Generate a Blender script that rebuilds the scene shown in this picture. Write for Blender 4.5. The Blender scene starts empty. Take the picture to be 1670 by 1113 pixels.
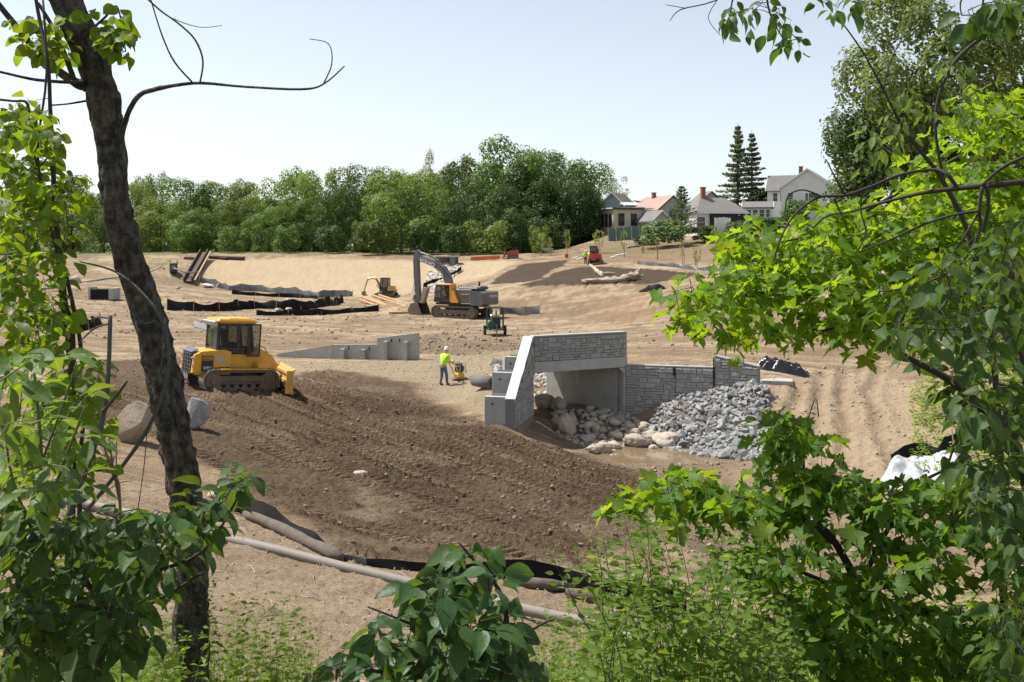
import bpy, bmesh, math, random
import numpy as np
from mathutils import Vector, Matrix, Quaternion
R = math.radians
random.seed(7)
SC = bpy.context.scene
COL = SC.collection

# ------------------------------------------------------------------ camera, sky, sun, exposure
F = 1624.0            # focal length in photo pixels (photo 1670 x 1113), horizon on row 400
CZ = 10.0             # camera height above the datum
cam_d = bpy.data.cameras.new('camera')
cam_d.sensor_width = 36.0
cam_d.lens = 36.0 * F / 1670.0
cam_d.shift_y = -(556.5 - 400.0) / 1670.0
cam_d.clip_start = 0.05
cam_d.clip_end = 3000.0
cam = bpy.data.objects.new('camera', cam_d)
cam.location = (0, 0, CZ)
cam.rotation_euler = (R(90), 0, 0)
COL.objects.link(cam)
SC.camera = cam

SUN = Vector((-0.80, 0.34, 1.42)).normalized()      # direction towards the sun
world = bpy.data.worlds.new('World')
SC.world = world
world.use_nodes = True
nt = world.node_tree
nt.nodes.clear()
sky = nt.nodes.new('ShaderNodeTexSky')
sky.sky_type = 'NISHITA'
sky.sun_disc = False
sky.sun_elevation = math.asin(SUN.z)
sky.sun_rotation = math.atan2(SUN.x, SUN.y)
sky.altitude = 0
sky.air_density = 1.0
sky.dust_density = 0.3
sky.ozone_density = 2.0
bg = nt.nodes.new('ShaderNodeBackground')
bg.inputs[1].default_value = 0.115
wo = nt.nodes.new('ShaderNodeOutputWorld')
hz = nt.nodes.new('ShaderNodeHueSaturation')      # thin high haze whitens the blue
hz.inputs['Saturation'].default_value = 0.45
nt.links.new(sky.outputs[0], hz.inputs['Color'])
nt.links.new(hz.outputs[0], bg.inputs[0])
nt.links.new(bg.outputs[0], wo.inputs[0])

sun_d = bpy.data.lights.new('sun', 'SUN')
sun_d.energy = 5.0
sun_d.angle = R(0.53)
sun_d.color = (1.0, 0.955, 0.88)
sun = bpy.data.objects.new('sun', sun_d)
sun.rotation_euler = SUN.to_track_quat('Z', 'Y').to_euler()
sun.location = (0, 0, 80)
COL.objects.link(sun)

SC.view_settings.view_transform = 'Standard'
SC.view_settings.look = 'None'
SC.view_settings.exposure = 0.5
SC.view_settings.gamma = 1.0
SC.view_settings.use_curve_mapping = False
SC.cycles.max_bounces = 8
SC.cycles.diffuse_bounces = 3
SC.cycles.glossy_bounces = 2
SC.cycles.transmission_bounces = 4
SC.cycles.transparent_max_bounces = 8
SC.cycles.use_denoising = True
SC.cycles.caustics_reflective = False
SC.cycles.caustics_refractive = False

# ------------------------------------------------------------------ helpers
def at(px, py, d):
    """world point seen at photo pixel (px, py) at distance d along the view axis"""
    return Vector(((px - 835.0) / F * d, d, CZ + (400.0 - py) / F * d))

def tag(o, label=None, cat=None, group=None, kind=None):
    if label: o['label'] = label
    if cat: o['category'] = cat
    if group: o['group'] = group
    if kind: o['kind'] = kind
    return o

def thing(name, label, cat, loc=(0, 0, 0), rotz=0.0, group=None):
    o = bpy.data.objects.new(name, None)
    COL.objects.link(o)
    o.empty_display_size = 0.2
    o.location = loc
    o.rotation_euler = (0, 0, rotz)
    return tag(o, label, cat, group, 'thing')

def link_mesh(name, me, parent=None, loc=None, rot=None, scale=None):
    o = bpy.data.objects.new(name, me)
    COL.objects.link(o)
    if parent is not None: o.parent = parent
    if loc is not None: o.location = loc
    if rot is not None: o.rotation_euler = rot
    if scale is not None: o.scale = scale
    return o

def copy_tree(o, parent=None):
    c = o.copy()
    COL.objects.link(c)
    if parent is not None: c.parent = parent
    for ch in list(o.children):
        copy_tree(ch, c)
    return c

class MB:
    """collects shapes, builds one mesh"""
    def __init__(s):
        s.v = []; s.f = []
    def add(s, vs, fs, M=None):
        b = len(s.v)
        if M is not None: vs = [M @ Vector(v) for v in vs]
        s.v.extend([tuple(v) for v in vs])
        s.f.extend([tuple(b + i for i in f) for f in fs])
        return s
    def box(s, c, size, rot=None, bev=0.0):
        x, y, z = [k / 2 for k in size]
        M = Matrix.Translation(Vector(c))
        if rot is not None:
            M = M @ (rot.to_matrix().to_4x4() if isinstance(rot, Quaternion) else Matrix.Rotation(rot[2], 4, 'Z') @ Matrix.Rotation(rot[1], 4, 'Y') @ Matrix.Rotation(rot[0], 4, 'X'))
        b = min(bev, x * .9, y * .9, z * .9)
        if b <= 0:
            vs = [(-x,-y,-z),(x,-y,-z),(x,y,-z),(-x,y,-z),(-x,-y,z),(x,-y,z),(x,y,z),(-x,y,z)]
            fs = [(3,2,1,0),(4,5,6,7),(0,1,5,4),(1,2,6,5),(2,3,7,6),(3,0,4,7)]
            return s.add(vs, fs, M)
        # chamfered on all edges: octagon rings
        def ring(a, c2, zz):
            return [(-a+b,-c2,zz),(a-b,-c2,zz),(a,-c2+b,zz),(a,c2-b,zz),(a-b,c2,zz),(-a+b,c2,zz),(-a,c2-b,zz),(-a,-c2+b,zz)]
        vs = ring(x-b*.7, y-b*.7, -z) + ring(x, y, -z+b) + ring(x, y, z-b) + ring(x-b*.7, y-b*.7, z)
        fs = [tuple(range(7,-1,-1)), tuple(range(24,32))]
        for k in range(3):
            for i in range(8):
                j = (i+1) % 8
                fs.append((k*8+i, k*8+j, k*8+8+j, k*8+8+i))
        return s.add(vs, fs, M)
    def prism(s, poly, y0, y1, M=None):
        """poly in (x, z), extruded along y; poly counter-clockwise seen from -y"""
        n = len(poly)
        vs = [(p[0], y0, p[1]) for p in poly] + [(p[0], y1, p[1]) for p in poly]
        fs = [tuple(range(n)), tuple(range(2*n-1, n-1, -1))]
        for i in range(n):
            j = (i+1) % n
            fs.append((j, i, n+i, n+j))
        return s.add(vs, fs, M)
    def tube(s, pts, rad, n=8, cap=True, wob=0.0):
        pts = [Vector(p) for p in pts]
        if not isinstance(rad, (list, tuple)): rad = [rad] * len(pts)
        rings = []; up = None
        for i, p in enumerate(pts):
            t = (pts[min(i+1, len(pts)-1)] - pts[max(i-1, 0)])
            if t.length < 1e-9: t = Vector((0, 0, 1))
            t.normalize()
            if up is None:
                a = Vector((0, 0, 1)) if abs(t.z) < .9 else Vector((1, 0, 0))
                up = (a - t * a.dot(t)).normalized()
            else:
                up = up - t * up.dot(t)
                up = up.normalized() if up.length > 1e-6 else t.orthogonal().normalized()
            sd = t.cross(up)
            ring = []
            for k in range(n):
                a = 2 * math.pi * k / n
                r = rad[i] * (1 + (random.uniform(-wob, wob) if wob else 0))
                ring.append(p + (up * math.cos(a) + sd * math.sin(a)) * r)
            rings.append(ring)
        vs = [v for r in rings for v in r]; fs = []
        for i in range(len(rings) - 1):
            for k in range(n):
                j = (k + 1) % n
                fs.append((i*n+k, (i+1)*n+k, (i+1)*n+j, i*n+j))
        if cap:
            fs.append(tuple(range(n))); fs.append(tuple(range(len(vs)-1, len(vs)-n-1, -1)))
        return s.add(vs, fs)
    def cyl(s, a, b, r, n=12, r2=None):
        return s.tube([a, b], [r, r if r2 is None else r2], n)
    def lathe(s, prof, n=16, M=None):
        """prof: list of (r, z) about z axis"""
        vs = []; fs = []
        for r, z in prof:
            for k in range(n):
                a = 2*math.pi*k/n
                vs.append((r*math.cos(a), r*math.sin(a), z))
        for i in range(len(prof)-1):
            for k in range(n):
                j = (k+1) % n
                fs.append((i*n+k, i*n+j, (i+1)*n+j, (i+1)*n+k))
        fs.append(tuple(range(n-1,-1,-1))); fs.append(tuple(range(len(vs)-n, len(vs))))
        return s.add(vs, fs, M)
    def quad(s, a, b, c, d):
        return s.add([a, b, c, d], [(0, 1, 2, 3)])
    def mesh(s, name, mat=None, smooth=False, fix=True):
        me = bpy.data.meshes.new(name)
        me.from_pydata(s.v, [], s.f)
        if fix:
            bm = bmesh.new(); bm.from_mesh(me)
            bmesh.ops.recalc_face_normals(bm, faces=bm.faces)
            bm.to_mesh(me); bm.free()
        if smooth:
            me.polygons.foreach_set('use_smooth', [True] * len(me.polygons))
        if mat: me.materials.append(mat)
        me.update()
        return me
    def build(s, name, mat=None, parent=None, smooth=False, fix=True, loc=None, rot=None):
        return link_mesh(name, s.mesh(name, mat, smooth, fix), parent, loc, rot)

# ------------------------------------------------------------------ materials
def new_mat(name):
    m = bpy.data.materials.new(name)
    m.use_nodes = True
    n = m.node_tree.nodes
    return m, n, m.node_tree.links, n['Principled BSDF']

def mat(name, col, rough=0.6, metal=0.0, var=0.12, scale=6.0, bump=0.0, bscale=None, dirt=None, dscale=2.5, damt=0.5, spec=0.5, rand=0.0, coat=0.0):
    """painted / mineral surface: base colour broken up by noise, worn by a second dirt tone, optional bump"""
    m, n, l, b = new_mat(name)
    tc = n.new('ShaderNodeTexCoord')
    nz = n.new('ShaderNodeTexNoise'); nz.inputs['Scale'].default_value = scale
    nz.inputs['Detail'].default_value = 6; nz.inputs['Roughness'].default_value = 0.6
    l.new(tc.outputs['Object'], nz.inputs['Vector'])
    cr = n.new('ShaderNodeMix'); cr.data_type = 'RGBA'
    lo = [c * (1 - var) for c in col]; hi = [min(1, c * (1 + var)) for c in col]
    cr.inputs['A'].default_value = (*lo, 1); cr.inputs['B'].default_value = (*hi, 1)
    l.new(nz.outputs['Fac'], cr.inputs['Factor'])
    out = cr.outputs['Result']
    if dirt:
        dn = n.new('ShaderNodeTexNoise'); dn.inputs['Scale'].default_value = dscale
        dn.inputs['Detail'].default_value = 8; dn.inputs['Roughness'].default_value = 0.7
        l.new(tc.outputs['Object'], dn.inputs['Vector'])
        mr = n.new('ShaderNodeMapRange'); mr.inputs['From Min'].default_value = 0.42; mr.inputs['From Max'].default_value = 0.68
        mr.inputs['To Max'].default_value = damt
        l.new(dn.outputs['Fac'], mr.inputs['Value'])
        m2 = n.new('ShaderNodeMix'); m2.data_type = 'RGBA'
        l.new(mr.outputs['Result'], m2.inputs['Factor']); l.new(out, m2.inputs['A'])
        m2.inputs['B'].default_value = (*dirt, 1)
        out = m2.outputs['Result']
    if rand:
        oi = n.new('ShaderNodeObjectInfo')
        mr = n.new('ShaderNodeMapRange'); mr.inputs['To Min'].default_value = 1 - rand; mr.inputs['To Max'].default_value = 1 + rand
        l.new(oi.outputs['Random'], mr.inputs['Value'])
        vm = n.new('ShaderNodeVectorMath'); vm.operation = 'SCALE'
        l.new(out, vm.inputs[0]); l.new(mr.outputs['Result'], vm.inputs['Scale'])
        out = vm.outputs[0]
    l.new(out, b.inputs['Base Color'])
    b.inputs['Roughness'].default_value = rough
    b.inputs['Metallic'].default_value = metal
    b.inputs['Specular IOR Level'].default_value = spec
    b.inputs['Coat Weight'].default_value = coat
    if bump:
        bn = n.new('ShaderNodeTexNoise'); bn.inputs['Scale'].default_value = bscale or scale * 4
        bn.inputs['Detail'].default_value = 8; bn.inputs['Roughness'].default_value = 0.65
        l.new(tc.outputs['Object'], bn.inputs['Vector'])
        bp = n.new('ShaderNodeBump'); bp.inputs['Strength'].default_value = min(1, bump); bp.inputs['Distance'].default_value = 0.04
        l.new(bn.outputs['Fac'], bp.inputs['Height']); l.new(bp.outputs['Normal'], b.inputs['Normal'])
    return m

def glass_mat(name, col=(0.02, 0.025, 0.03), rough=0.05, alpha=0.45):
    """window glass: dark reflective pane that lets some of what is behind through"""
    m, n, l, b = new_mat(name)
    b.inputs['Base Color'].default_value = (*col, 1)
    b.inputs['Roughness'].default_value = rough
    b.inputs['Alpha'].default_value = alpha
    return m

# ------------------------------------------------------------------ numpy noise
def _hash(ix, iy, seed):
    h = (ix.astype(np.int64) * 374761393 + iy.astype(np.int64) * 668265263 + seed * 974711) & 0xffffffff
    h = ((h ^ (h >> 13)) * 1274126177) & 0xffffffff
    h = h ^ (h >> 16)
    return (h & 0xffffff) / float(0xffffff)

def vnoise(x, y, seed=0):
    x0 = np.floor(x); y0 = np.floor(y)
    fx = x - x0; fy = y - y0
    ix = x0.astype(np.int64); iy = y0.astype(np.int64)
    ux = fx*fx*fx*(fx*(fx*6-15)+10); uy = fy*fy*fy*(fy*(fy*6-15)+10)
    a = _hash(ix, iy, seed); b = _hash(ix+1, iy, seed); c = _hash(ix, iy+1, seed); d = _hash(ix+1, iy+1, seed)
    return (a + (b-a)*ux) * (1-uy) + (c + (d-c)*ux) * uy      # 0..1

def fbm(x, y, o=4, seed=0, gain=0.5):
    s = np.zeros_like(x); amp = 1.0; tot = 0.0
    for i in range(o):
        s += amp * (vnoise(x, y, seed + i*17) - .5) * 2; tot += amp
        amp *= gain
        x, y = x*1.62 + y*1.13 + 3.7, y*1.62 - x*1.13 + 9.1
    return s / tot

def sstep(a, b, x):
    t = np.clip((x - a) / (b - a), 0, 1)
    return t*t*(3-2*t)
# ------------------------------------------------------------------ terrain height field
def W3(px, py, d):
    return ((px - 835.0)/F*d, d, (400.0 - py)/F*d)
def LN(pts, n):
    p = np.array([W3(*q) for q in pts]); out = []
    for i in range(len(p)-1):
        for k in range(n):
            out.append(p[i] + (p[i+1]-p[i]) * k / n)
    out.append(p[-1])
    return [tuple(q) for q in out]

far_pts = (LN([(60,419,163),(200,418,162),(330,417,160),(470,419,158),(600,421,155),(750,423,150),(840,424,146)], 4)      # dam crest
  + LN([(325,468,143),(450,476,140),(560,484,134),(640,487,129)], 4)                                                      # dam toe
  + [W3(*q) for q in [(700,474,131),(735,460,134),(790,455,130)]]
  + LN([(80,425,159),(200,424,158),(300,424,156)], 2) + LN([(60,436,149),(170,436,148),(285,440,147)], 3)
  + [W3(*q) for q in [(60,455,128),(180,462,124),(250,465,126),(330,486,115),(150,487,107),(60,480,108),
     (450,500,108),(300,500,105),(600,497,118),(620,515,97),(700,517,95),(760,521,93),(850,514,96),(500,520,95),
     (800,548,76),(650,545,78),(900,545,76),(500,560,70),(400,545,75),(300,545,72),(150,540,72),(40,530,75),(960,560,70)]]
  + LN([(775,471,116),(850,466,109),(950,464,106),(1080,467,99),(1160,470,92)], 3)                                        # terrace lip
  + LN([(815,511,98),(900,514,93),(1000,521,87),(1065,526,81),(1120,540,73)], 3)                                          # terrace toe
  + [W3(*q) for q in [(870,437,129),(820,443,134),(1000,437,126),(1130,444,119),(900,425,140),(760,440,140),
     (971,430,133),(1010,420,139),(930,418,146),(860,420,148),(1000,405,152),(1090,398,152),(1150,402,143),(1215,392,150),
     (1080,425,132),(1180,430,122),(990,385,166),(1050,388,162),(1140,384,158),(1200,380,160),(1300,385,150),(1350,370,165),
     (1300,345,190),(1210,352,186),(1100,372,182),(1000,374,185),(960,400,170),(880,412,165),(1450,385,150),(1700,380,150),
     (1500,430,112),(1400,440,108),(1300,460,98),(1230,472,95),(1600,480,82),(1700,470,85),(1400,520,75),(1250,500,84),(1600,550,60),(1700,560,58),
     (1500,580,56),(1800,600,50)]]
  + [(-40,190,-1.6),(0,190,-1.5),(20,190,-1.2),(-90,190,-1.6),(-140,190,-1.6),(40,200,4.0),(70,210,8.0),(110,210,9.0),(-80,300,-1.2),(0,300,-0.8),(80,300,9.0),
     (160,250,11.0),(-200,260,-1.2),(-300,500,0),(0,500,0),(300,500,10),(-700,950,0),(0,950,0),(700,950,8),(120,120,4.0),(100,80,1.5)])

mid_pts = [W3(*q) for q in [(450,582,60.5),(560,585,60),(683,586,59),(600,600,53.5),(683,610,51.5),(840,580,61),(700,600,54),(725,631,48),(770,640,46),
     (815,610,50),(785,628,46.5),(660,632,47.5),(560,612,50),(480,615,48.5),(700,655,44.5),(760,672,42.5),(800,683,40.8),(838,694,39.2),(820,650,42.5),(848,600,44.5),
     (350,640,38.7),(450,640,40.5),(300,618,41.5),(400,630,40.5),(300,590,52),(200,585,54),(100,580,55),(30,575,56),(200,620,43),(60,620,44),
     (450,690,34.5),(600,690,37.5),(520,650,40.5),(350,680,34.0),(400,760,27.5),(500,800,26),(650,800,27.5),(800,800,29),(900,760,34),(750,730,34.5),(1000,800,31),
     (900,850,26),(650,870,21.5),(800,880,21),(560,865,21),(500,840,22.5)]]
fore_pts = (LN([(310,790,24),(400,842,20),(480,882,18.3),(560,916,16.9),(610,926,16.6),(700,936,16.9),(800,942,17.3),(900,958,17.3),(1050,990,17),(1180,1010,17)], 2)
  + LN([(340,878,17.3),(450,903,16.7),(560,928,16.15),(670,957,15.7),(780,986,15.3),(900,1025,14.8),(1000,1056,14.4)], 1)
  + [W3(*q) for q in [(500,950,15.2),(400,1000,12.6),(500,1080,11.4),(250,825,20),(180,790,21.5),
     (210,722,27.5),(315,697,30),(60,700,28),(100,780,21),(-60,640,36),(-100,800,19),(0,880,15.5),
     (0,1100,9),(300,1105,9.6),(600,1110,10.6),(835,1113,11),(1100,1113,11.5),(1400,1113,11.5),(1670,1113,10.5),(-200,1000,10.5),(1900,1000,12)]]
  + [(0,2,-1.75),(-5,2,-1.65),(5,2,-1.7),(0,6,-3.0),(-3,6.5,-3.0),(-8,6,-2.8),(8,6,-3.1),(0,-5,-1.6),(-6,-5,-1.5),(6,-5,-1.5),(-14,5,-2.3),(14,5,-2.3),(-20,-4,-1.4),(20,-4,-1.4),(-30,20,-4.6),(30,15,-4.2),(-45,45,-5.2)])
creek_pts = [W3(*q) for q in [(1070,740,39.4),(1120,748,38.6),(1000,722,41),(1040,770,36.5),(1150,775,36.4),(1200,800,34.6),(1100,790,35.2),(1310,845,31),(1250,860,29.8),
     (1400,905,27),(1550,950,23.5),(1200,915,26),(1290,890,28),(1100,935,22.3),(1020,900,23.5),(1100,860,27.5),(1160,840,29.5),(1000,850,27),(930,715,41.8),(960,745,38.5),
     (1400,850,29.5),(1480,830,30),(1320,800,33),(880,720,38.3),(1300,980,21),(1500,1010,18.5),(1200,990,20)]]
bank_pts = [W3(*q) for q in [(1250,618,43.5),(1300,612,46),(1400,604,50),(1250,562,60),(1100,547,67),(1090,578,52),(1150,590,48),(1030,575,55),(1200,592,47),
     (1350,665,41),(1290,690,39.6),(1290,740,37.3),(1400,755,35.3),(1300,780,35),(1450,765,34),(1550,745,34),(1600,655,38.5),(1650,605,43),(1700,780,31),(1480,660,40.5),
     (1420,630,44.5),(1640,850,27),(1720,900,22),(1350,625,45)]]
wall_pts = [W3(*q) for q in [(1025,684,43.8),(1060,668,43.5),(1110,652,43.0),(1165,638,42.6),(1200,634,42.2),(1238,632,41.8),(1252,664,41),(1060,712,41.2),(1120,733,40.2),
     (1200,747,38.6),(1250,738,38.4),(1150,684,41.3),(1215,690,40.3),(1110,690,41.8),(1180,650,42.0),(1235,648,41.4),
     (960,664,45.2),(900,656,47.6),(884,648,50),(870,628,52.5),(850,604,56),(920,604,56),(900,690,43.0),(980,690,43.0),(870,700,41),(880,690,42)]]

class RBF:
    def __init__(s, pts, c=0.8):
        p = np.array(pts); s.xy = p[:, :2]; s.c = c
        s.m = p[:, 2].mean()
        D = np.sqrt(((s.xy[:, None] - s.xy[None])**2).sum(-1) + c*c)
        s.w = np.linalg.solve(D + np.eye(len(p)) * 1e-6, p[:, 2] - s.m)
    def __call__(s, x, y):
        out = np.full(x.shape, s.m)
        for (a, b), w in zip(s.xy, s.w):
            out += w * np.sqrt((x-a)**2 + (y-b)**2 + s.c**2)
        return out
S_OUT = RBF(far_pts + mid_pts + fore_pts + creek_pts + bank_pts)
S_CRK = RBF(fore_pts + creek_pts + bank_pts[9:] + wall_pts)

# culvert plan (world xy)
PA = np.array([0.905, 42.0]); PB = np.array([5.09, 44.2])            # parapet ends
BL = np.array([0.984, 42.05]); BR = np.array([4.89, 44.1])           # mouth of the barrel
BD = np.array([-3.25, 3.35])                                          # barrel wall: direction and length
BD2 = np.array([-1.15, 3.3])                                          # its other wall splays less
WE = np.array([0.08, 38.7])                                           # end of the near wing
WW = np.array([8.69, 42.8]); WV = np.array([10.42, 42.0])            # far wing
CPOLY = [tuple(WE + [.15, -.1]), tuple(BL+[-.12, 0]), tuple(BL + BD2 + [-.15, 0]), tuple(BL + BD2 + [-.6, 2.2]), tuple(BL+BD2+[-.4, 8.5]), tuple(BR + BD + [.8, 8.5]), tuple(BR + BD + [.16, .16]), tuple(BR + [.18, .16]),
         tuple(WW+[.03, .1]), tuple(WV+[.03, .1]), (11.3, 41.2), (10.6, 38.2), (8.0, 36.5), (4.0, 36.5), (1.6, 37.6)]

def poly_sd(poly, x, y):
    """signed distance to polygon, negative inside"""
    d2 = np.full(x.shape, 1e18); ins = np.zeros(x.shape, bool)
    n = len(poly)
    for i in range(n):
        ax, ay = poly[i]; bx, by = poly[(i+1) % n]
        ex, ey = bx-ax, by-ay
        t = np.clip(((x-ax)*ex + (y-ay)*ey) / (ex*ex+ey*ey+1e-12), 0, 1)
        d2 = np.minimum(d2, (x-ax-t*ex)**2 + (y-ay-t*ey)**2)
        cr = ((ay > y) != (by > y))
        with np.errstate(divide='ignore', invalid='ignore'):
            xi = ax + (y-ay) * ex / (ey if ey != 0 else 1e-12)
        ins ^= cr & (x < xi)
    d = np.sqrt(d2)
    return np.where(ins, -d, d)

def z_base(x, y):
    z = S_OUT(x, y)
    near = (np.abs(x-5) < 14) & (np.abs(y-45) < 14)
    if near.any():
        xn, yn = x[near], y[near]
        sd = poly_sd(CPOLY, xn, yn)
        wd = np.where(yn > 41.4, .06, .5); wd = np.where((xn < 1.2) & (yn > 38.9), .06, wd)
        w = 1 - sstep(-wd, wd, sd)
        z[near] = z[near] * (1-w) + S_CRK(xn, yn) * w
    return z + CZ

_ds = np.concatenate([np.arange(5, 14, .08), np.arange(14, 70, .1), np.exp(np.linspace(math.log(70), math.log(330), 500))])
def hit(px, py):
    """ground point under a photo pixel"""
    x = (px-835.0)/F*_ds; zr = CZ + (400.0-py)/F*_ds
    h = z_base(x, _ds)
    k = np.argmax(zr < h)
    if k == 0:
        k = len(_ds) - 1
    d0, d1 = _ds[k-1], _ds[k]
    a = zr[k-1]-h[k-1]; b = zr[k]-h[k]
    t = a/(a-b) if a != b else 0
    d = d0 + (d1-d0)*min(max(t, 0), 1)
    return Vector(((px-835.0)/F*d, d, CZ + (400.0-py)/F*d))

def gpoly(pix):
    return [tuple(hit(*p)[:2]) for p in pix]

# soil zones, outlined on the ground
Z_DARK = gpoly([(110,600),(290,585),(420,615),(540,605),(640,625),(700,655),(790,688),(850,715),(960,735),(1040,770),(1062,830),(1040,885),(960,930),(820,905),(700,905),(600,910),(520,870),(440,815),(370,790),(330,740),(200,700),(100,640)])
Z_DARK2 = gpoly([(640,640),(800,690),(860,720),(1030,770),(1060,830),(1030,890),(940,925),(860,880),(760,830),(650,800),(520,730),(500,660)])
Z_GRAVEL = gpoly([(455,588),(690,588),(720,575),(840,572),(850,600),(832,650),(800,672),(735,655),(690,625),(560,605),(470,615),(440,600)])
Z_MULCH1 = gpoly([(790,465),(850,432),(930,424),(905,440),(860,462)])
Z_MULCH2 = gpoly([(850,466),(905,447),(960,434),(1140,445),(1120,455),(1060,463),(960,466)])
Z_DAM = gpoly([(330,424),(470,421),(600,423),(760,426),(850,426),(800,450),(700,470),(620,486),(560,482),(450,474),(330,462)])
Z_RUT = gpoly([(1240,630),(1420,600),(1500,650),(1560,740),(1420,790),(1270,780),(1250,700)])
Z_CREEK = gpoly([(870,690),(960,690),(1000,705),(1150,735),(1260,748),(1340,790),(1500,840),(1600,930),(1450,990),(1200,960),(1120,900),(1070,830),(1050,770),(960,735)])
Z_FORE = gpoly([(120,800),(320,800),(420,850),(560,918),(700,935),(900,965),(1060,1000),(1150,1060),(900,1113),(300,1113),(60,1000)])
Z_DIRTR = gpoly([(1100,545),(1200,548),(1350,560),(1480,590),(1420,520),(1250,505),(1130,520)])
Z_GRASS = gpoly([(110,428),(300,425),(290,438),(120,440)])
Z_RUB = gpoly([(650,560),(700,545),(800,552),(855,548),(870,570),(760,582),(680,578)])
HEAPZ = gpoly([(1045,712),(1048,692),(1068,668),(1102,645),(1142,632),(1185,624),(1238,620),(1254,655),(1256,700),(1252,742),(1205,752),(1150,742),(1095,726)])
Z_HILL = gpoly([(900,425),(985,395),(1060,392),(1230,395),(1330,420),(1200,432),(1100,430),(1000,430)])
RUTS = [[tuple(hit(*p)[:2]) for p in q] for q in ([(1378,600),(1372,650),(1378,720),(1372,780)], [(1300,640),(1290,690)], [(1440,590),(1418,640),(1440,720),(1460,770)], [(1342,610),(1330,700),(1345,780)])]

DIPS = [(*hit(1068, 738)[:2], 2.3, 2.0, .30), (*hit(1180, 785)[:2], 1.2, 1.3, .18), (*hit(1312, 846)[:2], 1.3, 1.6, .28)]

def line_d(pl, x, y):
    d2 = np.full(x.shape, 1e18)
    for (ax, ay), (bx, by) in zip(pl, pl[1:]):
        ex, ey = bx-ax, by-ay
        t = np.clip(((x-ax)*ex + (y-ay)*ey) / (ex*ex+ey*ey+1e-12), 0, 1)
        d2 = np.minimum(d2, (x-ax-t*ex)**2 + (y-ay-t*ey)**2)
    return np.sqrt(d2)

TANG = math.atan2(-9.5, 11.0)
Z_PALE = gpoly([(575,800),(610,795),(640,830),(625,855),(590,848),(560,856),(555,840),(585,832)])
def tracks(x, y, ang, seed, width, gap, pitch, amp):
    """crawler tracks: bands with cross bars, gently wandering"""
    c, s = math.cos(ang), math.sin(ang)
    u = x*c + y*s; v = -x*s + y*c + .35*np.sin(u*.13 + seed) + fbm(u*.15, v_ := (-x*s+y*c)*.15, 2, seed)*.4
    k = np.floor(v/gap); f = v/gap - k
    on = _hash(k, k*0+3, seed) > .25
    inb = sstep(.0, .06, f) * (1 - sstep(width/gap-.06, width/gap, f)) * on
    bars = np.abs(((u + k*.37)/pitch) % 1 - .5)*2
    z = inb * (sstep(.42, .62, bars) * 1.0 - .7) * amp * (.6 + .8*vnoise(u*.9, v*2.1, seed+3))
    berm = (np.exp(-((f-width/gap-.05)/.05)**2) + np.exp(-((f+.02)/.05)**2)) * on * amp*.9
    return z + berm, inb

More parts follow.
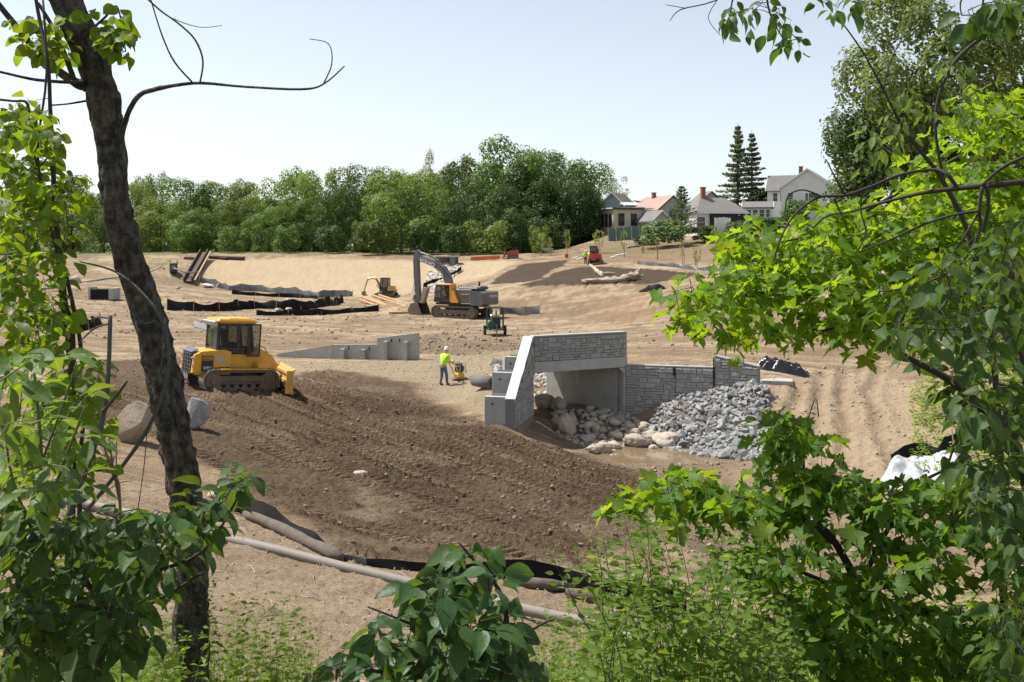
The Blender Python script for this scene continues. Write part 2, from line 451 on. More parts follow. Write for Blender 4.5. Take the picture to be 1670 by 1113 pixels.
def surface(x, y, full=True):
    """height and colour of the ground"""
    z = z_base(x, y)
    def m(poly, soft, sd=0, noise=0.0, nscale=.5):
        d = poly_sd(poly, x, y)
        if noise: d = d + fbm(x*nscale, y*nscale, 3, sd)*noise
        return 1 - sstep(-soft, soft, d)
    dark = m(Z_DARK, .5, 3, 1.1, .35); dark2 = m(Z_DARK2, .8, 5, .8, .4)
    grav = m(Z_GRAVEL, .5, 4, .8, .5); dam = m(Z_DAM, .8); rut = m(Z_RUT, .8, 7, .6)
    crk = m(Z_CREEK, .4, 8, .5, .7); fore = m(Z_FORE, .8, 9, .6); mu = np.maximum(m(Z_MULCH1, .2, 10, .9, .35), m(Z_MULCH2, .2, 11, .9, .35))
    dirtr = m(Z_DIRTR, 1.5, 12, 2., .2); gr = m(Z_GRASS, 1.5, 13, 2., .2); rub = m(Z_RUB, .8, 14, 1.2, .4); hill = m(Z_HILL, 2, 15, 2, .15)
    chan = np.zeros_like(x)
    nb = (np.abs(x-5) < 14) & (np.abs(y-45) < 14)
    chan[nb] = 1 - sstep(-.2, .2, poly_sd(CPOLY, x[nb], y[nb]))
    near = 1 - sstep(60, 110, y)
    n1 = fbm(x*.9, y*.9, 5, 21, .6); n2 = fbm(x*3.1, y*3.1, 4, 22, .65); n3 = fbm(x*.22, y*.22, 4, 23)
    rid = 1 - np.abs(fbm(x*1.7, y*1.7, 4, 24, .6))*2
    clod = np.clip(fbm(x*7.5, y*7.5, 3, 30, .75) + .12, 0, 1)**1.5
    # track prints
    t1, b1 = tracks(x, y, TANG, 2, .58, .86, .24, .19)
    w1 = w1_ = dark * np.clip(sstep(-.25, .2, fbm(x*.2, y*.2, 2, 41)+.2), 0, 1)
    pr = 1 - .88*b1*w1
    amp = .035 + .030*dark + .022*dark2 - .02*dam - .025*grav + .015*rut + .05*rub + .02*crk - .02*chan
    amp = np.clip(amp - .012*dam, .004, .2)
    z = z + n1*amp*1.3 + n2*amp*.7*pr + (n3*.12)*(1-dam)*(y > 20)*(1-chan) + pr*clod*(.03+.10*dark*sstep(-.3, .4, n3*2+n1*.5)+.04*dark2+.20*rub*sstep(-.1, .3, n3*1.5))
    bank = ((x > 0) & (y > 78) & (y < 112) & (x < 26)) * 1.0
    n4 = fbm(x*6.3, y*6.3, 3, 33, .7); n5 = 1 - 2*np.abs(fbm(x*2.2, y*2.2, 3, 34, .6))
    z = z + dark*pr*(n4*.045 + (n5-.5)*.05) + fore*(n4*.018 + n5*.012) + (1-dark)*(1-dam)*(1-chan)*n4*.012*near
    t2, b2 = tracks(x, y, R(8), 5, .6, 1.5, .3, .06)
    w2 = (1-dark)*(1-dam)*(1-chan)*(1-grav)*(1-fore)*(y > 44)*(1 - sstep(75, 110, y))*.8
    t3, b3 = tracks(x, y, R(35), 9, .8, 2.2, .35, .015)
    w2 = w2*(1-bank)
    z = z + t1*w1 + t2*w2 + t3*bank*(1-mu)
    wv = np.exp(-((rid-.9)/.12)**2)
    for cx, cy, rx, ry, dp in DIPS:
        q = np.minimum(((x-cx)/rx)**2 + ((y-cy)/ry)**2, 50)
        zc_ = float(z_base(np.array([cx]), np.array([cy]))[0])
        w = np.exp(-(q/2.0)**2)
        z = z*(1-w) + (zc_ + .04*n1 + .10*np.exp(-((q-1.5)/.5)**2))*w - dp*np.exp(-q**1.5)
    # ruts down the sandy slope
    rd = np.zeros_like(x)
    for pl in RUTS:
        d = line_d(pl, x, y) + fbm(x*1.3, y*1.3, 3, 51)*.15
        rd = np.maximum(rd, np.exp(-(d/.28)**2)); z = z - .09*np.exp(-(d/.25)**2) + .05*np.exp(-((d-.45)/.2)**2)
    # rills on the bank under the terrace
    rill = np.abs(((x*1.1 - y*.35 + n3*2) % 1.9)/1.9 - .5)*2
    z = z - bank*(1-sstep(0, .22, rill))*.16*sstep(-.2, .3, n3+n1*.3)
    if not full:
        return z
    C = lambda r, g, b: np.array([r, g, b])[None]
    def mix(c, col, w): return c*(1-w[:, None]) + col*w[:, None]
    col = np.repeat(C(.40, .315, .225), len(x), 0)
    col = mix(col, C(.315, .235, .16), sstep(-.12, .18, fbm(x*.10, y*.35, 4, 61)) * .8)               # streaked traffic areas
    col = mix(col, C(.46, .37, .275), sstep(.03, .25, fbm(x*.16, y*.3, 3, 62)) * .8)
    col = mix(col, C(.23, .165, .11), sstep(-.03, .22, fbm(x*.22, y*.75, 5, 72, .65)) * .8)
    col = mix(col, C(.20, .145, .10), sstep(.05, .25, fbm(x*.6, y*1.9, 4, 73, .65)) * .7)
    col = mix(col, C(.47, .375, .27), dam); col = mix(col, C(.50, .385, .26), dam*sstep(-.1, .5, fbm(x*.06, y*.06, 3, 63))*.6)
    col = mix(col, C(.345, .285, .20), grav*.9)
    col = mix(col, C(.182, .128, .086), dark*.92); col = mix(col, C(.122, .082, .054), dark2*sstep(-.5, .3, n3+n1*.4)*.8); vb = -x*math.sin(TANG) + y*math.cos(TANG)
    dry = sstep(.42, .62, vnoise(vb*1.15, (x*math.cos(TANG)+y*math.sin(TANG))*.07, 81))
    col = mix(col, C(.25, .18, .122), w1_*b1*dry*.75); col = mix(col, C(.115, .077, .052), w1_*b1*(1-dry)*.6)
    col = mix(col, C(.33, .26, .19), m(Z_PALE, .25, 82, .5, .9)*.75)
    col = mix(col, C(.30, .225, .16), dark*sstep(.15, .5, fbm(x*.35, y*.35, 4, 64))*.7)
    col = mix(col, C(.43, .34, .25), rut*.9)
    col = mix(col, C(.20, .145, .10), np.clip(rd*.6*sstep(-.4, .3, n1), 0, 1)*(rut))
    col = mix(col, C(.275, .20, .135), dirtr*.7)
    col = mix(col, C(.27, .20, .14), crk*.9); col = mix(col, C(.17, .125, .09), crk*sstep(-.1, .4, fbm(x*.5, y*.5, 3, 65))*.7)
    col = mix(col, C(.43, .335, .245), fore*.95); col = mix(col, C(.33, .245, .175), fore*sstep(.0, .5, fbm(x*.7, y*.7, 4, 66))*.75)
    col = mix(col, C(.23, .178, .13), rub*.75*sstep(-.3, .2, n1))
    col = mix(col, C(.245, .18, .12), hill*.85); col = mix(col, C(.15, .17, .06), hill*sstep(.05, .5, fbm(x*.12, y*.12, 3, 71))*.6); col = mix(col, C(.15, .19, .055), gr*.55*sstep(-.2, .3, n1))
    col = mix(col, C(.26, .185, .12), bank*(1-mu)*(1-sstep(0, .4, rill))*.6)
    col = mix(col, C(.26, .19, .13), (b2*w2)*.5)
    col = mix(col, C(.33, .20, .14), m(gpoly([(1000,490),(1075,480),(1075,530),(1010,528),(960,520)]), 1, 83, 2.2, .3)*.35)
    heap = np.zeros_like(x); heap[nb] = 1 - sstep(-.3, .3, poly_sd(HEAPZ, x[nb], y[nb]))
    col = mix(col, C(.25, .235, .215), heap*.85)
    col = mix(col, C(.070, .047, .033), mu*.97)
    grassy = np.maximum(sstep(158, 170, y)*(x < 60), sstep(28, 40, x - (y-40)*.30)*(y > 30)*(y < 150)*.6)
    grassy = np.maximum(grassy, 1-sstep(7, 10, y + fbm(x, y, 3, 70)*1.5))
    col = mix(col, C(.10, .13, .04), np.clip(grassy, 0, 1)*sstep(-.5, .3, n1+.2))
    col = col * (1 + .16*n2[:, None] + .10*n1[:, None])
    col = col * np.array([[.785, .75, .675]])
    relief = pr*np.clip(.35 + .65*dark + .25*fore + .3*rub - .2*dam + .15*rut, .1, 1.1)
    return z, np.clip(col, .015, .8), crk, relief

# grid: finest where the photograph shows most
rows = np.concatenate([np.linspace(-5.5, 9, 30), np.linspace(9, 19, 100)[1:], np.linspace(19, 45, 720)[1:], np.linspace(45, 75, 150)[1:], np.exp(np.linspace(math.log(75), math.log(175), 110))[1:], np.exp(np.linspace(math.log(175), math.log(950), 30))[1:]])
cols = np.concatenate([np.linspace(-1.5, -.56, 20), np.linspace(-.56, .56, 600)[1:], np.linspace(.56, 1.5, 20)[1:]])
gx = (cols[None, :] * (rows[:, None] + 6.0)); gy = np.repeat(rows[:, None], len(cols), 1)
fx, fy = gx.ravel(), gy.ravel()
fz, fcol, fcrk, frel = surface(fx, fy)
nr, nc = len(rows), len(cols)
me = bpy.data.meshes.new('ground')
me.vertices.add(nr*nc)
me.vertices.foreach_set('co', np.stack([fx, fy, fz], 1).astype(np.float32).ravel())
ii = (np.arange(nr-1)[:, None]*nc + np.arange(nc-1)[None]).ravel()
quads = np.stack([ii, ii+1, ii+nc+1, ii+nc], 1)
me.loops.add(quads.size); me.loops.foreach_set('vertex_index', quads.ravel().astype(np.int32))
me.polygons.add(len(quads)); me.polygons.foreach_set('loop_start', (np.arange(len(quads))*4).astype(np.int32))
me.polygons.foreach_set('use_smooth', np.ones(len(quads), bool))
me.update(); me.validate()
ca = me.color_attributes.new('soil', 'FLOAT_COLOR', 'POINT')
ca.data.foreach_set('color', np.concatenate([fcol, fcrk[:, None]], 1).astype(np.float32).ravel())

ra = me.attributes.new('relief', 'FLOAT', 'POINT'); ra.data.foreach_set('value', frel.astype(np.float32))

def soil_material():
    m, n, l, b = new_mat('soil')
    at_ = n.new('ShaderNodeAttribute'); at_.attribute_name = 'soil'
    tc = n.new('ShaderNodeTexCoord')
    nz = n.new('ShaderNodeTexNoise'); nz.inputs['Scale'].default_value = 9; nz.inputs['Detail'].default_value = 10; nz.inputs['Roughness'].default_value = .72
    l.new(tc.outputs['Object'], nz.inputs['Vector'])
    mr = n.new('ShaderNodeMapRange'); mr.inputs['From Min'].default_value = .3; mr.inputs['From Max'].default_value = .7; mr.inputs['To Min'].default_value = .74; mr.inputs['To Max'].default_value = 1.24
    l.new(nz.outputs['Fac'], mr.inputs['Value'])
    vo = n.new('ShaderNodeTexVoronoi'); vo.inputs['Scale'].default_value = 14
    l.new(tc.outputs['Object'], vo.inputs['Vector'])
    peb = n.new('ShaderNodeMapRange'); peb.inputs['From Min'].default_value = .12; peb.inputs['From Max'].default_value = .22; peb.inputs['To Min'].default_value = 1.35; peb.inputs['To Max'].default_value = 1.0
    l.new(vo.outputs['Distance'], peb.inputs['Value'])
    mm = n.new('ShaderNodeMath'); mm.operation = 'MULTIPLY'; l.new(mr.outputs[0], mm.inputs[0]); l.new(peb.outputs[0], mm.inputs[1])
    vm = n.new('ShaderNodeVectorMath'); vm.operation = 'SCALE'
    l.new(at_.outputs['Color'], vm.inputs[0]); l.new(mm.outputs[0], vm.inputs['Scale'])
    l.new(vm.outputs[0], b.inputs['Base Color'])
    rg = n.new('ShaderNodeMapRange'); rg.inputs['To Min'].default_value = .95; rg.inputs['To Max'].default_value = .6
    l.new(at_.outputs['Alpha'], rg.inputs['Value']); l.new(rg.outputs[0], b.inputs['Roughness'])
    b.inputs['Specular IOR Level'].default_value = .25
    rl = n.new('ShaderNodeAttribute'); rl.attribute_name = 'relief'
    n2 = n.new('ShaderNodeTexNoise'); n2.inputs['Scale'].default_value = 22; n2.inputs['Detail'].default_value = 6; n2.inputs['Roughness'].default_value = .7
    l.new(tc.outputs['Object'], n2.inputs['Vector'])
    v2 = n.new('ShaderNodeTexVoronoi'); v2.inputs['Scale'].default_value = 7; v2.inputs['Randomness'].default_value = 1
    l.new(tc.outputs['Object'], v2.inputs['Vector'])
    h1 = n.new('ShaderNodeMath'); h1.operation = 'MULTIPLY_ADD'; l.new(n2.outputs['Fac'], h1.inputs[0]); h1.inputs[1].default_value = .5; l.new(nz.outputs['Fac'], h1.inputs[2])
    h2 = n.new('ShaderNodeMath'); h2.operation = 'MULTIPLY_ADD'; l.new(v2.outputs['Distance'], h2.inputs[0]); h2.inputs[1].default_value = -.45; l.new(h1.outputs[0], h2.inputs[2])
    h3 = n.new('ShaderNodeMath'); h3.operation = 'MULTIPLY'; l.new(h2.outputs[0], h3.inputs[0]); l.new(rl.outputs['Fac'], h3.inputs[1])
    bp = n.new('ShaderNodeBump'); bp.inputs['Strength'].default_value = 1.0; bp.inputs['Distance'].default_value = .16
    l.new(h3.outputs[0], bp.inputs['Height']); l.new(bp.outputs['Normal'], b.inputs['Normal'])
    return m
M_SOIL = soil_material()
me.materials.append(M_SOIL)
ground = link_mesh('ground', me)
tag(ground, 'bare graded earth of the construction site with tracked dark soil and sandy slopes', None, None, 'structure')

def gz(x, y):
    a = np.array([float(x)]); b = np.array([float(y)])
    return float(surface(a, b, False)[0])
def gzs(xs, ys):
    return surface(np.asarray(xs, float), np.asarray(ys, float), False)
def gp(px, py):
    """ground point under a pixel, snapped onto the detailed surface"""
    p = hit(px, py)
    return Vector((p.x, p.y, gz(p.x, p.y)))
# ------------------------------------------------------------------ culvert and concrete walls
M_CONC = mat('concrete', (.40, .398, .38), .85, var=.12, scale=3, bump=.25, bscale=30, dirt=(.28, .265, .24), dscale=1.1, damt=.75)
M_CONC_D = mat('concrete_joint', (.20, .20, .195), .9, var=.15, scale=8, bump=.4, bscale=25)
M_FACING = mat('stone_facing', (.355, .355, .342), .88, var=.18, scale=5, bump=.8, bscale=22, dirt=(.25, .245, .23), dscale=1.5, damt=.6, rand=.09)
M_DARK = mat('dark_rubber', (.02, .02, .022), .7, var=.3)
M_GALV = mat('galvanised', (.45, .46, .47), .45, metal=.7)

def unit_stones():
    out = []
    rs = random.Random(5)
    for k in range(4):
        b = MB()
        j = lambda a: a + rs.uniform(-.06, .06)
        back = [(-.5, 0, -.5), (.5, 0, -.5), (.5, 0, .5), (-.5, 0, .5)]
        mid = [(j(-.5), -.6, j(-.5)), (j(.5), -.6, j(-.5)), (j(.5), -.6, j(.5)), (j(-.5), -.6, j(.5))]
        fr = [(j(-.42), -1 + rs.uniform(-.15, .2), j(-.38)), (j(.42), -1 + rs.uniform(-.15, .2), j(-.38)), (j(.42), -1 + rs.uniform(-.15, .2), j(.38)), (j(-.42), -1 + rs.uniform(-.15, .2), j(.38))]
        ctr = [(rs.uniform(-.2, .2), -1.12, rs.uniform(-.2, .2))]
        fs = [(0,1,5,4),(1,2,6,5),(2,3,7,6),(3,0,4,7),(4,5,9,8),(5,6,10,9),(6,7,11,10),(7,4,8,11),(8,9,12),(9,10,12),(10,11,12),(11,8,12)]
        b.add(back + mid + fr + ctr, fs)
        out.append(b.mesh('stone', M_FACING))
    return out
STONES = unit_stones()

def lay_stones(parent, x0, x1, zb, ztop, cell=.135, seed=1, depth=.05, y=0.0, skip=None):
    """random ashlar facing on the front (-y) of a wall; ztop(x) is the top line"""
    rs = random.Random(seed)
    zmax = max(ztop(x0), ztop(x1))
    nx = int((x1-x0)/cell); nz = int((zmax-zb)/cell)
    cw = (x1-x0)/nx
    occ = [[False]*nz for _ in range(nx)]
    for k in range(nz):
        i = 0
        while i < nx:
            if occ[i][k]: i += 1; continue
            w = rs.choice([2, 2, 3, 3, 4, 5]); h = rs.choice([1, 1, 1, 2, 2]) if k+1 < nz else 1
            n = 0
            while n < w and i+n < nx and not occ[i+n][k]: n += 1
            if nx-(i+n) == 1: n += 1 if not occ[nx-1][k] else 0
            if h == 2 and any(occ[i+q][k+1] for q in range(n)): h = 1
            for q in range(n):
                for r in range(h): occ[i+q][k+r] = True
            ax, bx = x0+i*cw, x0+(i+n)*cw; az, bz = zb+k*cell, zb+(k+h)*cell
            lim = min(ztop(ax), ztop(bx)) - .03
            if bz > lim: bz = lim
            if bz-az > .05 and not (skip and skip((ax+bx)/2, (az+bz)/2)):
                g = .016
                o = link_mesh('stone', STONES[rs.randrange(4)], parent, ((ax+bx)/2, y, (az+bz)/2), None, ((bx-ax-g)*rs.choice([1, -1]), depth*rs.uniform(.6, 1.3), (bz-az-g)))
            i += n

def wall_frame(A, B):
    A = np.array(A); B = np.array(B); d = B-A
    return float(np.linalg.norm(d)), math.atan2(d[1], d[0])

# --- the bridge: parapet with stone facing, lintel, barrel
L, rz = wall_frame(PA, PB)
culvert = thing('culvert_bridge', 'grey concrete box culvert with stone pattern parapet over the creek', 'culvert', (PA[0], PA[1], CZ-8.3), rz)
zc = 8.3
ztop, zst, zop = zc-3.88, zc-4.93, zc-5.40
b = MB().box((L/2, .16, (ztop+zst)/2), (L, .32, ztop-zst))
par = b.build('parapet', M_CONC_D, culvert)
lay_stones(par, .01, L-.01, zst+.0, lambda x: ztop-.03, .112, 3)
MB().box((L/2, .155, ztop+.025), (L+.02, .37, .05), bev=.012).build('coping', M_CONC, culvert)
MB().box((L/2, .13, (zst+zop)/2 - .005), (L, .40, zst-zop-.01), bev=.015).build('lintel', M_CONC, culvert)
# barrel is skewed: work in local coordinates of the parapet
def loc2(p):
    v = np.array(p) - PA; c, s = math.cos(rz), math.sin(rz)
    return np.array([v[0]*c + v[1]*s, -v[0]*s + v[1]*c])
br, brf, bl, blf = loc2(BR), loc2(BR+BD), loc2(BL), loc2(BL+BD2)
def slab(name, p, q, thick, z0, z1, side, m=M_CONC):
    d = (q-p)/np.linalg.norm(q-p); n = np.array([-d[1], d[0]])*side*thick
    pts = [p, q, q+n, p+n]
    bb = MB(); bb.add([(a[0], a[1], z0) for a in pts] + [(a[0], a[1], z1) for a in pts], [(0,1,2,3),(4,5,6,7),(0,1,5,4),(1,2,6,5),(2,3,7,6),(3,0,4,7)])
    return bb.build(name, m, culvert)
s0 = (brf-br)/np.linalg.norm(brf-br)
# right wall in four cast sections so that the joints show
nsec = 4
for k in range(nsec):
    p = br + s0*(.34) + (brf-br-s0*.34)*(k/nsec) + s0*(.006 if k else 0); q = br + s0*.34 + (brf-br-s0*.34)*((k+1)/nsec) - s0*.006
    slab('barrel_wall', p, q, .3, 0, zop-.012, -1)
slab('barrel_wall', bl + (blf-bl)*.08, blf, .3, 0, zop-.012, 1)
MB().add([(bl[0]-.3, .34, zop-.01), (br[0]+.3, .34, zop-.01), (brf[0]+.3, brf[1], zop-.01), (blf[0]-.3, blf[1], zop-.01),
          (bl[0]-.3, .34, zop+.3), (br[0]+.3, .34, zop+.3), (brf[0]+.3, brf[1], zop+.3), (blf[0]-.3, blf[1], zop+.3)],
         [(0,1,2,3),(4,5,6,7),(0,1,5,4),(1,2,6,5),(2,3,7,6),(3,0,4,7)]).build('roof_slab', M_CONC, culvert)
MB().box((br[0]+.18, .13, zop/2-.01), (.32, .40, zop-.02), bev=.015).build('pier', M_CONC, culvert)
MB().prism([(br[0]+.02, zop-.015), (br[0]-.22, zop-.015), (br[0]+.02, zop-.24)], -.065, .32).build('haunch', M_CONC, culvert)

# --- near wing wall, coming forward and stepping down
L, rz = wall_frame(WE, PA)
wing = thing('wing_wall', 'sloping concrete wing wall with white sunlit top beside the culvert opening', 'wing wall', (WE[0], WE[1], CZ-8.3), rz, 'culvert wing walls')
zt0, zt1 = zc-6.0, zc-3.86
tp = lambda x: zt0 + (zt1-zt0)*min(1, max(0, (x-.05)/(L-.35)))
core = MB().prism([(0, 0), (L+.0, 0), (L, zt1-.02), (L-.3, zt1-.02), (0, zt0-.02)], 0.0, .34).build('wall_core', M_CONC_D, wing)
lay_stones(core, .03, L-.02, 1.15, lambda x: tp(x)-.06, .16, 8, .035)
ang = math.atan2(zt1-zt0, L-.35)
cb = MB(); n = 14
for k in range(n):   # rough top edge, cast in place
    xa, xb = k/n*(L-.1), (k+1)/n*(L-.1)
    cb.prism([(xa, tp(xa)-.05), (xb, tp(xb)-.05), (xb, tp(xb)+.02+random.uniform(0, .015)), (xa, tp(xa)+.02+random.uniform(0, .015))], -.03-random.uniform(0, .02), .37+.0007*k)
cb.build('coping', mat('pale_concrete', (.62, .61, .58), .85, var=.08, scale=4, bump=.3), wing)
for sx, top, w in ((.17, zc-5.93, .86), (1.45, zc-5.14, .9), (2.55, zc-4.62, .66)):
    cf = MB().box((sx, .345+w/2, top/2), (.28, w, top), bev=.012).build('counterfort', M_CONC, wing)
    MB().cyl((sx-.20, .345+w*.62, top-.28), (sx-.10, .345+w*.62, top-.24), .035, 8).build('lifting_eye', M_DARK, cf)
    MB().box((sx+.34, .345+w*.4, top-.02), (.05, w*.8, .12)).build('rear_panel', M_CONC, wing)

# --- long far wing wall and the raised end wall
def stone_wall(name, label, A, B, zb, za, zz, seed, thick=.25, cell=.118):
    L, rz = wall_frame(A, B)
    t = thing(name, label, 'wing wall', (A[0], A[1], CZ-8.3), rz, 'culvert wing walls')
    core = MB().prism([(0, 0), (L, 0), (L, zz), (0, za)], 0, thick).build('wall_core', M_CONC_D, t)
    lay_stones(core, .02, L-.02, zb, lambda x: za + (zz-za)*x/L - .01, cell, seed)
    return t, L, core
w1, L1, core1 = stone_wall('wing_wall', 'long level wing wall of grey stone pattern behind the riprap heap', BR + np.array([.13, -.02]), WW, .35, zc-5.32, zc-5.28, 11)
MB().box((L1/2, .125, zc-5.285), (L1, .28, .05), rot=(0, -math.atan2(.04, L1), 0), bev=.012).build('coping', M_CONC, w1)
MB().box((L1*.56, -.03, zc-5.5), (.12, .09, .36)).build('bracket', M_DARK, w1)
MB().box((L1*.575, -.042, zc-6.1), (.012, .05, 1.3)).build('joint', M_DARK, w1)
for u in (.42, .68, .93):
    MB().tube([(L1*u-.07, .12, zc-5.28), (L1*u-.06, .12, zc-5.16), (L1*u+.06, .12, zc-5.16), (L1*u+.07, .12, zc-5.28)], .02, 6).build('lifting_loop', M_GALV, w1)
w2, L2, core2 = stone_wall('end_wall', 'short raised end wall sloping down towards the sandy bank', WW + np.array([.03, -.02]), WV, .9, zc-4.78, zc-5.16, 13)
MB().prism([(-.02, zc-4.78), (L2, zc-5.16), (L2, zc-5.11), (-.02, zc-4.73)], -.02, .27).build('coping', M_CONC, w2)
MB().box((-.045, -.02, zc-5.9), (.05, .1, 2.1)).build('joint', M_DARK, w2)

# --- headwall of the other end, seen from its fill side
p0 = np.array([-14.3, 60.6]); p1 = np.array([-10.75, 59.6]); p2 = np.array([-7.98, 58.9]); p3 = np.array([-5.48, 58.3])
hw_L, hw_r = wall_frame(p0, p3)
hw = thing('headwall', 'low grey concrete headwall rising in steps beyond the gravel pad', 'headwall', (p0[0], p0[1], CZ-7.3), hw_r)
def hx(p): return float(np.linalg.norm(p-p0))
zb = 7.3
a, bq, c, d = 0, hx(p1), hx(p2), hx(p3)
MB().prism([(a, 0), (bq-.01, 0), (bq-.01, zb-5.98), (a, zb-6.62)], 0, .2).build('sloping_panel', M_CONC, hw)
MB().prism([(bq+.01, 0), (c-.012, 0), (c-.012, zb-5.88), (bq+.01, zb-5.97)], 0, .2).build('low_panel', M_CONC, hw)
MB().prism([(c, 0), (d, 0), (d, zb-5.14), (c, zb-5.50)], -.05, .2).build('tall_panel', M_CONC, hw)
for u, top, y0 in ((bq+.72, zb-6.18, 0), (bq+2.05, zb-6.18, 0), (c+.62, zb-5.66, -.05), (c+1.87, zb-5.66, -.05)):
    MB().box((u, y0-.16, top/2), (.24, .31, top), bev=.01).build('counterfort', M_CONC, hw)
    MB().box((u+(.3 if u != c+1.87 else -.45), y0-.012, top+.04), (.06, .03, .2)).build('lifting_slot', M_DARK, hw)
# ------------------------------------------------------------------ machines
M_YEL = mat('dozer_yellow', (.72, .37, .022), .42, var=.06, scale=3, dirt=(.36, .25, .12), dscale=2.2, damt=.55)
M_YELD = mat('faded_yellow', (.62, .35, .07), .5, var=.1, scale=3, dirt=(.33, .24, .14), dscale=2, damt=.6)
M_BLK = mat('black_paint', (.018, .018, .02), .45, var=.2, dirt=(.10, .08, .06), dscale=2, damt=.3)
M_GREYP = mat('charcoal_paint', (.085, .09, .10), .38, var=.1, scale=2, dirt=(.19, .16, .13), dscale=1.6, damt=.45)
M_LGREY = mat('light_grey_paint', (.42, .43, .44), .45, var=.06, dirt=(.3, .26, .2), damt=.3)
M_STEEL = mat('worn_steel', (.20, .19, .18), .38, metal=.75, var=.2, scale=4, dirt=(.13, .10, .07), dscale=3, damt=.6)
M_CHROME = mat('polished_rod', (.75, .75, .75), .12, metal=1.0, var=.03)
M_TRK = mat('muddy_steel', (.14, .115, .09), .6, metal=.3, var=.3, scale=5, dirt=(.22, .165, .115), dscale=3, damt=.8, bump=.3)
M_TRKB = mat('bright_grouser', (.36, .34, .31), .35, metal=.7, var=.2, scale=6, dirt=(.17, .13, .09), dscale=4, damt=.5)
M_GLASS = glass_mat('cab_glass', (.02, .028, .028), .04, .42)
M_GGRN = glass_mat('green_tint_glass', (.02, .10, .04), .04, .55)
M_WHT = mat('white_lettering', (.75, .75, .73), .5, var=.05)
M_RED = mat('red_paint', (.55, .035, .018), .4, var=.08, dirt=(.3, .14, .08), damt=.3)
M_REDL = mat('lamp_red', (.5, .02, .02), .25)
M_ORANGE = mat('cab_orange', (.78, .33, .02), .42, var=.06, dirt=(.4, .26, .12), damt=.35)
M_GREEN = mat('pump_green', (.015, .075, .045), .4, var=.1, dirt=(.1, .09, .06), damt=.35)
M_SEAT = mat('seat_vinyl', (.03, .03, .033), .7)
M_TYRE = mat('tyre_rubber', (.022, .021, .02), .85, dirt=(.14, .11, .08), dscale=4, damt=.6)

def text(body, size, loc, rot, parent, m, name='lettering', sx=1.0):
    cu = bpy.data.curves.new(name, 'FONT')
    cu.body = body; cu.size = size; cu.extrude = .006; cu.align_x = 'CENTER'; cu.align_y = 'CENTER'
    cu.offset = size * .018
    cu.materials.append(m)
    o = bpy.data.objects.new(name, cu); COL.objects.link(o)
    bpy.context.evaluated_depsgraph_get().update()
    tm = bpy.data.meshes.new_from_object(o.evaluated_get(bpy.context.evaluated_depsgraph_get()))
    bpy.data.objects.remove(o)
    tm.materials.clear(); tm.materials.append(m)
    o = link_mesh(name, tm)
    o.parent = parent; o.location = loc; o.rotation_euler = rot; o.scale = (sx, 1, 1)
    return o

def stadium(L, H, s):
    """point, tangent angle on a crawler loop at arc length s (starts bottom front, runs back)"""
    r = H/2; a = L-H; P = 2*a + 2*math.pi*r; s %= P
    if s < a: return (a/2 - s, 0.0, math.pi)
    s -= a
    if s < math.pi*r:
        t = s/r; return (-a/2 - r*math.sin(t), r - r*math.cos(t), math.pi - t)
    s -= math.pi*r
    if s < a: return (-a/2 + s, H, 0.0)
    s -= a; t = s/r
    return (a/2 + r*math.sin(t), r + r*math.cos(t), -t)

def crawler(parent, y, L, H, w, n, m_shoe, m_frame, frame_label=None):
    r = H/2; P = 2*(L-H) + 2*math.pi*r
    b = MB(); k = 48
    ring = [stadium(L, H-.04, P*i/k*( (2*(L-H)+2*math.pi*(r-.02))/P)) for i in range(k)]
    pts = [(p[0], p[1]+.02) for p in ring]
    inn = [(p[0]*(1-.16/L), .02+(p[1]-r)*(1-.22/H)+r) for p in pts]
    for i in range(k):
        j = (i+1) % k
        for (q0, q1) in ((pts[i], pts[j]), (inn[j], inn[i])):
            b.quad((q0[0], y-w*.32, q0[1]), (q1[0], y-w*.32, q1[1]), (q1[0], y+w*.32, q1[1]), (q0[0], y+w*.32, q0[1]))
        for yy in (y-w*.32, y+w*.32):
            b.quad((pts[i][0], yy, pts[i][1]), (pts[j][0], yy, pts[j][1]), (inn[j][0], yy, inn[j][1]), (inn[i][0], yy, inn[i][1]))
    belt = b.build('track_chain', M_TRK, parent)
    sm = MB().box((0, 0, .012), (P/n*.94, w, .024)).box((P/n*.3, 0, .04), (.03, w*.98, .05)).mesh('track_shoe', m_shoe)
    for i in range(n):
        x, z, t = stadium(L, H, P*(i+.5)/n)
        link_mesh('track_shoe', sm, belt, (x, y, z), (0, -t, 0))
    f = MB().box((0, y, r), (L-H*.9, w*.42, H*.42), bev=.04)
    f.box((0, y, r*1.05), (L-H*1.3, w*.55, H*.2), bev=.03)
    fr = f.build('track_frame', m_frame, parent)
    for xx, nm in ((-(L-H)/2, 'sprocket'), ((L-H)/2, 'idler')):
        MB().cyl((xx, y-w*.28, r), (xx, y+w*.28, r), r*.74, 20).cyl((xx, y-w*.36, r), (xx, y+w*.36, r), r*.3, 12).build(nm, m_frame, parent)
    nr = 6
    for i in range(nr):
        xx = -(L-H)/2*.78 + (L-H)*.78*i/(nr-1)
        MB().cyl((xx, y-w*.27, H*.2), (xx, y+w*.27, H*.2), H*.13, 12).build('roller', M_TRK, fr)
    return belt

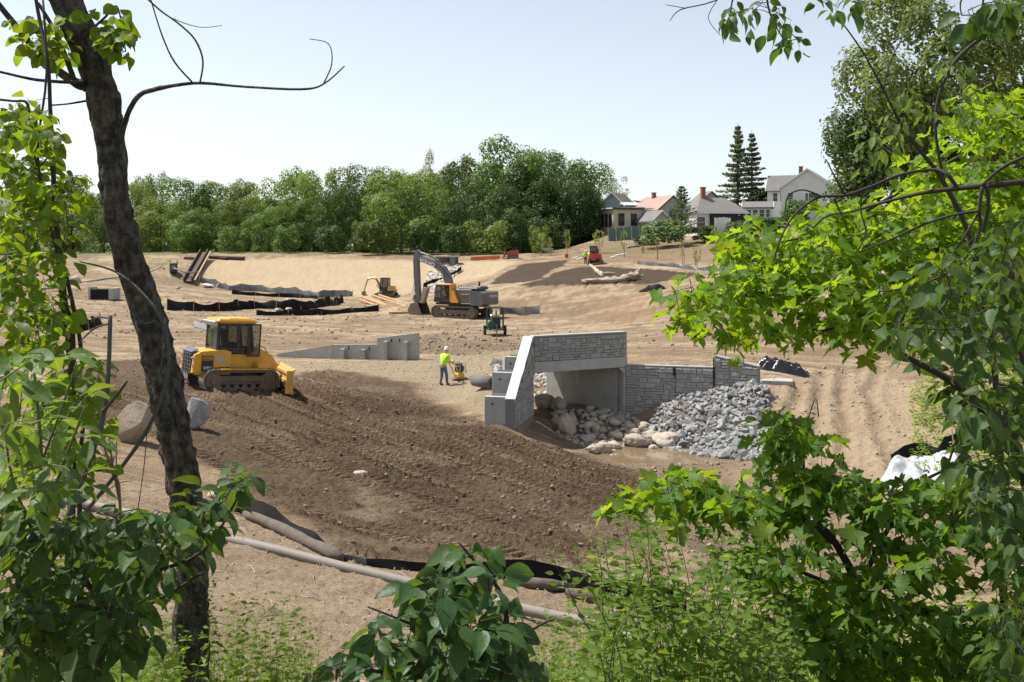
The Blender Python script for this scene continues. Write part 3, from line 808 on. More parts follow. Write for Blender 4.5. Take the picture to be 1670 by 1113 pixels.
def cabin(parent, x0, x1, y0, y1, z0, z1, post, m_frame, m_glass, lean=0.0, sill=.35, mid=True):
    """four posts, sills, headers and panes"""
    b = MB()
    for x in (x0, x1):
        for y in (y0, y1):
            dx = lean if x == x1 else 0
            b.tube([(x, y, z0), (x-dx, y, z1)], post*.62, 4)
    for z in (z0+sill, z1-post*.4):
        dx = lean*(z-z0)/(z1-z0)
        b.box(((x0+x1-dx)/2, y0, z), (x1-x0-dx, post*.8, post*.8)).box(((x0+x1-dx)/2, y1, z), (x1-x0-dx, post*.82, post*.82))
        b.box((x0, (y0+y1)/2, z), (post*.84, y1-y0, post*.84)).box((x1-dx, (y0+y1)/2, z), (post*.86, y1-y0, post*.86))
    if mid:
        xm = x0+(x1-x0)*.55
        for y in (y0, y1): b.box((xm, y, (z0+z1)/2), (post*.9, post*.7, z1-z0-.02))
    b.box(((x0+x1)/2, y0, z0+sill/2), (x1-x0-.02, post*.5, sill)).box(((x0+x1)/2, y1, z0+sill/2), (x1-x0-.02, post*.5, sill))
    b.box((x0, (y0+y1)/2, z0+sill/2), (post*.5, y1-y0-.02, sill))
    fr = b.build('cab_frame', m_frame, parent)
    zi, zj = z0+sill, z1
    t = .012
    for y in (y0, y1): MB().box(((x0+x1-lean*.7)/2, y, (zi+zj)/2), (x1-x0-lean, t, zj-zi)).build('window_pane', m_glass, fr)
    MB().box((x0, (y0+y1)/2, (zi+zj)/2), (t, y1-y0, zj-zi)).build('window_pane', m_glass, fr)
    MB().add([(x1-.005, y0, z0+.05), (x1-.005, y1, z0+.05), (x1-lean-.005, y1, z1), (x1-lean-.005, y0, z1), (x1+.007, y0, z0+.05), (x1+.007, y1, z0+.05), (x1-lean+.007, y1, z1), (x1-lean+.007, y0, z1)],
             [(0,1,2,3),(4,5,6,7),(0,1,5,4),(1,2,6,5),(2,3,7,6),(3,0,4,7)]).build('windscreen', m_glass, fr)
    return fr

# --- bulldozer
dz_p = gp(372, 633)
doz = thing('bulldozer', 'yellow bulldozer with black cab parked on the dark tracked soil', 'bulldozer', (dz_p.x-.05, dz_p.y+.55, 0), R(35))
_c, _s = math.cos(R(35)), math.sin(R(35))
hs = [(gz(doz.location.x + u*_c - v*_s, doz.location.y + u*_s + v*_c), u, v) for u in (-1.2, 0, 1.2) for v in (-1, 0, 1)]
doz.location.z = sum(h[0] for h in hs)/9 - .03
pit = (sum(h[0] for h in hs if h[1] > 0) - sum(h[0] for h in hs if h[1] < 0))/3/2.4
doz.rotation_euler = (0, -math.atan(pit), R(35))
for y in (-.97, .97):
    crawler(doz, y, 3.05, .84, .56, 40, M_TRKB, M_TRK)
    MB().box((.1, y, .87), (1.9, .60, .035), bev=.01).box((.9, y*(.98), 1.0), (.5, .5, .22), bev=.04).build('fender', M_YEL, doz)
MB().box((0, 0, .62), (2.6, 1.2, .5), bev=.06).build('belly_frame', M_BLK, doz)
# rear body with radiator grille
body = MB().prism([(-1.72, .62), (-.35, .62), (-.35, 1.52), (-.62, 1.60), (-1.55, 1.52), (-1.72, 1.42)], -.80, .80).build('engine_body', M_YEL, doz)
for s in (-1, 1):   # chamfered rear corners
    MB().prism([(-1.86, .70), (-1.60, .70), (-1.60, 1.47), (-1.80, 1.40)], s*.60, s*.835).build('corner_panel', M_YEL, doz)
    MB().box((-1.875, s*.72, 1.02), (.03, .1, .07)).build('tail_lamp', M_REDL, doz)
    MB().box((-1.85, s*.72, 1.28), (.05, .13, .09)).build('work_lamp', M_LGREY, doz)
gr = MB().box((-1.80, 0, 1.05), (.06, 1.14, .86)).build('grille_frame', M_BLK, doz)
for k in range(11):
    MB().box((-1.85, 0, .68+k*.073), (.05, 1.08, .03), rot=(0, .5, 0)).build('grille_slat', M_BLK if k % 2 else M_STEEL, gr)
for y in (-.3, 0, .3): MB().box((-1.87, y, 1.05), (.03, .035, .82)).build('grille_bar', M_BLK, gr)
MB().box((-1.72, 0, 1.545), (.30, 1.16, .03), rot=(0, -.45, 0)).build('grille_hood', M_GREYP, doz)
for s in (-1, 1):
    vp = MB().box((-1.28, s*.806, 1.08), (.46, .03, .62)).build('vent_panel', M_BLK, doz)
    for k in range(4): MB().box((-1.28, s*.826, 1.20+k*.055), (.42, .02, .022)).build('vent_slat', M_YEL, vp)
    text('37PX', .155, (-1.28, s*.828, .88), (R(90), 0, 0 if s < 0 else R(180)), vp, M_WHT)
    MB().box((-.83, s*.806, 1.22), (.32, .02, .16)).build('decal', M_LGREY, doz)
    MB().box((-.62, s*.808, .90), (.5, .02, .05)).build('decal_strip', M_BLK, doz)
# cab
MB().box((-.18, 0, 1.50), (1.34, 1.40, .16), bev=.04).build('cab_floor', M_BLK, doz)
cabin(doz, -.86, .58, -.66, .66, 1.50, 2.62, .11, M_BLK, M_GLASS, .16, .12)
MB().box((-.885, .30, 2.06), (.02, .50, .62)).build('rear_window', M_GGRN, doz)
MB().box((-.83, -.30, 2.0), (.10, .5, .85)).build('rear_panel', M_BLK, doz)
rf = MB().box((-.15, 0, 2.72), (1.62, 1.50, .17), bev=.06)
rf.box((.0, 0, 2.80), (1.0, 1.2, .08), bev=.03)
roof = rf.build('roof', M_YEL, doz)
MB().box((-1.0, 0, 2.62), (.10, 1.44, .20), rot=(0, -.5, 0), bev=.02).build('rear_visor', M_LGREY, doz)
MB().box((-1.08, .95, 2.42), (.5, .5, .03), rot=(.5, .3, 0)).build('side_mirror', M_LGREY, doz)
dr = MB().box((.30, -.80, 2.0), (.06, .05, 1.3)).box((.72, -.98, 2.0), (.05, .05, 1.3)).box((.51, -.89, 2.62), (.48, .05, .06), rot=(0, 0, -.41)).box((.51, -.89, 1.37), (.48, .05, .06), rot=(0, 0, -.41)).build('door', M_BLK, doz)
MB().box((.51, -.89, 2.0), (.42, .012, 1.2), rot=(0, 0, -.41)).build('door_pane', M_GLASS, dr)
st = MB().box((-.2, 0, 1.78), (.5, .5, .14), bev=.05).box((-.42, 0, 2.1), (.13, .5, .6), rot=(0, -.15, 0), bev=.05).build('seat', M_SEAT, doz)
MB().box((.1, 0, 1.15), (1.1, 1.24, .62), bev=.03).build('side_tank', M_YEL, doz)
# nose
nose = MB().prism([(.55, .72), (1.66, .72), (1.72, .98), (1.45, 1.36), (.98, 1.62), (.55, 1.68)], -.52, .52).build('nose', M_YEL, doz)
MB().box((1.12, 0, 1.5), (.5, 1.0, .02), rot=(0, .62, 0)).build('nose_grille', M_YELD, doz)
MB().tube([(.75, -.5, 1.62), (.78, -.5, 1.80), (1.1, -.5, 1.68), (1.25, -.5, 1.48)], .018, 6).build('handrail', M_BLK, doz)
MB().cyl((.86, .3, 1.55), (.86, .3, 2.2), .05, 10).build('exhaust', M_BLK, doz)
# blade on its push frame
for s in (-1, 1):
    MB().tube([(.2, s*.62, .50), (1.9, s*.62, .42)], .11, 6).build('push_arm', M_YELD, doz)
    MB().tube([(1.25, s*.35, 1.1), (1.55, s*.35, .92)], .07, 8).build('lift_cylinder', M_YELD, doz)
    MB().tube([(1.55, s*.35, .92), (1.98, s*.35, .62)], .035, 8).build('cylinder_rod', M_CHROME, doz)
MB().tube([(1.7, -.6, .42), (1.9, 0, .5), (1.7, .6, .42)], .11, 6).build('c_frame', M_YELD, doz)
bl_ = MB()
prof = [(2.28, -.02), (2.16, .18), (2.12, .45), (2.18, .74), (2.32, .95)]
back = [(x-.07, z) for x, z in prof]
bl_.prism(prof + back[::-1], -1.58, 1.58)
blade = bl_.build('blade', M_YELD, doz)
blade.rotation_euler = (0, 0, R(-12)); blade.location = (-.22, -.42, 0.02)
MB().box((2.27, 0, .01), (.04, 3.16, .16), rot=(0, .5, 0)).build('cutting_edge', M_STEEL, blade)
MB().box((2.06, 0, .42), (.10, 2.6, .16), bev=.02).box((2.08, 0, .75), (.09, 2.6, .10)).build('blade_rib', M_YELD, blade)
for s in (-1, 1): MB().box((2.1, s*1.54, .45), (.28, .05, .9)).build('end_bit', M_YELD, blade)

# --- large excavator
ex_p = gp(752, 520)
EXR = R(150)
exc = thing('excavator', 'large dark grey crawler excavator with orange cab and arched boom', 'excavator', (ex_p.x, ex_p.y+1.6, ex_p.z), EXR)
exc.location.z = gz(exc.location.x, exc.location.y) - .02
for y in (-1.3, 1.3):
    crawler(exc, y, 4.9, 1.02, .62, 46, M_TRK, M_TRK)
MB().box((0, 0, .75), (2.6, 2.1, .45), bev=.1).cyl((0, 0, .95), (0, 0, 1.2), .75, 24).build('undercarriage', M_BLK, exc)
MB().box((-.35, 0, 1.28), (5.0, 2.75, .2), bev=.05).build('platform', M_BLK, exc)
cw = MB()
cw.prism([(-3.18, 1.32), (-3.02, 1.18), (-1.85, 1.18), (-1.85, 2.48), (-2.95, 2.48), (-3.15, 2.36)], -1.49, 1.49)
cwo = cw.build('counterweight', M_GREYP, exc)
text('VOLVO', .36, (-3.185, -.55, 2.0), (R(90), 0, R(-90)), cwo, M_WHT, sx=1.25)
MB().box((-.95, -.1, 2.02), (1.8, 2.6, 1.3), bev=.06).build('engine_house', M_GREYP, exc)
MB().box((-1.25, -.1, 2.74), (2.2, 2.1, .22), bev=.1).box((-1.9, -.3, 2.86), (.9, 1.2, .16), bev=.06).build('engine_cover', M_GREYP, exc)
MB().box((-1.15, 1.215, 2.2), (.9, .03, .09)).build('stripe', M_ORANGE, exc)
MB().box((-1.72, 1.22, 1.9), (.10, .03, .95)).build('door_edge', M_LGREY, exc)
MB().cyl((-1.65, -.5, 2.8), (-1.65, -.5, 3.35), .09, 10).build('exhaust', M_BLK, exc)
# railing in red on the deck
MB().tube([(-.1, -.9, 2.7), (-.1, -.9, 3.05), (-1.1, -1.2, 3.05), (-1.1, -1.2, 2.7)], .03, 6).build('handrail', M_RED, exc)
MB().tube([(.2, .3, 2.7), (.2, .3, 3.0), (.2, -.2, 3.0), (.2, -.2, 2.7)], .03, 6).build('handrail', M_RED, exc)
# cab on the operator's side
cabin(exc, .45, 2.2, .50, 1.48, 1.42, 3.05, .085, M_BLK, M_GLASS, .22, .42)
MB().box((1.2, .99, 3.10), (1.72, 1.08, .12), bev=.05).build('cab_roof', M_ORANGE, exc)
MB().box((.37, .99, 2.28), (.14, 1.06, 1.66), bev=.03).build('cab_pillar', M_ORANGE, exc)
MB().prism([(-.55, 1.4), (.30, 1.4), (.30, 2.55), (.0, 2.55)], 1.06, 1.5).build('cab_side_panel', M_ORANGE, exc)
MB().box((1.0, .95, 1.85), (.55, .55, .16), bev=.05).box((.78, .95, 2.25), (.14, .52, .7), bev=.05).build('seat', M_SEAT, exc)
MB().box((1.6, .95, 1.7), (.5, .9, .5), bev=.1).build('lower_screen', M_LGREY, exc)
# boom, stick, bucket in the plane y = -.1
boom = MB().prism([(.75, 1.85), (1.05, 1.6), (1.85, 3.4), (2.35, 4.25), (3.2, 4.72), (5.15, 5.35), (5.22, 5.62), (4.9, 5.72), (3.0, 5.22), (2.0, 4.75), (1.45, 3.95)], -.38, .22).build('boom', M_GREYP, exc)
text('VOLVO', .5, (3.9, .232, 5.13), (R(90), R(17), R(180)), boom, M_WHT, sx=1.1)
for yy in (-.52, .36):
    MB().tube([(1.35, yy, 1.75), (1.75, yy, 3.1)], .11, 10).build('boom_cylinder', M_GREYP, exc)
    MB().tube([(1.75, yy, 3.1), (2.05, yy, 4.1)], .06, 10).build('cylinder_rod', M_CHROME, exc)
MB().tube([(2.7, -.08, 5.28), (3.9, -.08, 5.86)], .12, 10).build('stick_cylinder', M_GREYP, exc)
MB().tube([(3.9, -.08, 5.86), (5.25, -.08, 6.22)], .075, 12).build('cylinder_rod', M_CHROME, exc)
MB().tube([(2.2, .1, 4.9), (3.2, .1, 5.35), (4.6, .1, 5.75)], .03, 6).tube([(1.3, .26, 3.8), (2.3, .26, 4.75)], .03, 6).build('hydraulic_hose', M_BLK, boom)
MB().prism([(4.85, 5.55), (5.1, 5.1), (5.0, 3.2), (4.85, 1.35), (5.2, 1.25), (5.5, 3.2), (5.62, 5.3), (5.52, 6.15), (5.2, 6.38), (5.0, 6.3)], -.30, .14).build('stick', M_GREYP, exc)
MB().tube([(5.62, -.08, 5.4), (5.62, -.08, 3.6)], .09, 10).build('bucket_cylinder', M_GREYP, exc)
MB().tube([(5.62, -.08, 3.6), (5.55, -.08, 2.0)], .05, 10).build('cylinder_rod', M_CHROME, exc)
MB().tube([(5.45, .12, 3.3), (5.7, .12, 2.2), (5.3, .12, 2.7), (5.1, .12, 3.3)], .025, 6).build('hydraulic_hose', M_BLK, exc)
MB().prism([(5.5, 1.95), (5.7, 1.6), (5.3, .9), (5.1, 1.05)], -.32, .16).build('bucket_link', M_STEEL, exc)
MB().prism([(3.95, 2.62), (4.4, 2.75), (4.75, 1.35), (4.55, 1.1), (4.35, 1.3)], -.34, .18).build('thumb', mat('dusty_steel', (.33, .28, .20), .7, var=.2, dirt=(.2, .16, .11)), exc)
bk = MB()
pr = [(4.70, 1.25), (5.45, 1.15), (5.85, .55), (5.75, .12), (5.2, -.02), (4.15, .02)]
inn = [(4.76, 1.18), (5.40, 1.08), (5.74, .53), (5.66, .20), (5.17, .06), (4.2, .08)]
bk.prism(pr + inn[::-1], -.85, .70)
bucket = bk.build('bucket', mat('dirt_polished_steel', (.30, .28, .25), .5, metal=.3, var=.25, dirt=(.3, .24, .17), damt=.7), exc)
for yy in (-.86, .68): MB().prism(pr, yy, yy+.04).build('bucket_cheek', M_TRK, bucket)
for k in range(5): MB().box((4.06, -.72+k*.32, .05), (.3, .11, .07)).build('bucket_tooth', M_STEEL, bucket)

# --- small excavators
def mini(name, label, p, rot, m_body, arm, s=1.0, m_boom=None):
    t = thing(name, label, 'mini excavator', p, rot)
    m_boom = m_boom or m_body
    for y in (-.78*s, .78*s): crawler(t, y, 2.3*s, .56*s, .38*s, 24, M_TRK, M_TRK)
    MB().box((0, 0, .45*s), (1.2*s, 1.2*s, .3*s), bev=.05).build('undercarriage', M_BLK, t)
    MB().box((-.1*s, 0, .74*s), (2.0*s, 1.75*s, .14*s), bev=.04).build('platform', M_BLK, t)
    b = MB(); n = 12
    prof = [(-.25*s, 0)]
    pts = [(-.30, -.9), (-.30, .9)] + [(-.62-.48*math.sin(math.pi*(k+.5)/n)**.6, .9*math.cos(math.pi*(k+.5)/n)) for k in range(n)]
    for (z0, z1, g) in ((.80, 1.12, 1.0), (1.12, 1.30, .97), (1.30, 1.42, .86)):
        q = [(x*s*(g if x < -.4 else 1), y*s*g) for x, y in pts]
        m_ = len(q)
        b.add([(x, y, z0*s) for x, y in q] + [(x, y, z1*s) for x, y in q], [tuple(range(m_)), tuple(range(2*m_-1, m_-1, -1))] + [(i, (i+1) % m_, m_+(i+1) % m_, m_+i) for i in range(m_)])
    b.build('counterweight', m_body, t)
    MB().box((.35*s, -.55*s, 1.0*s), (1.1*s, .55*s, .4*s), bev=.05).build('side_cover', m_body, t)
    cabin(t, -.28*s, .82*s, -.22*s, .72*s, .82*s, 2.42*s, .075*s, M_BLK, M_GLASS, .12*s, .35*s, False)
    MB().box((.26*s, .25*s, 2.46*s), (1.2*s, 1.05*s, .07*s), bev=.02).build('cab_roof', M_BLK, t)
    MB().box((.05*s, .25*s, 1.2*s), (.4*s, .45*s, .12*s)).box((-.12*s, .25*s, 1.5*s), (.1*s, .42*s, .55*s)).build('seat', M_SEAT, t)
    bp, sp, kp = arm
    y0, y1 = -.16*s, .08*s
    def limb(nm, pts, r0, r1, m):
        pts = [(x*s, (y0+y1)/2, z*s) for x, z in pts]; k = len(pts)
        return MB().tube(pts, [s*(r0+(r1-r0)*i/(k-1)) for i in range(k)], 4).build(nm, m, t)
    limb('boom', bp, .17, .12, m_boom); limb('stick', sp, .13, .09, m_boom)
    limb('boom_cylinder', [(bp[0][0]+.2, bp[0][1]-.1), ((bp[0][0]+bp[1][0])/2+.3, (bp[0][1]+bp[1][1])/2-.1)], .06, .05, M_STEEL)
    limb('stick_cylinder', [(bp[1][0], bp[1][1]+.22), (sp[0][0], sp[0][1]+.15)], .06, .04, M_STEEL)
    x, z = kp
    MB().prism([((x+a)*s, (z+c)*s) for a, c in ((-.1, .35), (.2, .3), (.28, .0), (.1, -.25), (-.45, -.3), (-.2, -.1))], -.35*s, .27*s).build('bucket', M_STEEL, t)
    MB().box((1.5*s, 0, .28*s), (.08*s, 1.9*s, .36*s)).box((1.2*s, .4*s, .3*s), (.6*s, .1*s, .1*s)).box((1.2*s, -.4*s, .3*s), (.6*s, .1*s, .1*s)).build('dozer_blade', m_body if s > .9 else M_BLK, t)
    return t
q = gp(632, 484)
mini('mini_excavator', 'small tan yellow excavator digging at the foot of the dam slope', q, R(168), M_YELD,
     ([(.9, 1.1), (1.55, 2.3), (2.2, 2.45), (2.9, 2.2)], [(2.75, 2.35), (3.15, 1.2), (3.3, .6)], (3.25, .35)), 1.0, M_YELD)
q = gp(971, 431)
mini('mini_excavator', 'red mini excavator seen from the rear on the hillside beside two workers', q, R(80), M_RED,
     ([(.9, 1.1), (1.7, 2.0), (2.6, 2.1), (3.2, 1.8)], [(3.1, 1.9), (3.0, 1.0), (2.8, .6)], (2.7, .35)), .98, M_BLK)

# --- little red track loader by the trees
q = gp(836, 422)
ld = thing('track_loader', 'small red stand-on track loader with raised bucket plate at the wood edge', 'loader', q, R(172))
for y in (-.45, .45): crawler(ld, y, 1.6, .48, .24, 18, M_TRK, M_TRK)
MB().prism([(-.85, .35), (.7, .35), (.75, .8), (-.1, 1.15), (-.85, 1.2)], -.32, .32).build('body', M_RED, ld)
for y in (-.42, .42): MB().tube([(-.75, y, 1.15), (.2, y, 1.1), (1.05, y, .5)], .06, 5).build('lift_arm', M_BLK, ld)
MB().prism([(1.1, .15), (1.6, .12), (1.65, .2), (1.3, .35), (1.25, 1.15), (1.1, 1.2)], -.6, .6).build('bucket', M_RED, ld)
MB().box((-.6, 0, 1.3), (.3, .6, .15), bev=.03).build('control_panel', M_BLK, ld)

# --- green trailer pump beside the excavator
q = gp(807, 548)
pu = thing('trailer_pump', 'dark green trailer mounted pump with lifting frame and two wheels', 'pump', (q.x, q.y+.6, gz(q.x, q.y+.6)), R(-90+4))
for s in (-1, 1):
    w = MB().lathe([(.12, -.10), (.30, -.11), (.33, -.06), (.33, .06), (.30, .11), (.12, .10)], 18).build('wheel', M_TYRE, pu, loc=(-.1, s*.78, .33), rot=(R(90), 0, 0))
    MB().lathe([(.02, -.115), (.15, -.10), (.15, .10), (.02, .115)], 12).build('rim', M_GREEN, w)
    MB().box((-.1, s*.78, .70), (.8, .28, .04), bev=.015).build('mudguard', M_GREEN, pu)
    f = MB().tube([(-.5, s*.62, .4), (-.5, s*.62, 2.1), (.55, s*.62, 2.1), (.55, s*.62, .4)], .04, 6).build('frame_post', M_GREEN, pu)
MB().tube([(-.5, -.62, 2.1), (-.5, .62, 2.1)], .04, 6).tube([(.55, -.62, 2.1), (.55, .62, 2.1)], .04, 6).tube([(0, -.62, 2.1), (0, .62, 2.1)], .03, 6).build('frame_bar', M_GREEN, pu)
MB().box((0, 0, .5), (2.2, 1.1, .12), bev=.02).build('chassis', M_GREEN, pu)
MB().box((-.1, .05, 1.0), (1.1, .72, .9), bev=.05).build('engine', M_GREEN, pu)
MB().box((.52, .05, 1.05), (.10, .60, .62), bev=.02).build('radiator', M_BLK, pu)
MB().lathe([(.1, -.2), (.32, -.18), (.36, 0), (.32, .18), (.1, .2)], 14).build('pump_casing', M_GREEN, pu, loc=(.78, -.28, .82), rot=(0, R(90), 0))
MB().tube([(.8, -.28, 1.1), (.8, -.3, 1.5), (.6, -.35, 1.6)], .09, 8).build('outlet_pipe', M_STEEL, pu)
MB().cyl((-.2, .1, 1.4), (-.2, .1, 1.85), .06, 8).build('exhaust', M_BLK, pu)
MB().tube([(1.05, .25, .5), (1.55, 0, .46)], .05, 6).tube([(1.05, -.25, .5), (1.55, 0, .46)], .05, 6).tube([(1.5, 0, .5), (1.9, 0, .46)], .05, 6).build('drawbar', M_GREEN, pu)
MB().cyl((1.55, .06, .02), (1.55, .06, .95), .045, 8).build('jack_stand', M_STEEL, pu)

# --- pump with hoses near the rusty pile
q = gp(283, 446)
p2_ = thing('dewatering_pump', 'green dewatering pump with grey hoses left of the rusty steel chute', 'pump', q, R(-70))
MB().box((0, 0, .35), (1.9, 1.1, .3), bev=.04).build('skid', M_BLK, p2_)
MB().box((-.2, 0, 1.0), (1.2, .9, 1.0), bev=.06).build('engine', M_GREEN, p2_)
MB().tube([(-.8, -.5, .4), (-.8, -.5, 1.9), (.7, -.5, 1.9), (.7, -.5, .4)], .05, 6).tube([(-.8, .5, .4), (-.8, .5, 1.9), (.7, .5, 1.9), (.7, .5, .4)], .05, 6).build('frame', M_GREEN, p2_)
MB().lathe([(.1, -.25), (.4, -.2), (.42, .1), (.2, .25)], 12).build('pump_casing', M_STEEL, p2_, loc=(.8, 0, .8), rot=(0, R(90), 0))
M_HOSE = mat('grey_hose', (.34, .34, .33), .7, var=.12, dirt=(.25, .2, .15))
MB().tube([(.9, 0, .8), (1.5, .3, .7), (1.7, 1.4, .2), (1.0, 2.8, .15), (.3, 3.4, .2)], .11, 8).build('hose', M_HOSE, p2_, True)
hp = [gp(*k) for k in [(268, 440), (262, 436), (240, 447), (212, 452), (170, 456), (130, 462), (100, 470), (60, 474)]]
hs_ = MB().tube([p + Vector((0, 0, .08)) for p in hp], .11, 8).build('discharge_hose', M_HOSE, None, True)
tag(hs_, 'grey discharge hose lying across the pale dirt from the pump', 'hose')
# ------------------------------------------------------------------ people
M_SKIN = mat('skin', (.46, .27, .19), .55, var=.06)
M_LIME = mat('hi_vis_lime', (.50, .88, .03), .7, var=.05, scale=10)
M_JEAN = mat('denim', (.10, .15, .23), .85, var=.15, scale=14)
M_NAVY = mat('dark_trousers', (.03, .033, .045), .85, var=.15)
M_BOOT = mat('work_boot', (.16, .11, .07), .8, var=.2)
M_HELM = mat('white_helmet', (.72, .72, .70), .35, var=.03)
M_HAIR = mat('dark_hair', (.03, .022, .016), .8)

def skin_mesh(name, nodes, edges, m, root=0, sub=1):
    me = bpy.data.meshes.new(name)
    me.from_pydata([n[0] for n in nodes], edges, [])
    o = bpy.data.objects.new(name, me); COL.objects.link(o)
    md = o.modifiers.new('s', 'SKIN')
    for i, n in enumerate(nodes):
        sv = me.skin_vertices[0].data[i]
        r = n[1]; sv.radius = r if isinstance(r, tuple) else (r, r)
        sv.use_root = (i == root)
    if sub:
        sd = o.modifiers.new('u', 'SUBSURF'); sd.levels = sub; sd.render_levels = sub
    dg = bpy.context.evaluated_depsgraph_get()
    dg.update()
    r = bpy.data.meshes.new_from_object(o.evaluated_get(dg))
    r.name = name
    bpy.data.objects.remove(o); bpy.data.meshes.remove(me)
    r.materials.clear(); r.materials.append(m)
    r.polygons.foreach_set('use_smooth', [True]*len(r.polygons))
    return r

def person(label, loc, rotz, shirt, trousers, pose, group=None, helmet=True):
    """standing figure, +y forward; pose gives hand and foot positions"""
    t = thing('person', label, 'person', loc, rotz, group)
    ln = pose.get('lean', .06)
    P = lambda x, y, z: (x, y + ln*max(0, z-.9), z)
    hl, hr = pose['hands']; fl, fr = pose['feet']
    V = []; E = []
    def nd(p, r, par=None):
        V.append((tuple(p), r)); i = len(V)-1
        if par is not None: E.append((par, i))
        return i
    pel = nd(P(0, 0, .96), (.12, .10)); wa = nd(P(0, 0, 1.12), (.12, .09), pel); ch = nd(P(0, .0, 1.34), (.13, .10), wa)
    nk = nd(P(0, .02, 1.50), .058, ch); hd0 = nd(P(0, .05, 1.58), (.068, .078), nk); hd1 = nd(P(0, .06, 1.68), (.078, .095), hd0); nd(P(0, .05, 1.775), (.055, .065), hd1)
    arms = []
    for s, h in ((-1, hl), (1, hr)):
        sh = nd(P(s*.19, 0, 1.42), .062, ch)
        S = Vector(P(s*.19, 0, 1.42)); Hh = Vector(h)
        el = (S+Hh)/2 + Vector((s*.10, -.08, -.10))
        e = nd(el, .043, sh); w = nd(Hh, .030, e)
        d = (Hh-el).normalized(); sd = Vector((0, 0, 1)).cross(d).normalized()*s
        pm = Hh + d*.07
        pi = nd(pm, (.038, .022), w)
        for k in range(4):
            a = pm + d*.03 + sd*(.026-.017*k)
            b_ = a + d*(.045 - .006*abs(k-1.2)) + Vector((0, 0, -.022)); f0 = nd(a, .010, pi); f1 = nd(b_, .009, f0)
            nd(b_ + d*.008 + Vector((0, 0, -.03)), .008, f1)
        th = nd(Hh + d*.045 + sd*.038 + Vector((0, 0, -.01)), .011, pi); nd(Hh + d*.075 + sd*.05 + Vector((0, 0, -.03)), .010, th)
        arms.append((S, el, Hh))
    legs = []
    for s, f in ((-1, fl), (1, fr)):
        hp = nd(P(s*.095, 0, .90), (.088, .09), pel)
        f = Vector(f); H0 = Vector(P(s*.095, 0, .90))
        k = (H0+f)/2 + Vector((0, .05, .02))
        kn = nd(k, .060, hp); an = nd(f + Vector((0, 0, .09)), .042, kn); nd(f + Vector((0, .15, .045)), (.045, .035), an)
        legs.append((H0, k, f))
    link_mesh('body', skin_mesh('body', V, E, M_SKIN), t)
    # face
    fc = MB()
    hy = ln*.78
    fc.box((0, .165+hy, 1.655), (.028, .035, .05), bev=.01)
    for s in (-1, 1): fc.box((s*.085, .055+hy, 1.66), (.02, .045, .065), bev=.008)
    link_mesh('nose_and_ears', fc.mesh('face', M_SKIN), t)
    eb = MB()
    for s in (-1, 1): eb.box((s*.034, .150+hy, 1.685), (.028, .012, .014), bev=.004)
    eb.box((0, .148+hy, 1.605), (.05, .012, .012), bev=.003)
    link_mesh('eyes_and_mouth', eb.mesh('eyes', M_HAIR), t)
    # shirt
    V2 = []; E2 = []
    V, E = V2, E2
    def nd2(p, r, par=None):
        V2.append((tuple(p), r)); i = len(V2)-1
        if par is not None: E2.append((par, i))
        return i
    a0 = nd2(P(0, 0, .86), (.165, .145)); a1 = nd2(P(0, 0, 1.12), (.178, .15), a0); a2 = nd2(P(0, 0, 1.34), (.195, .165), a1); a3 = nd2(P(0, .015, 1.48), (.095, .085), a2)
    for s, (S, el, Hh) in zip((-1, 1), arms):
        b0 = nd2(S, .092, a2); nd2(S + (el-S)*.80, .068, b0)
    link_mesh('shirt', skin_mesh('shirt', V2, E2, shirt), t)
    V3 = []; E3 = []
    def nd3(p, r, par=None):
        V3.append((tuple(p), r)); i = len(V3)-1
        if par is not None: E3.append((par, i))
        return i
    c0 = nd3(P(0, 0, .97), (.163, .125))
    for s, (H0, k, f) in zip((-1, 1), legs):
        c1 = nd3(H0 + Vector((0, 0, -.04)), (.103, .108), c0); c2 = nd3(k, .078, c1); nd3(f + Vector((0, 0, .07)), .066, c2)
    link_mesh('trousers', skin_mesh('trousers', V3, E3, trousers), t)
    for (H0, k, f) in legs:
        link_mesh('boot', skin_mesh('boot', [(tuple(f + Vector((0, -.05, .06))), .052), (tuple(f + Vector((0, .06, .05))), .05), (tuple(f + Vector((0, .19, .038))), (.05, .036)), (tuple(f + Vector((0, -.01, .14))), .055)], [(0, 1), (1, 2), (0, 3)], M_BOOT), t)
    if helmet:
        hb = MB().lathe([(.135, 0), (.138, .02), (.118, .03), (.112, .08), (.085, .13), (.04, .155), (.005, .16)], 16)
        hb.box((0, .12, .012), (.16, .12, .02), bev=.008)
        hb.build('helmet', M_HELM, t, True, loc=(0, .055+hy, 1.70))
    return t

q = gp(723, 630)
WRK = q
person('worker in lime shirt, jeans and white helmet steering a plate compactor', q, R(-38), M_LIME, M_JEAN,
       dict(hands=((-.16, .46, 1.06), (.16, .46, 1.06)), feet=((-.12, -.08, 0), (.12, .14, 0)), lean=.22))
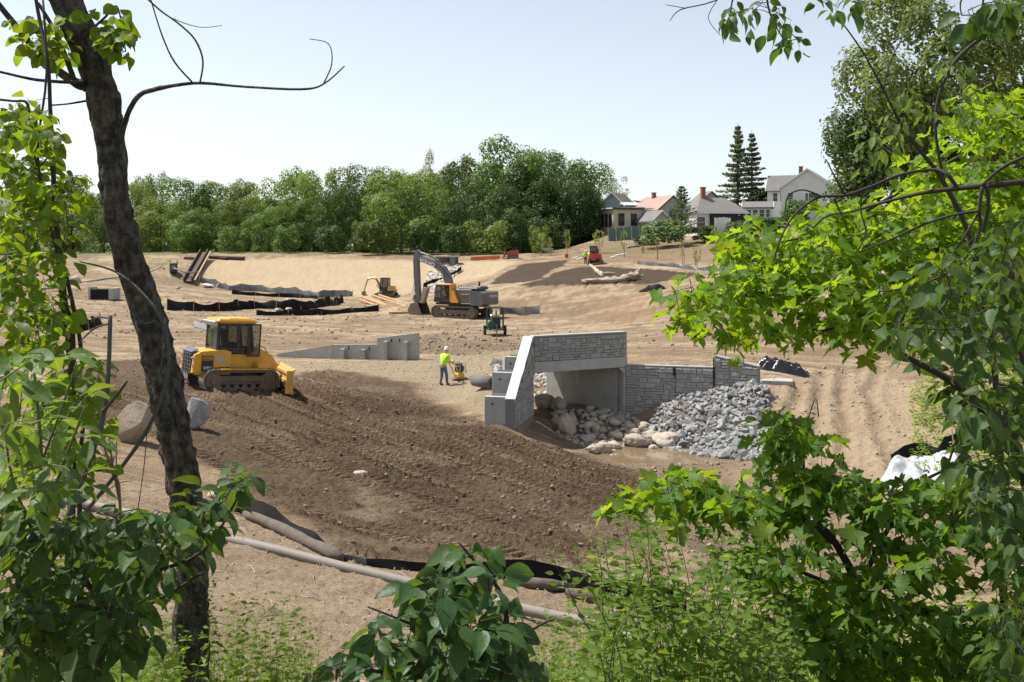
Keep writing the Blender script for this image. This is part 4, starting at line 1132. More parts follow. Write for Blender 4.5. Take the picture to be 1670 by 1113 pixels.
# plate compactor
cp = gp(741, 614)
fx_, fy_ = math.sin(R(38)), math.cos(R(38))
cpos = Vector((WRK.x + fx_*1.15 + .0, WRK.y + fy_*1.15, 0)); cpos.z = gz(cpos.x, cpos.y)
pc = thing('plate_compactor', 'yellow plate compactor with dark engine pushed over the gravel pad', 'compactor', cpos, R(-38))
M_CYEL = mat('compactor_yellow', (.75, .47, .04), .45, var=.08, dirt=(.4, .3, .18), damt=.4)
MB().prism([(-.30, .05), (-.2, 0), (.22, 0), (.34, .08), (.34, .11), (.2, .05), (-.2, .05)], -.25, .25, Matrix.Rotation(R(90), 4, 'Z')).build('base_plate', M_STEEL, pc)
MB().box((0, 0, .22), (.42, .44, .26), bev=.05).build('body', M_CYEL, pc)
MB().box((0, .02, .55), (.38, .36, .34), bev=.06).build('engine', M_BLK, pc)
MB().lathe([(.02, -.05), (.15, -.05), (.16, .05), (.05, .07)], 14).build('flywheel_cover', M_LGREY, pc, loc=(.0, .22, .55), rot=(R(90), 0, 0))
MB().box((0, 0, .78), (.34, .26, .14), bev=.05).build('fuel_tank', M_GREEN, pc)
MB().tube([(.24, -.22, .3), (.26, -.2, .85), (.26, .2, .85), (.24, .25, .3)], .02, 6).tube([(-.24, -.22, .3), (-.26, -.2, .85), (-.26, .2, .85), (-.24, .25, .3)], .02, 6).build('roll_cage', M_LGREY, pc)
MB().tube([(-.15, -.2, .35), (-.18, -.66, 1.03), (.18, -.66, 1.03), (.15, -.2, .35)], .028, 8).tube([(-.16, -.43, .7), (.16, -.43, .7)], .02, 6).build('handle', M_CYEL, pc)

q = gp(955, 431); q2 = gp(961, 430)
stand = dict(hands=((-.27, .05, .86), (.27, .08, .86)), feet=((-.11, 0, 0), (.11, .03, 0)), lean=.02)
person('worker in dark trousers and lime vest, farther from the red mini excavator', q, R(20), M_LIME, M_NAVY, stand, 'workers beside the red mini excavator')
person('worker in tan trousers and lime vest right beside the red mini excavator', q2, R(-60), M_LIME, mat('tan_trousers', (.36, .22, .12), .85), stand, 'workers beside the red mini excavator')
q = gp(1229, 463)
person('person in dark clothes standing half hidden behind the maple leaves', q, R(150), mat('dark_jacket', (.05, .055, .065), .85), M_NAVY, stand)
# ------------------------------------------------------------------ foliage materials and far trees
def leaf_mat(name, a, b, transl=.35, rough=.5, obj=.14, hue=0.012, tcol=None, spec=.35):
    """leaf blade: diffuse + translucent, varied per leaf and per plant"""
    m, n, l, p = new_mat(name)
    g = n.new('ShaderNodeNewGeometry'); oi = n.new('ShaderNodeObjectInfo')
    ad = n.new('ShaderNodeMath'); ad.operation = 'ADD'; l.new(g.outputs['Random Per Island'], ad.inputs[0]); l.new(oi.outputs['Random'], ad.inputs[1])
    fr = n.new('ShaderNodeMath'); fr.operation = 'FRACT'; l.new(ad.outputs[0], fr.inputs[0])
    mx = n.new('ShaderNodeMix'); mx.data_type = 'RGBA'
    mx.inputs['A'].default_value = (*a, 1); mx.inputs['B'].default_value = (*b, 1)
    l.new(fr.outputs[0], mx.inputs['Factor'])
    hs = n.new('ShaderNodeHueSaturation')
    mr = n.new('ShaderNodeMapRange'); mr.inputs['To Min'].default_value = .5-hue; mr.inputs['To Max'].default_value = .5+hue
    l.new(oi.outputs['Random'], mr.inputs['Value']); l.new(mr.outputs[0], hs.inputs['Hue'])
    mv = n.new('ShaderNodeMapRange'); mv.inputs['To Min'].default_value = 1-obj; mv.inputs['To Max'].default_value = 1+obj
    l.new(oi.outputs['Random'], mv.inputs['Value']); l.new(mv.outputs[0], hs.inputs['Value'])
    l.new(mx.outputs['Result'], hs.inputs['Color'])
    l.new(hs.outputs[0], p.inputs['Base Color']); p.inputs['Roughness'].default_value = rough; p.inputs['Specular IOR Level'].default_value = spec
    tr = n.new('ShaderNodeBsdfTranslucent')
    tm = n.new('ShaderNodeMix'); tm.data_type = 'RGBA'; tm.blend_type = 'MULTIPLY'; tm.inputs['Factor'].default_value = 1
    l.new(hs.outputs[0], tm.inputs['A']); tm.inputs['B'].default_value = (*(tcol or (2.3, 1.9, .7)), 1); tm.clamp_result = False
    l.new(tm.outputs['Result'], tr.inputs['Color'])
    ms = n.new('ShaderNodeMixShader'); ms.inputs['Fac'].default_value = transl
    l.new(p.outputs[0], ms.inputs[1]); l.new(tr.outputs[0], ms.inputs[2])
    l.new(ms.outputs[0], n['Material Output'].inputs['Surface'])
    return m
M_LF_MID = leaf_mat('leaf_mid_green', (.068, .130, .036), (.112, .180, .054), .38)
M_LF_DRK = leaf_mat('leaf_dark_green', (.036, .080, .024), (.064, .115, .034), .28)
M_LF_PAL = leaf_mat('leaf_pale_green', (.105, .170, .052), (.155, .220, .075), .42)
M_LF_SPR = leaf_mat('needle_green', (.085, .115, .070), (.13, .165, .10), .45, tcol=(1.7, 1.6, 1.0))
M_BARK = mat('bark', (.085, .066, .050), .95, var=.35, scale=9, bump=.8, bscale=18)

def card_mesh(name, P, N, S, m, aspect=.62, seed=0, bend=.25):
    """leaf-clump cards: points P, normals N, sizes S"""
    rs = np.random.RandomState(seed)
    n = len(P)
    r = rs.normal(size=(n, 3)); T = np.cross(N, r); T /= np.linalg.norm(T, axis=1)[:, None] + 1e-9
    B = np.cross(N, T)
    S = S[:, None]
    a = P - T*S*.5; c = P + T*S*.5
    b = P + B*S*.5*aspect + N*S*bend*.5; d = P - B*S*.5*aspect + N*S*bend*.3
    V = np.stack([a, d, c, b], 1).reshape(-1, 3)
    me = bpy.data.meshes.new(name)
    me.vertices.add(4*n); me.vertices.foreach_set('co', V.astype(np.float32).ravel())
    me.loops.add(4*n); me.loops.foreach_set('vertex_index', np.arange(4*n, dtype=np.int32))
    me.polygons.add(n); me.polygons.foreach_set('loop_start', np.arange(n, dtype=np.int32)*4)
    me.update(); me.validate()
    me.materials.append(m)
    return me

def crown_points(seed, n, kind):
    """unit tree (height 1, base of the trunk at 0): leaf positions on clustered lobes"""
    rs = np.random.RandomState(seed)
    lob = []
    nl = dict(round=34, tall=40, loose=26, bush=26, dense=60, oak=46)[kind]
    for i in range(nl):
        t = rs.rand()
        if kind == 'bush': z = .12 + .72*t; w = .52*math.sqrt(max(.05, 1-((z-.38)/.62)**2)); r = rs.uniform(.10, .22)
        elif kind == 'tall': z = .04 + .88*t; w = .36*math.sqrt(max(.03, 1-((z-.42)/.56)**2)); r = rs.uniform(.075, .15)
        elif kind == 'loose': z = .3 + .62*t; w = .40*math.sqrt(max(.04, 1-((z-.62)/.40)**2)); r = rs.uniform(.06, .12)
        elif kind == 'dense': z = .03 + .87*t; w = .44*math.sqrt(max(.03, 1-((z-.48)/.55)**2)); r = rs.uniform(.08, .15)
        elif kind == 'oak': z = .50 + .40*t; w = .46*math.sqrt(max(.04, 1-((z-.68)/.30)**2)); r = rs.uniform(.10, .17)
        else: z = .03 + .84*t; w = .46*math.sqrt(max(.04, 1-((z-.45)/.55)**2)); r = rs.uniform(.09, .18)
        a = rs.rand()*2*math.pi; q = w*math.sqrt(rs.uniform(.25, 1))*.9
        lob.append((q*math.cos(a), q*math.sin(a), z, r))
    lob = np.array(lob)
    wgt = lob[:, 3]**2; wgt /= wgt.sum()
    k = rs.choice(nl, n, p=wgt)
    d = rs.normal(size=(n, 3)); d[:, 2] += .3; d /= np.linalg.norm(d, axis=1)[:, None]
    # small tufts on each lobe
    tuft = np.floor((d+1)*2.6 + k[:, None]*.37)
    hsh = _hash(tuft[:, 0]*7+tuft[:, 2]*13, tuft[:, 1]+k*31, seed)
    rad = lob[k, 3]*(.72 + .42*hsh + rs.normal(size=n)*.07)
    P = lob[k, :3] + d*rad[:, None]*np.array([[1, 1, .82]])
    if kind != 'bush': P[:, 2] -= .02*rs.rand(n)
    N = d*1.0 + rs.normal(size=(n, 3))*.38; N[:, 2] += .25; N /= np.linalg.norm(N, axis=1)[:, None]
    P[:, 2] = np.maximum(P[:, 2], .01)
    return P, N

CROWNS = {}
def crown(kind, v, m, n, s, asp=None):
    key = (kind, v, m.name, n, asp)
    if key not in CROWNS:
        P, N = crown_points(100 + v*7 + len(kind), n, kind)
        if asp: P[:, :2] *= asp
        rs = np.random.RandomState(v)
        CROWNS[key] = card_mesh('crown', P, N, s*rs.uniform(.6, 1.35, n), m, seed=v)
    return CROWNS[key]

def trunk_mesh(seed, m=None, spread=.17, top=.62, r=.017, nb=7):
    rs = random.Random(seed); b = MB()
    p = [Vector((0, 0, -.05))]
    for i in range(1, 7):
        p.append(Vector((rs.uniform(-.015, .015)*i, rs.uniform(-.015, .015)*i, top*i/6)))
    b.tube(p, [r*(1.25-.18*i) for i in range(7)], 7)
    for k in range(nb):
        i = rs.randrange(2, 6); a = rs.uniform(0, 6.28); L = spread*rs.uniform(.6, 1.1)
        q = [p[i], p[i] + Vector((math.cos(a)*L*.4, math.sin(a)*L*.4, L*.35)), p[i] + Vector((math.cos(a)*L, math.sin(a)*L, L*.85))]
        b.tube(q, [r*.55, r*.35, r*.10], 5)
    return b.mesh('trunk', m or M_BARK, True)
TRUNKS = [trunk_mesh(k) for k in range(3)]

def tree(name, label, cat, base, H, W, kind, v, m, n=5000, s=.034, group=None, rot=None, trunk=True, own=False):
    t = thing(name, label, cat, base, random.uniform(0, 6.28) if rot is None else rot, group)
    sx = W/.95
    if trunk: link_mesh('trunk', TRUNKS[v % 3], t, None, None, (H*.9, H*.9, H))
    if own: link_mesh('crown', crown(kind, v, m, n, s, sx/H), t, None, None, (H, H, H))
    else: link_mesh('crown', crown(kind, v, m, n, s), t, None, None, (sx, sx, H))
    return t

WOOD = 'trees of the wood behind the dam'
LANDM = [(60, 'behind the leafy vine'), (125, 'left of the leaning trunk'), (185, 'behind the leaning trunk'), (240, 'right of the leaning trunk'), (285, 'above the dewatering pump'), (325, 'above the rusty chute'), (375, 'above the crest planks'), (430, 'above the dam slope start'),
  (480, 'above the middle dam slope'), (530, 'above the foot fence end'), (580, 'above the orange timbers'), (630, 'above the tan excavator'), (690, 'above the excavator bucket'), (735, 'above the dam notch'), (765, 'above the excavator house'), (795, 'above the orange barrier'), (836, 'above the red loader'), (880, 'above the pale wheelbarrow'), (925, 'above the red bucket'), (965, 'above the red mini excavator')]
far_trees = [  # px, top row, base row, distance, width px, kind, mesh, material, label
 (40,300,419,178,120,'round',0,M_LF_MID,None),(118,290,419,186,100,'tall',1,M_LF_PAL,None),(170,318,419,176,80,'round',2,M_LF_MID,None),(215,310,419,205,90,'round',3,M_LF_PAL,None),
 (248,291,419,228,60,'round',1,M_LF_MID,'rounded tree crown poking above the others on the skyline behind the leaning trunk'),
 (262,328,419,178,100,'round',0,M_LF_PAL,None),(300,306,419,208,100,'round',2,M_LF_MID,None),(322,345,419,172,70,'tall',0,M_LF_MID,None),(352,310,419,210,100,'round',3,M_LF_MID,None),
 (398,298,419,214,100,'tall',2,M_LF_PAL,None),(392,330,419,178,80,'round',1,M_LF_MID,None),(440,303,419,205,90,'round',0,M_LF_PAL,None),(438,345,419,172,80,'round',2,M_LF_MID,None),
 (482,292,419,212,100,'tall',3,M_LF_PAL,None),(478,340,419,176,70,'tall',1,M_LF_MID,None),(525,283,420,206,100,'round',1,M_LF_PAL,None),(512,330,420,174,70,'round',3,M_LF_MID,None),
 (560,285,420,172,95,'dense',0,M_LF_DRK,'dark green rounded tree standing at the front edge of the wood'),(590,266,420,212,110,'round',2,M_LF_MID,None),(598,330,420,168,70,'dense',1,M_LF_DRK,None),
 (625,280,420,205,100,'round',0,M_LF_MID,None),(655,284,420,166,150,'round',3,M_LF_PAL,'broad pale green tree leaning forward at the middle of the wood edge'),
 (690,238,420,228,70,'loose',0,M_LF_PAL,'thin wispy tree whose airy crown rises above the pale green tree'),(720,265,420,204,90,'round',1,M_LF_MID,None),(752,262,420,190,100,'tall',2,M_LF_MID,None),
 (738,318,420,172,80,'dense',2,M_LF_DRK,None),(772,290,420,186,80,'dense',0,M_LF_DRK,None),
 (830,206,420,180,160,'tall',0,M_LF_MID,'tallest tree of the wood with an upright pointed crown'),(800,300,420,168,110,'dense',1,M_LF_DRK,None),
 (868,262,418,174,120,'dense',3,M_LF_DRK,None),(905,238,416,186,130,'round',2,M_LF_MID,'broad tree with sunlit top right of the tallest tree'),(938,246,412,184,118,'round',1,M_LF_MID,'rounded tree at the right end of the wood beside the houses'),
 (925,300,414,172,120,'dense',2,M_LF_DRK,None),(945,300,408,172,84,'dense',0,M_LF_DRK,None),(966,318,404,178,44,'dense',3,M_LF_DRK,None),(850,335,420,162,80,'dense',1,M_LF_DRK,None),
 (795,362,420,160,90,'bush',1,M_LF_PAL,None),(1004,282,380,236,60,'loose',1,M_LF_MID,'slender airy tree behind the blue grey house'),
 (895,350,416,164,80,'bush',0,M_LF_DRK,None),(1045,322,378,232,34,'round',3,leaf_mat('leaf_purple', (.05, .02, .025), (.08, .035, .035), .2),'small dark purple tree between the cream house and the red roof'),
 (600,363,420,160,60,'bush',2,M_LF_MID,None),(690,358,420,160,60,'bush',3,M_LF_DRK,None),(470,374,420,165,50,'bush',0,M_LF_MID,None),(380,374,420,166,60,'bush',1,M_LF_MID,None),(300,375,420,168,60,'bush',2,M_LF_MID,None),(540,378,420,164,60,'bush',3,M_LF_DRK,None),
 (740,370,420,158,60,'bush',2,M_LF_DRK,None),(880,369,417,156,40,'bush',1,M_LF_PAL,None)]
USED = {}
far_trees += [(60+k*52, 330-(k*53) % 26 if k < 11 else 290, 419, 236+(k*37) % 14, 95, 'dense', k % 4, M_LF_MID, None) for k in range(17)]
for (px, top, bs, d, w, kind, v, m, lab) in far_trees:
    b = at(px, bs, d); b.z = z_base(np.array([b.x]), np.array([b.y]))[0] - .1
    H = (at(px, top - (8 if px < 560 else 0), d).z - b.z)*(1.04 + .07*math.sin(px*1.7)); W = w/F*d
    name = 'bush' if kind == 'bush' else 'tree'
    if lab is None:
        mark = min(LANDM, key=lambda q: abs(q[0]-px))[1]
        tone = {M_LF_MID: 'mid green', M_LF_DRK: 'dark green', M_LF_PAL: 'pale green'}[m]
        row = 'front' if d < 182 else 'middle' if d < 216 else 'rear'
        lab = f'{tone} leafy bush at the wood edge {mark}' if kind == 'bush' else f'{row} row {tone} {dict(dense="dense", round="round", tall="upright")[kind]} tree of the wood {mark}'
        g = {'bush': 'bushes at the wood edge', 'dense': 'dense trees of the wood', 'round': WOOD, 'tall': 'upright trees of the wood'}[kind]
    else: g = WOOD
    if lab in USED: lab = ('taller ' if H > USED[lab] else 'shorter ') + lab
    USED[lab] = H
    tree(name, lab, name, b, H, W*(1.02 if kind != 'bush' else .8), kind, v, m, dict(loose=6000, bush=3200).get(kind, 12500), dict(loose=.019, bush=.058).get(kind, .0265), g, trunk=kind != 'bush')

# --- conifers
def conifer(name, label, base, H, W, seed, m, tiers=30, up=.0, n=9, gap=.25, z0=.12):
    rs = np.random.RandomState(seed)
    t = thing(name, label, 'tree', base, 0, 'conifers by the houses')
    MB().tube([(0, 0, -.3), (.02*H*.1, 0, H*.5), (0, 0, H)], [H*.016, H*.010, H*.002], 7).build('trunk', M_BARK, t, True)
    P = []; N = []; S = []; br = MB()
    for k in range(tiers):
        z = H*(z0 + (1-z0)*(k/tiers)**.92)
        L0 = W/2*(1-(k/tiers)**1.1)*(.92) + W*.02
        for i in range(n):
            if rs.rand() < gap: continue
            a = rs.rand()*6.28; L = L0*rs.uniform(.65, 1.15)
            dr = -.32 + .25*k/tiers + up
            tip = None
            for q in range(int(5 + L*3.2)):
                u = (q+1)/int(5+L*3.2)
                x = L*u; zz = z + L*(dr*u + .22*u*u)
                for s_ in (-1, 0, 1):
                    w = (.42*(1-u*.75)+.06)*s_*rs.uniform(.5, 1.1)
                    P.append((math.cos(a)*x - math.sin(a)*w, math.sin(a)*x + math.cos(a)*w, zz - abs(w)*.25 - rs.rand()*.035*H*(1-u*.5)))
                    N.append((rs.normal(), rs.normal(), .45)); S.append(H*.036*rs.uniform(.6, 1.3))
            br.tube([(0, 0, z), (math.cos(a)*L*.9, math.sin(a)*L*.9, z + L*(dr*.9 + .18))], [.05, .015], 4)
    N = np.array(N); N /= np.linalg.norm(N, axis=1)[:, None]
    link_mesh('crown', card_mesh('crown', np.array(P), N, np.array(S), m, .5, seed), t)
    tag(br.build('branches', M_BARK, t), kind='stuff')
    return t
def gbase(px, py, d):
    b = at(px, py, d); b.z = z_base(np.array([b.x]), np.array([b.y]))[0]
    return b
b = gbase(1203, 350, 186); conifer('spruce_tree', 'tall spruce, the higher of the two joined spruces by the houses', b, at(0, 200, 186).z-b.z, 9.0, 3, M_LF_SPR, 17, gap=.14, n=7)
b = gbase(1226, 350, 187.5); conifer('spruce_tree', 'lower of the two joined spruces by the houses', b, at(0, 212, 187.5).z-b.z, 8.4, 4, M_LF_SPR, 15, gap=.14, n=7)
b = gbase(1112, 404, 150); conifer('pine_tree', 'loose blue green pine standing on the bare slope before the white house', b, at(0, 300, 150).z-b.z, 6.2, 5, leaf_mat('pine_needles', (.075, .110, .062), (.12, .16, .09), .2), 13, .35, 7, .2, .2)

# --- trees rising at the right behind the maple
b = gbase(1570, 500, 62)
big = tree('tree', 'large airy tree towering behind the lime green maple', 'tree', b, at(0, -60, 62).z-b.z, 15.5, 'loose', 4, leaf_mat('leaf_olive', (.095, .150, .050), (.15, .205, .080), .42), 36000, .0125, None, 1.2, own=True)
b = gbase(1680, 500, 66)
tree('tree', 'second airy yellowish tree at the edge behind the large airy tree', 'tree', b, at(0, -20, 66).z-b.z, 9.0, 'loose', 5, leaf_mat('leaf_bronze', (.17, .145, .07), (.22, .19, .09), .36), 18000, .012, None, .4, own=True)
b = gbase(1455, 480, 66)
tree('tree', 'dark dense rounded tree left of the large airy tree', 'tree', b, at(0, 150, 66).z-b.z, 8.6, 'oak', 5, leaf_mat('leaf_deep_green', (.048, .098, .026), (.082, .145, .040), .32), 26000, .0175, None, 2.0, own=True)
b = gbase(1395, 470, 72)
tree('tree', 'small dense tree below the dark rounded tree beside the utility pole', 'tree', b, at(0, 268, 72).z-b.z, 4.6, 'round', 6, M_LF_MID, 12000, .018, None, 1.0, own=True)
b = gbase(1600, 520, 55)
tree('tree', 'bushy green tree filling the gap low behind the maple', 'tree', b, at(0, 250, 55).z-b.z, 8.0, 'dense', 7, M_LF_MID, 14000, .018, None, 1.0, own=True)

# ------------------------------------------------------------------ houses on the hill
def siding(name, col):
    m = mat(name, col, .7, var=.05, scale=1.5, dirt=tuple(c*.8 for c in col), dscale=.6, damt=.35)
    n = m.node_tree.nodes; l = m.node_tree.links
    tc = n.new('ShaderNodeTexCoord'); w = n.new('ShaderNodeTexWave'); w.wave_type = 'BANDS'; w.bands_direction = 'Z'; w.wave_profile = 'SAW'; w.inputs['Scale'].default_value = 2.6
    l.new(tc.outputs['Object'], w.inputs['Vector'])
    bp = n.new('ShaderNodeBump'); bp.inputs['Distance'].default_value = .03; bp.inputs['Strength'].default_value = .6
    l.new(w.outputs['Fac'], bp.inputs['Height']); l.new(bp.outputs['Normal'], n['Principled BSDF'].inputs['Normal'])
    return m
M_CREAM = siding('cream_siding', (.60, .52, .38)); M_WSID = siding('white_siding', (.74, .74, .72)); M_BSID = siding('blue_grey_siding', (.30, .38, .43)); M_GSID = siding('grey_siding', (.42, .41, .39))
M_SHING = mat('grey_shingle', (.19, .18, .175), .9, var=.15, scale=5, bump=.5, bscale=14, dirt=(.13, .125, .12), dscale=.7)
M_SHRED = mat('red_shingle', (.36, .255, .22), .9, var=.15, scale=5, bump=.5, bscale=14, dirt=(.5, .3, .22), dscale=.7)
M_SHBR = mat('brown_shingle', (.16, .125, .11), .9, var=.15, scale=5, bump=.5, bscale=14)
M_METR = mat('pale_metal_roof', (.66, .67, .68), .4, var=.05, dirt=(.5, .5, .5), damt=.3)
M_BRICK = mat('chimney_brick', (.27, .10, .07), .9, var=.25, scale=9, bump=.4)
M_TRIM = mat('white_trim', (.78, .78, .76), .6, var=.03)
M_DTRIM = mat('dark_trim', (.05, .045, .04), .7)
M_PANE = mat('house_window', (.025, .03, .035), .08, var=.1)
M_BLACKW = mat('black_wall', (.018, .018, .02), .8, var=.2)

def house_window(parent, x, y, z, w, h, face, trim):
    """face: (nx, ny) outward"""
    a = math.atan2(face[1], face[0]) + R(90)
    f = MB()
    for s in (-1, 1):
        f.box((s*(w/2+.05), -.02, 0), (.10, .08, h+.2)); f.box((0, -.02, s*(h/2+.05)), (w, .082, .10))
    f.box((0, -.015, 0), (w, .05, .05))
    fo = f.build('window', trim, parent, loc=(x, y, z), rot=(0, 0, a))
    MB().box((0, .0, 0), (w, .02, h)).build('pane', M_PANE, fo)
    return fo

def gable_house(name, label, loc, rot, w, d, h, rh, axis, m_wall, m_roof, wins=(), chim=None, trim=M_TRIM, over=.35, group='houses on the hill'):
    """box w (x) by d (y); ridge along axis; eaves at h, ridge at h+rh; front faces -y"""
    t = thing(name, label, 'house', loc, rot, group)
    b = MB()
    if axis == 'x':
        b.prism([(-d/2, -2), (d/2, -2), (d/2, h), (0, h+rh), (-d/2, h)], -w/2, w/2, Matrix.Rotation(R(-90), 4, 'Z'))
    else:
        b.prism([(-w/2, -2), (w/2, -2), (w/2, h), (0, h+rh), (-w/2, h)], -d/2, d/2)
    b.build('wall', m_wall, t)
    r = MB(); half = (d if axis == 'x' else w)/2; ln_ = (w if axis == 'x' else d)/2 + over
    sl = rh/half; e = half+over
    prof = [(-e, h-over*sl+.02), (0, h+rh+.02), (e, h-over*sl+.02), (e, h-over*sl+.20), (0, h+rh+.20), (-e, h-over*sl+.20)]
    r.prism(prof[:3] + prof[3:], -ln_, ln_, Matrix.Rotation(R(-90), 4, 'Z') if axis == 'x' else None)
    ro = r.build('roof', m_roof, t)
    for s in (-1, 1):
        for q in (-1, 1):
            g = MB()
            p0, p1 = (q*e, h-over*sl+.06), (0, h+rh+.06)
            M = Matrix.Rotation(R(-90), 4, 'Z') if axis == 'x' else None
            g.prism([(p0[0], p0[1]-.12), (p1[0], p1[1]-.12), (p1[0], p1[1]+.17), (p0[0], p0[1]+.17)], s*(ln_+.01)-.03, s*(ln_+.01)+.03, M)
            g.build('bargeboard', trim, t)
    if chim:
        cx, cy, ch = chim
        c = MB().box((cx, cy, h+rh*.6+ch/2), (.62, .62, ch+rh*.8)).box((cx, cy, h+rh+ch-.02), (.74, .74, .14)).build('chimney', M_BRICK, ro)
    for (x, z, ww, hh, side) in wins:
        if side == 'f': house_window(t, x, -d/2-.02, z, ww, hh, (0, -1), trim)
        elif side == 'l': house_window(t, -w/2-.02, x, z, ww, hh, (-1, 0), trim)
        elif side == 'r': house_window(t, w/2+.02, x, z, ww, hh, (1, 0), trim)
    return t

def hb(px, py, d): return at(px, py, d)
# cream house with flat pale roof
b = hb(1012, 396, 172)
H1 = thing('house', 'cream two storey house with nearly flat pale metal roof and dark windows', 'house', b, R(22), 'houses on the hill')
MB().box((0, 0, 1.9), (5.4, 5.0, 7.8)).build('wall', M_CREAM, H1)
MB().box((3.9, 1.2, 2.0), (3.4, 4.4, 7.4)).build('extension_wall', siding('tan_siding', (.38, .31, .24)), H1)
r1 = MB().box((0, 0, 5.92), (6.2, 5.8, .2), rot=(.0, -.03, 0)).build('roof', M_METR, H1)
MB().box((3.9, 1.2, 5.9), (3.9, 5.0, .18), rot=(0, -.02, 0)).build('extension_roof', M_METR, H1)
MB().box((0, -2.92, 5.78), (6.1, .06, .3)).box((-3.06, 0, 5.78), (.06, 5.8, .3)).build('fascia', M_DTRIM, H1)
for x in (-1.2, 1.2): house_window(H1, x, -2.52, 3.9, .95, 1.9, (0, -1), M_DTRIM)
for y in (-1.4, 0, 1.4): house_window(H1, -2.72, y, 3.8, .75, 2.0, (-1, 0), M_DTRIM)
house_window(H1, 4.0, -1.02, 4.2, 1.2, 1.9, (0, -1), M_TRIM)
MB().box((1.6, -2.52, 1.0), (1.8, .05, 2.2)).build('basement_door', M_DTRIM, H1)
MB().box((4.0, -1.3, 1.9), (3.2, .7, .12), rot=(.4, 0, 0)).build('porch_roof', M_SHRED, H1)
gable_house('house', 'house with faded red roof and grey gable behind the cream house', hb(1076, 380, 190), R(28), 6.6, 8.0, 4.3, 2.5, 'y', M_GSID, M_SHRED, [(0, 3.2, 1.2, 1.6, 'f')], (-.3, 1.5, .9), M_DTRIM)
gable_house('house', 'blue grey gabled house with brown roof half hidden by the wood', hb(1008, 380, 205), R(-25), 6.4, 7.5, 5.0, 3.0, 'y', M_BSID, M_SHBR, [(-.6, 4.2, .9, 1.5, 'f')], None, M_TRIM)
gable_house('house', 'small blue dormer house behind the flat pale roof', hb(1028, 380, 200), R(10), 3.0, 4.0, 5.4, .5, 'x', M_BSID, M_METR, [(.6, 4.8, .6, .6, 'f')], (1.6, .3, .5), M_TRIM)
gable_house('garden_house', 'small pale grey cottage with steep white gable and porch windows', hb(1066, 393, 168), R(20), 3.2, 5.5, 3.4, 1.5, 'y', M_GSID, M_SHING, [(-1.0, 2.2, .5, .9, 'f'), (-.35, 2.2, .5, .9, 'f'), (.35, 2.2, .5, .9, 'f'), (1.0, 2.2, .5, .9, 'f'), (-1.2, 2.2, .9, 1.2, 'r'), (.6, 2.2, .9, 1.2, 'r')])
# white house with the hipped grey roof and black wall
b = hb(1164, 388, 158)
H2 = thing('house', 'white house with broad grey hipped roof over a black wall', 'house', b, R(12), 'houses on the hill')
MB().box((-1.6, .6, 1.6), (4.6, 6.2, 5.2)).build('wall', M_WSID, H2)
MB().box((1.1, 0, 1.4), (5.7, 6.0, 4.9)).build('black_wall', M_BLACKW, H2)
rr = MB(); z0, z1, z2 = 3.95, 6.35, 7.25
rr.add([(-4.3, -3.4, z0), (4.5, -3.4, z0), (4.5, 3.8, z0), (-4.3, 3.8, z0), (-2.2, .2, z1), (2.0, .2, z1), (-4.3, -3.4, z0-.18), (4.5, -3.4, z0-.18), (4.5, 3.8, z0-.18), (-4.3, 3.8, z0-.18)],
       [(0,1,5,4),(1,2,5),(2,3,4,5),(3,0,4),(0,6,7,1),(1,7,8,2),(2,8,9,3),(3,9,6,0),(6,9,8,7)])
ro2 = rr.build('roof', M_SHING, H2)
MB().prism([(-2.6, 5.0), (2.4, 5.0), (0, z2)], .9, 5.0, None).build('upper_gable', M_GSID, H2)
MB().prism([(-3.0, 4.9), (0, z2+.02), (3.0, 4.9), (3.0, 5.1), (0, z2+.22), (-3.0, 5.1)], .6, 5.3).build('upper_roof', M_SHING, H2)
c = MB().box((-1.7, .3, 7.0), (.65, .65, 2.0)).box((-1.7, .3, 7.96), (.78, .78, .14)).build('chimney', M_BRICK, ro2)
house_window(H2, -3.2, -2.52, 2.4, 1.3, 1.6, (0, -1), M_TRIM)
MB().box((.1, -3.42, 3.82), (8.6, .06, .16)).build('gutter', M_TRIM, H2)
MB().lathe([(.02, 0), (.10, .02), (.1, .2), (.02, .22)], 10).build('wall_lamp', M_TRIM, H2, loc=(2.9, -3.06, 3.4))
# big white house on the crest
gable_house('house', 'big white house on the crest with grey gable roof and red chimney', hb(1322, 346, 178), R(-24), 9.0, 8.5, 4.2, 3.1, 'y', M_WSID, M_SHING, [(-2.9, 2.5, .9, 1.5, 'f'), (1.0, 2.3, 1.6, 1.7, 'f'), (-.1, 2.3, .45, 1.7, 'f')], (-1.8, .8, .9))
gable_house('house', 'white rear wing with windows below the grey roof of the big white house', hb(1283, 346, 182), R(-24), 6.0, 5.5, 3.9, 2.6, 'x', M_WSID, M_SHING, [(-1.6, 2.6, .8, 1.5, 'f'), (-.3, 2.6, .8, 1.5, 'f'), (1.2, 2.6, .8, 1.5, 'f')])
gable_house('sunroom', 'low white sunroom with a row of windows below the spruces', hb(1236, 362, 172), R(-15), 4.6, 4.0, 2.4, .9, 'x', M_WSID, M_SHING, [(-1.5, 1.4, .8, 1.2, 'f'), (-.4, 1.4, .8, 1.2, 'f'), (.7, 1.4, .8, 1.2, 'f'), (1.7, 1.4, .6, 1.2, 'f')])
# brick stack beside the big house
b = hb(1353, 344, 172)
ch = thing('brick_stack', 'short round brick stack in front of the big white house', 'chimney', b, 0)
MB().lathe([(.42, -1), (.42, .9), (.52, 1.0), (.52, 1.2), (.42, 1.25)], 14).build('stack', mat('pale_brick', (.36, .22, .16), .9, var=.25, scale=9), ch); MB().lathe([(.42, 1.25), (.42, 1.4), (.3, 1.7)], 12).build('cap', mat('terracotta', (.5, .36, .27), .8), ch)

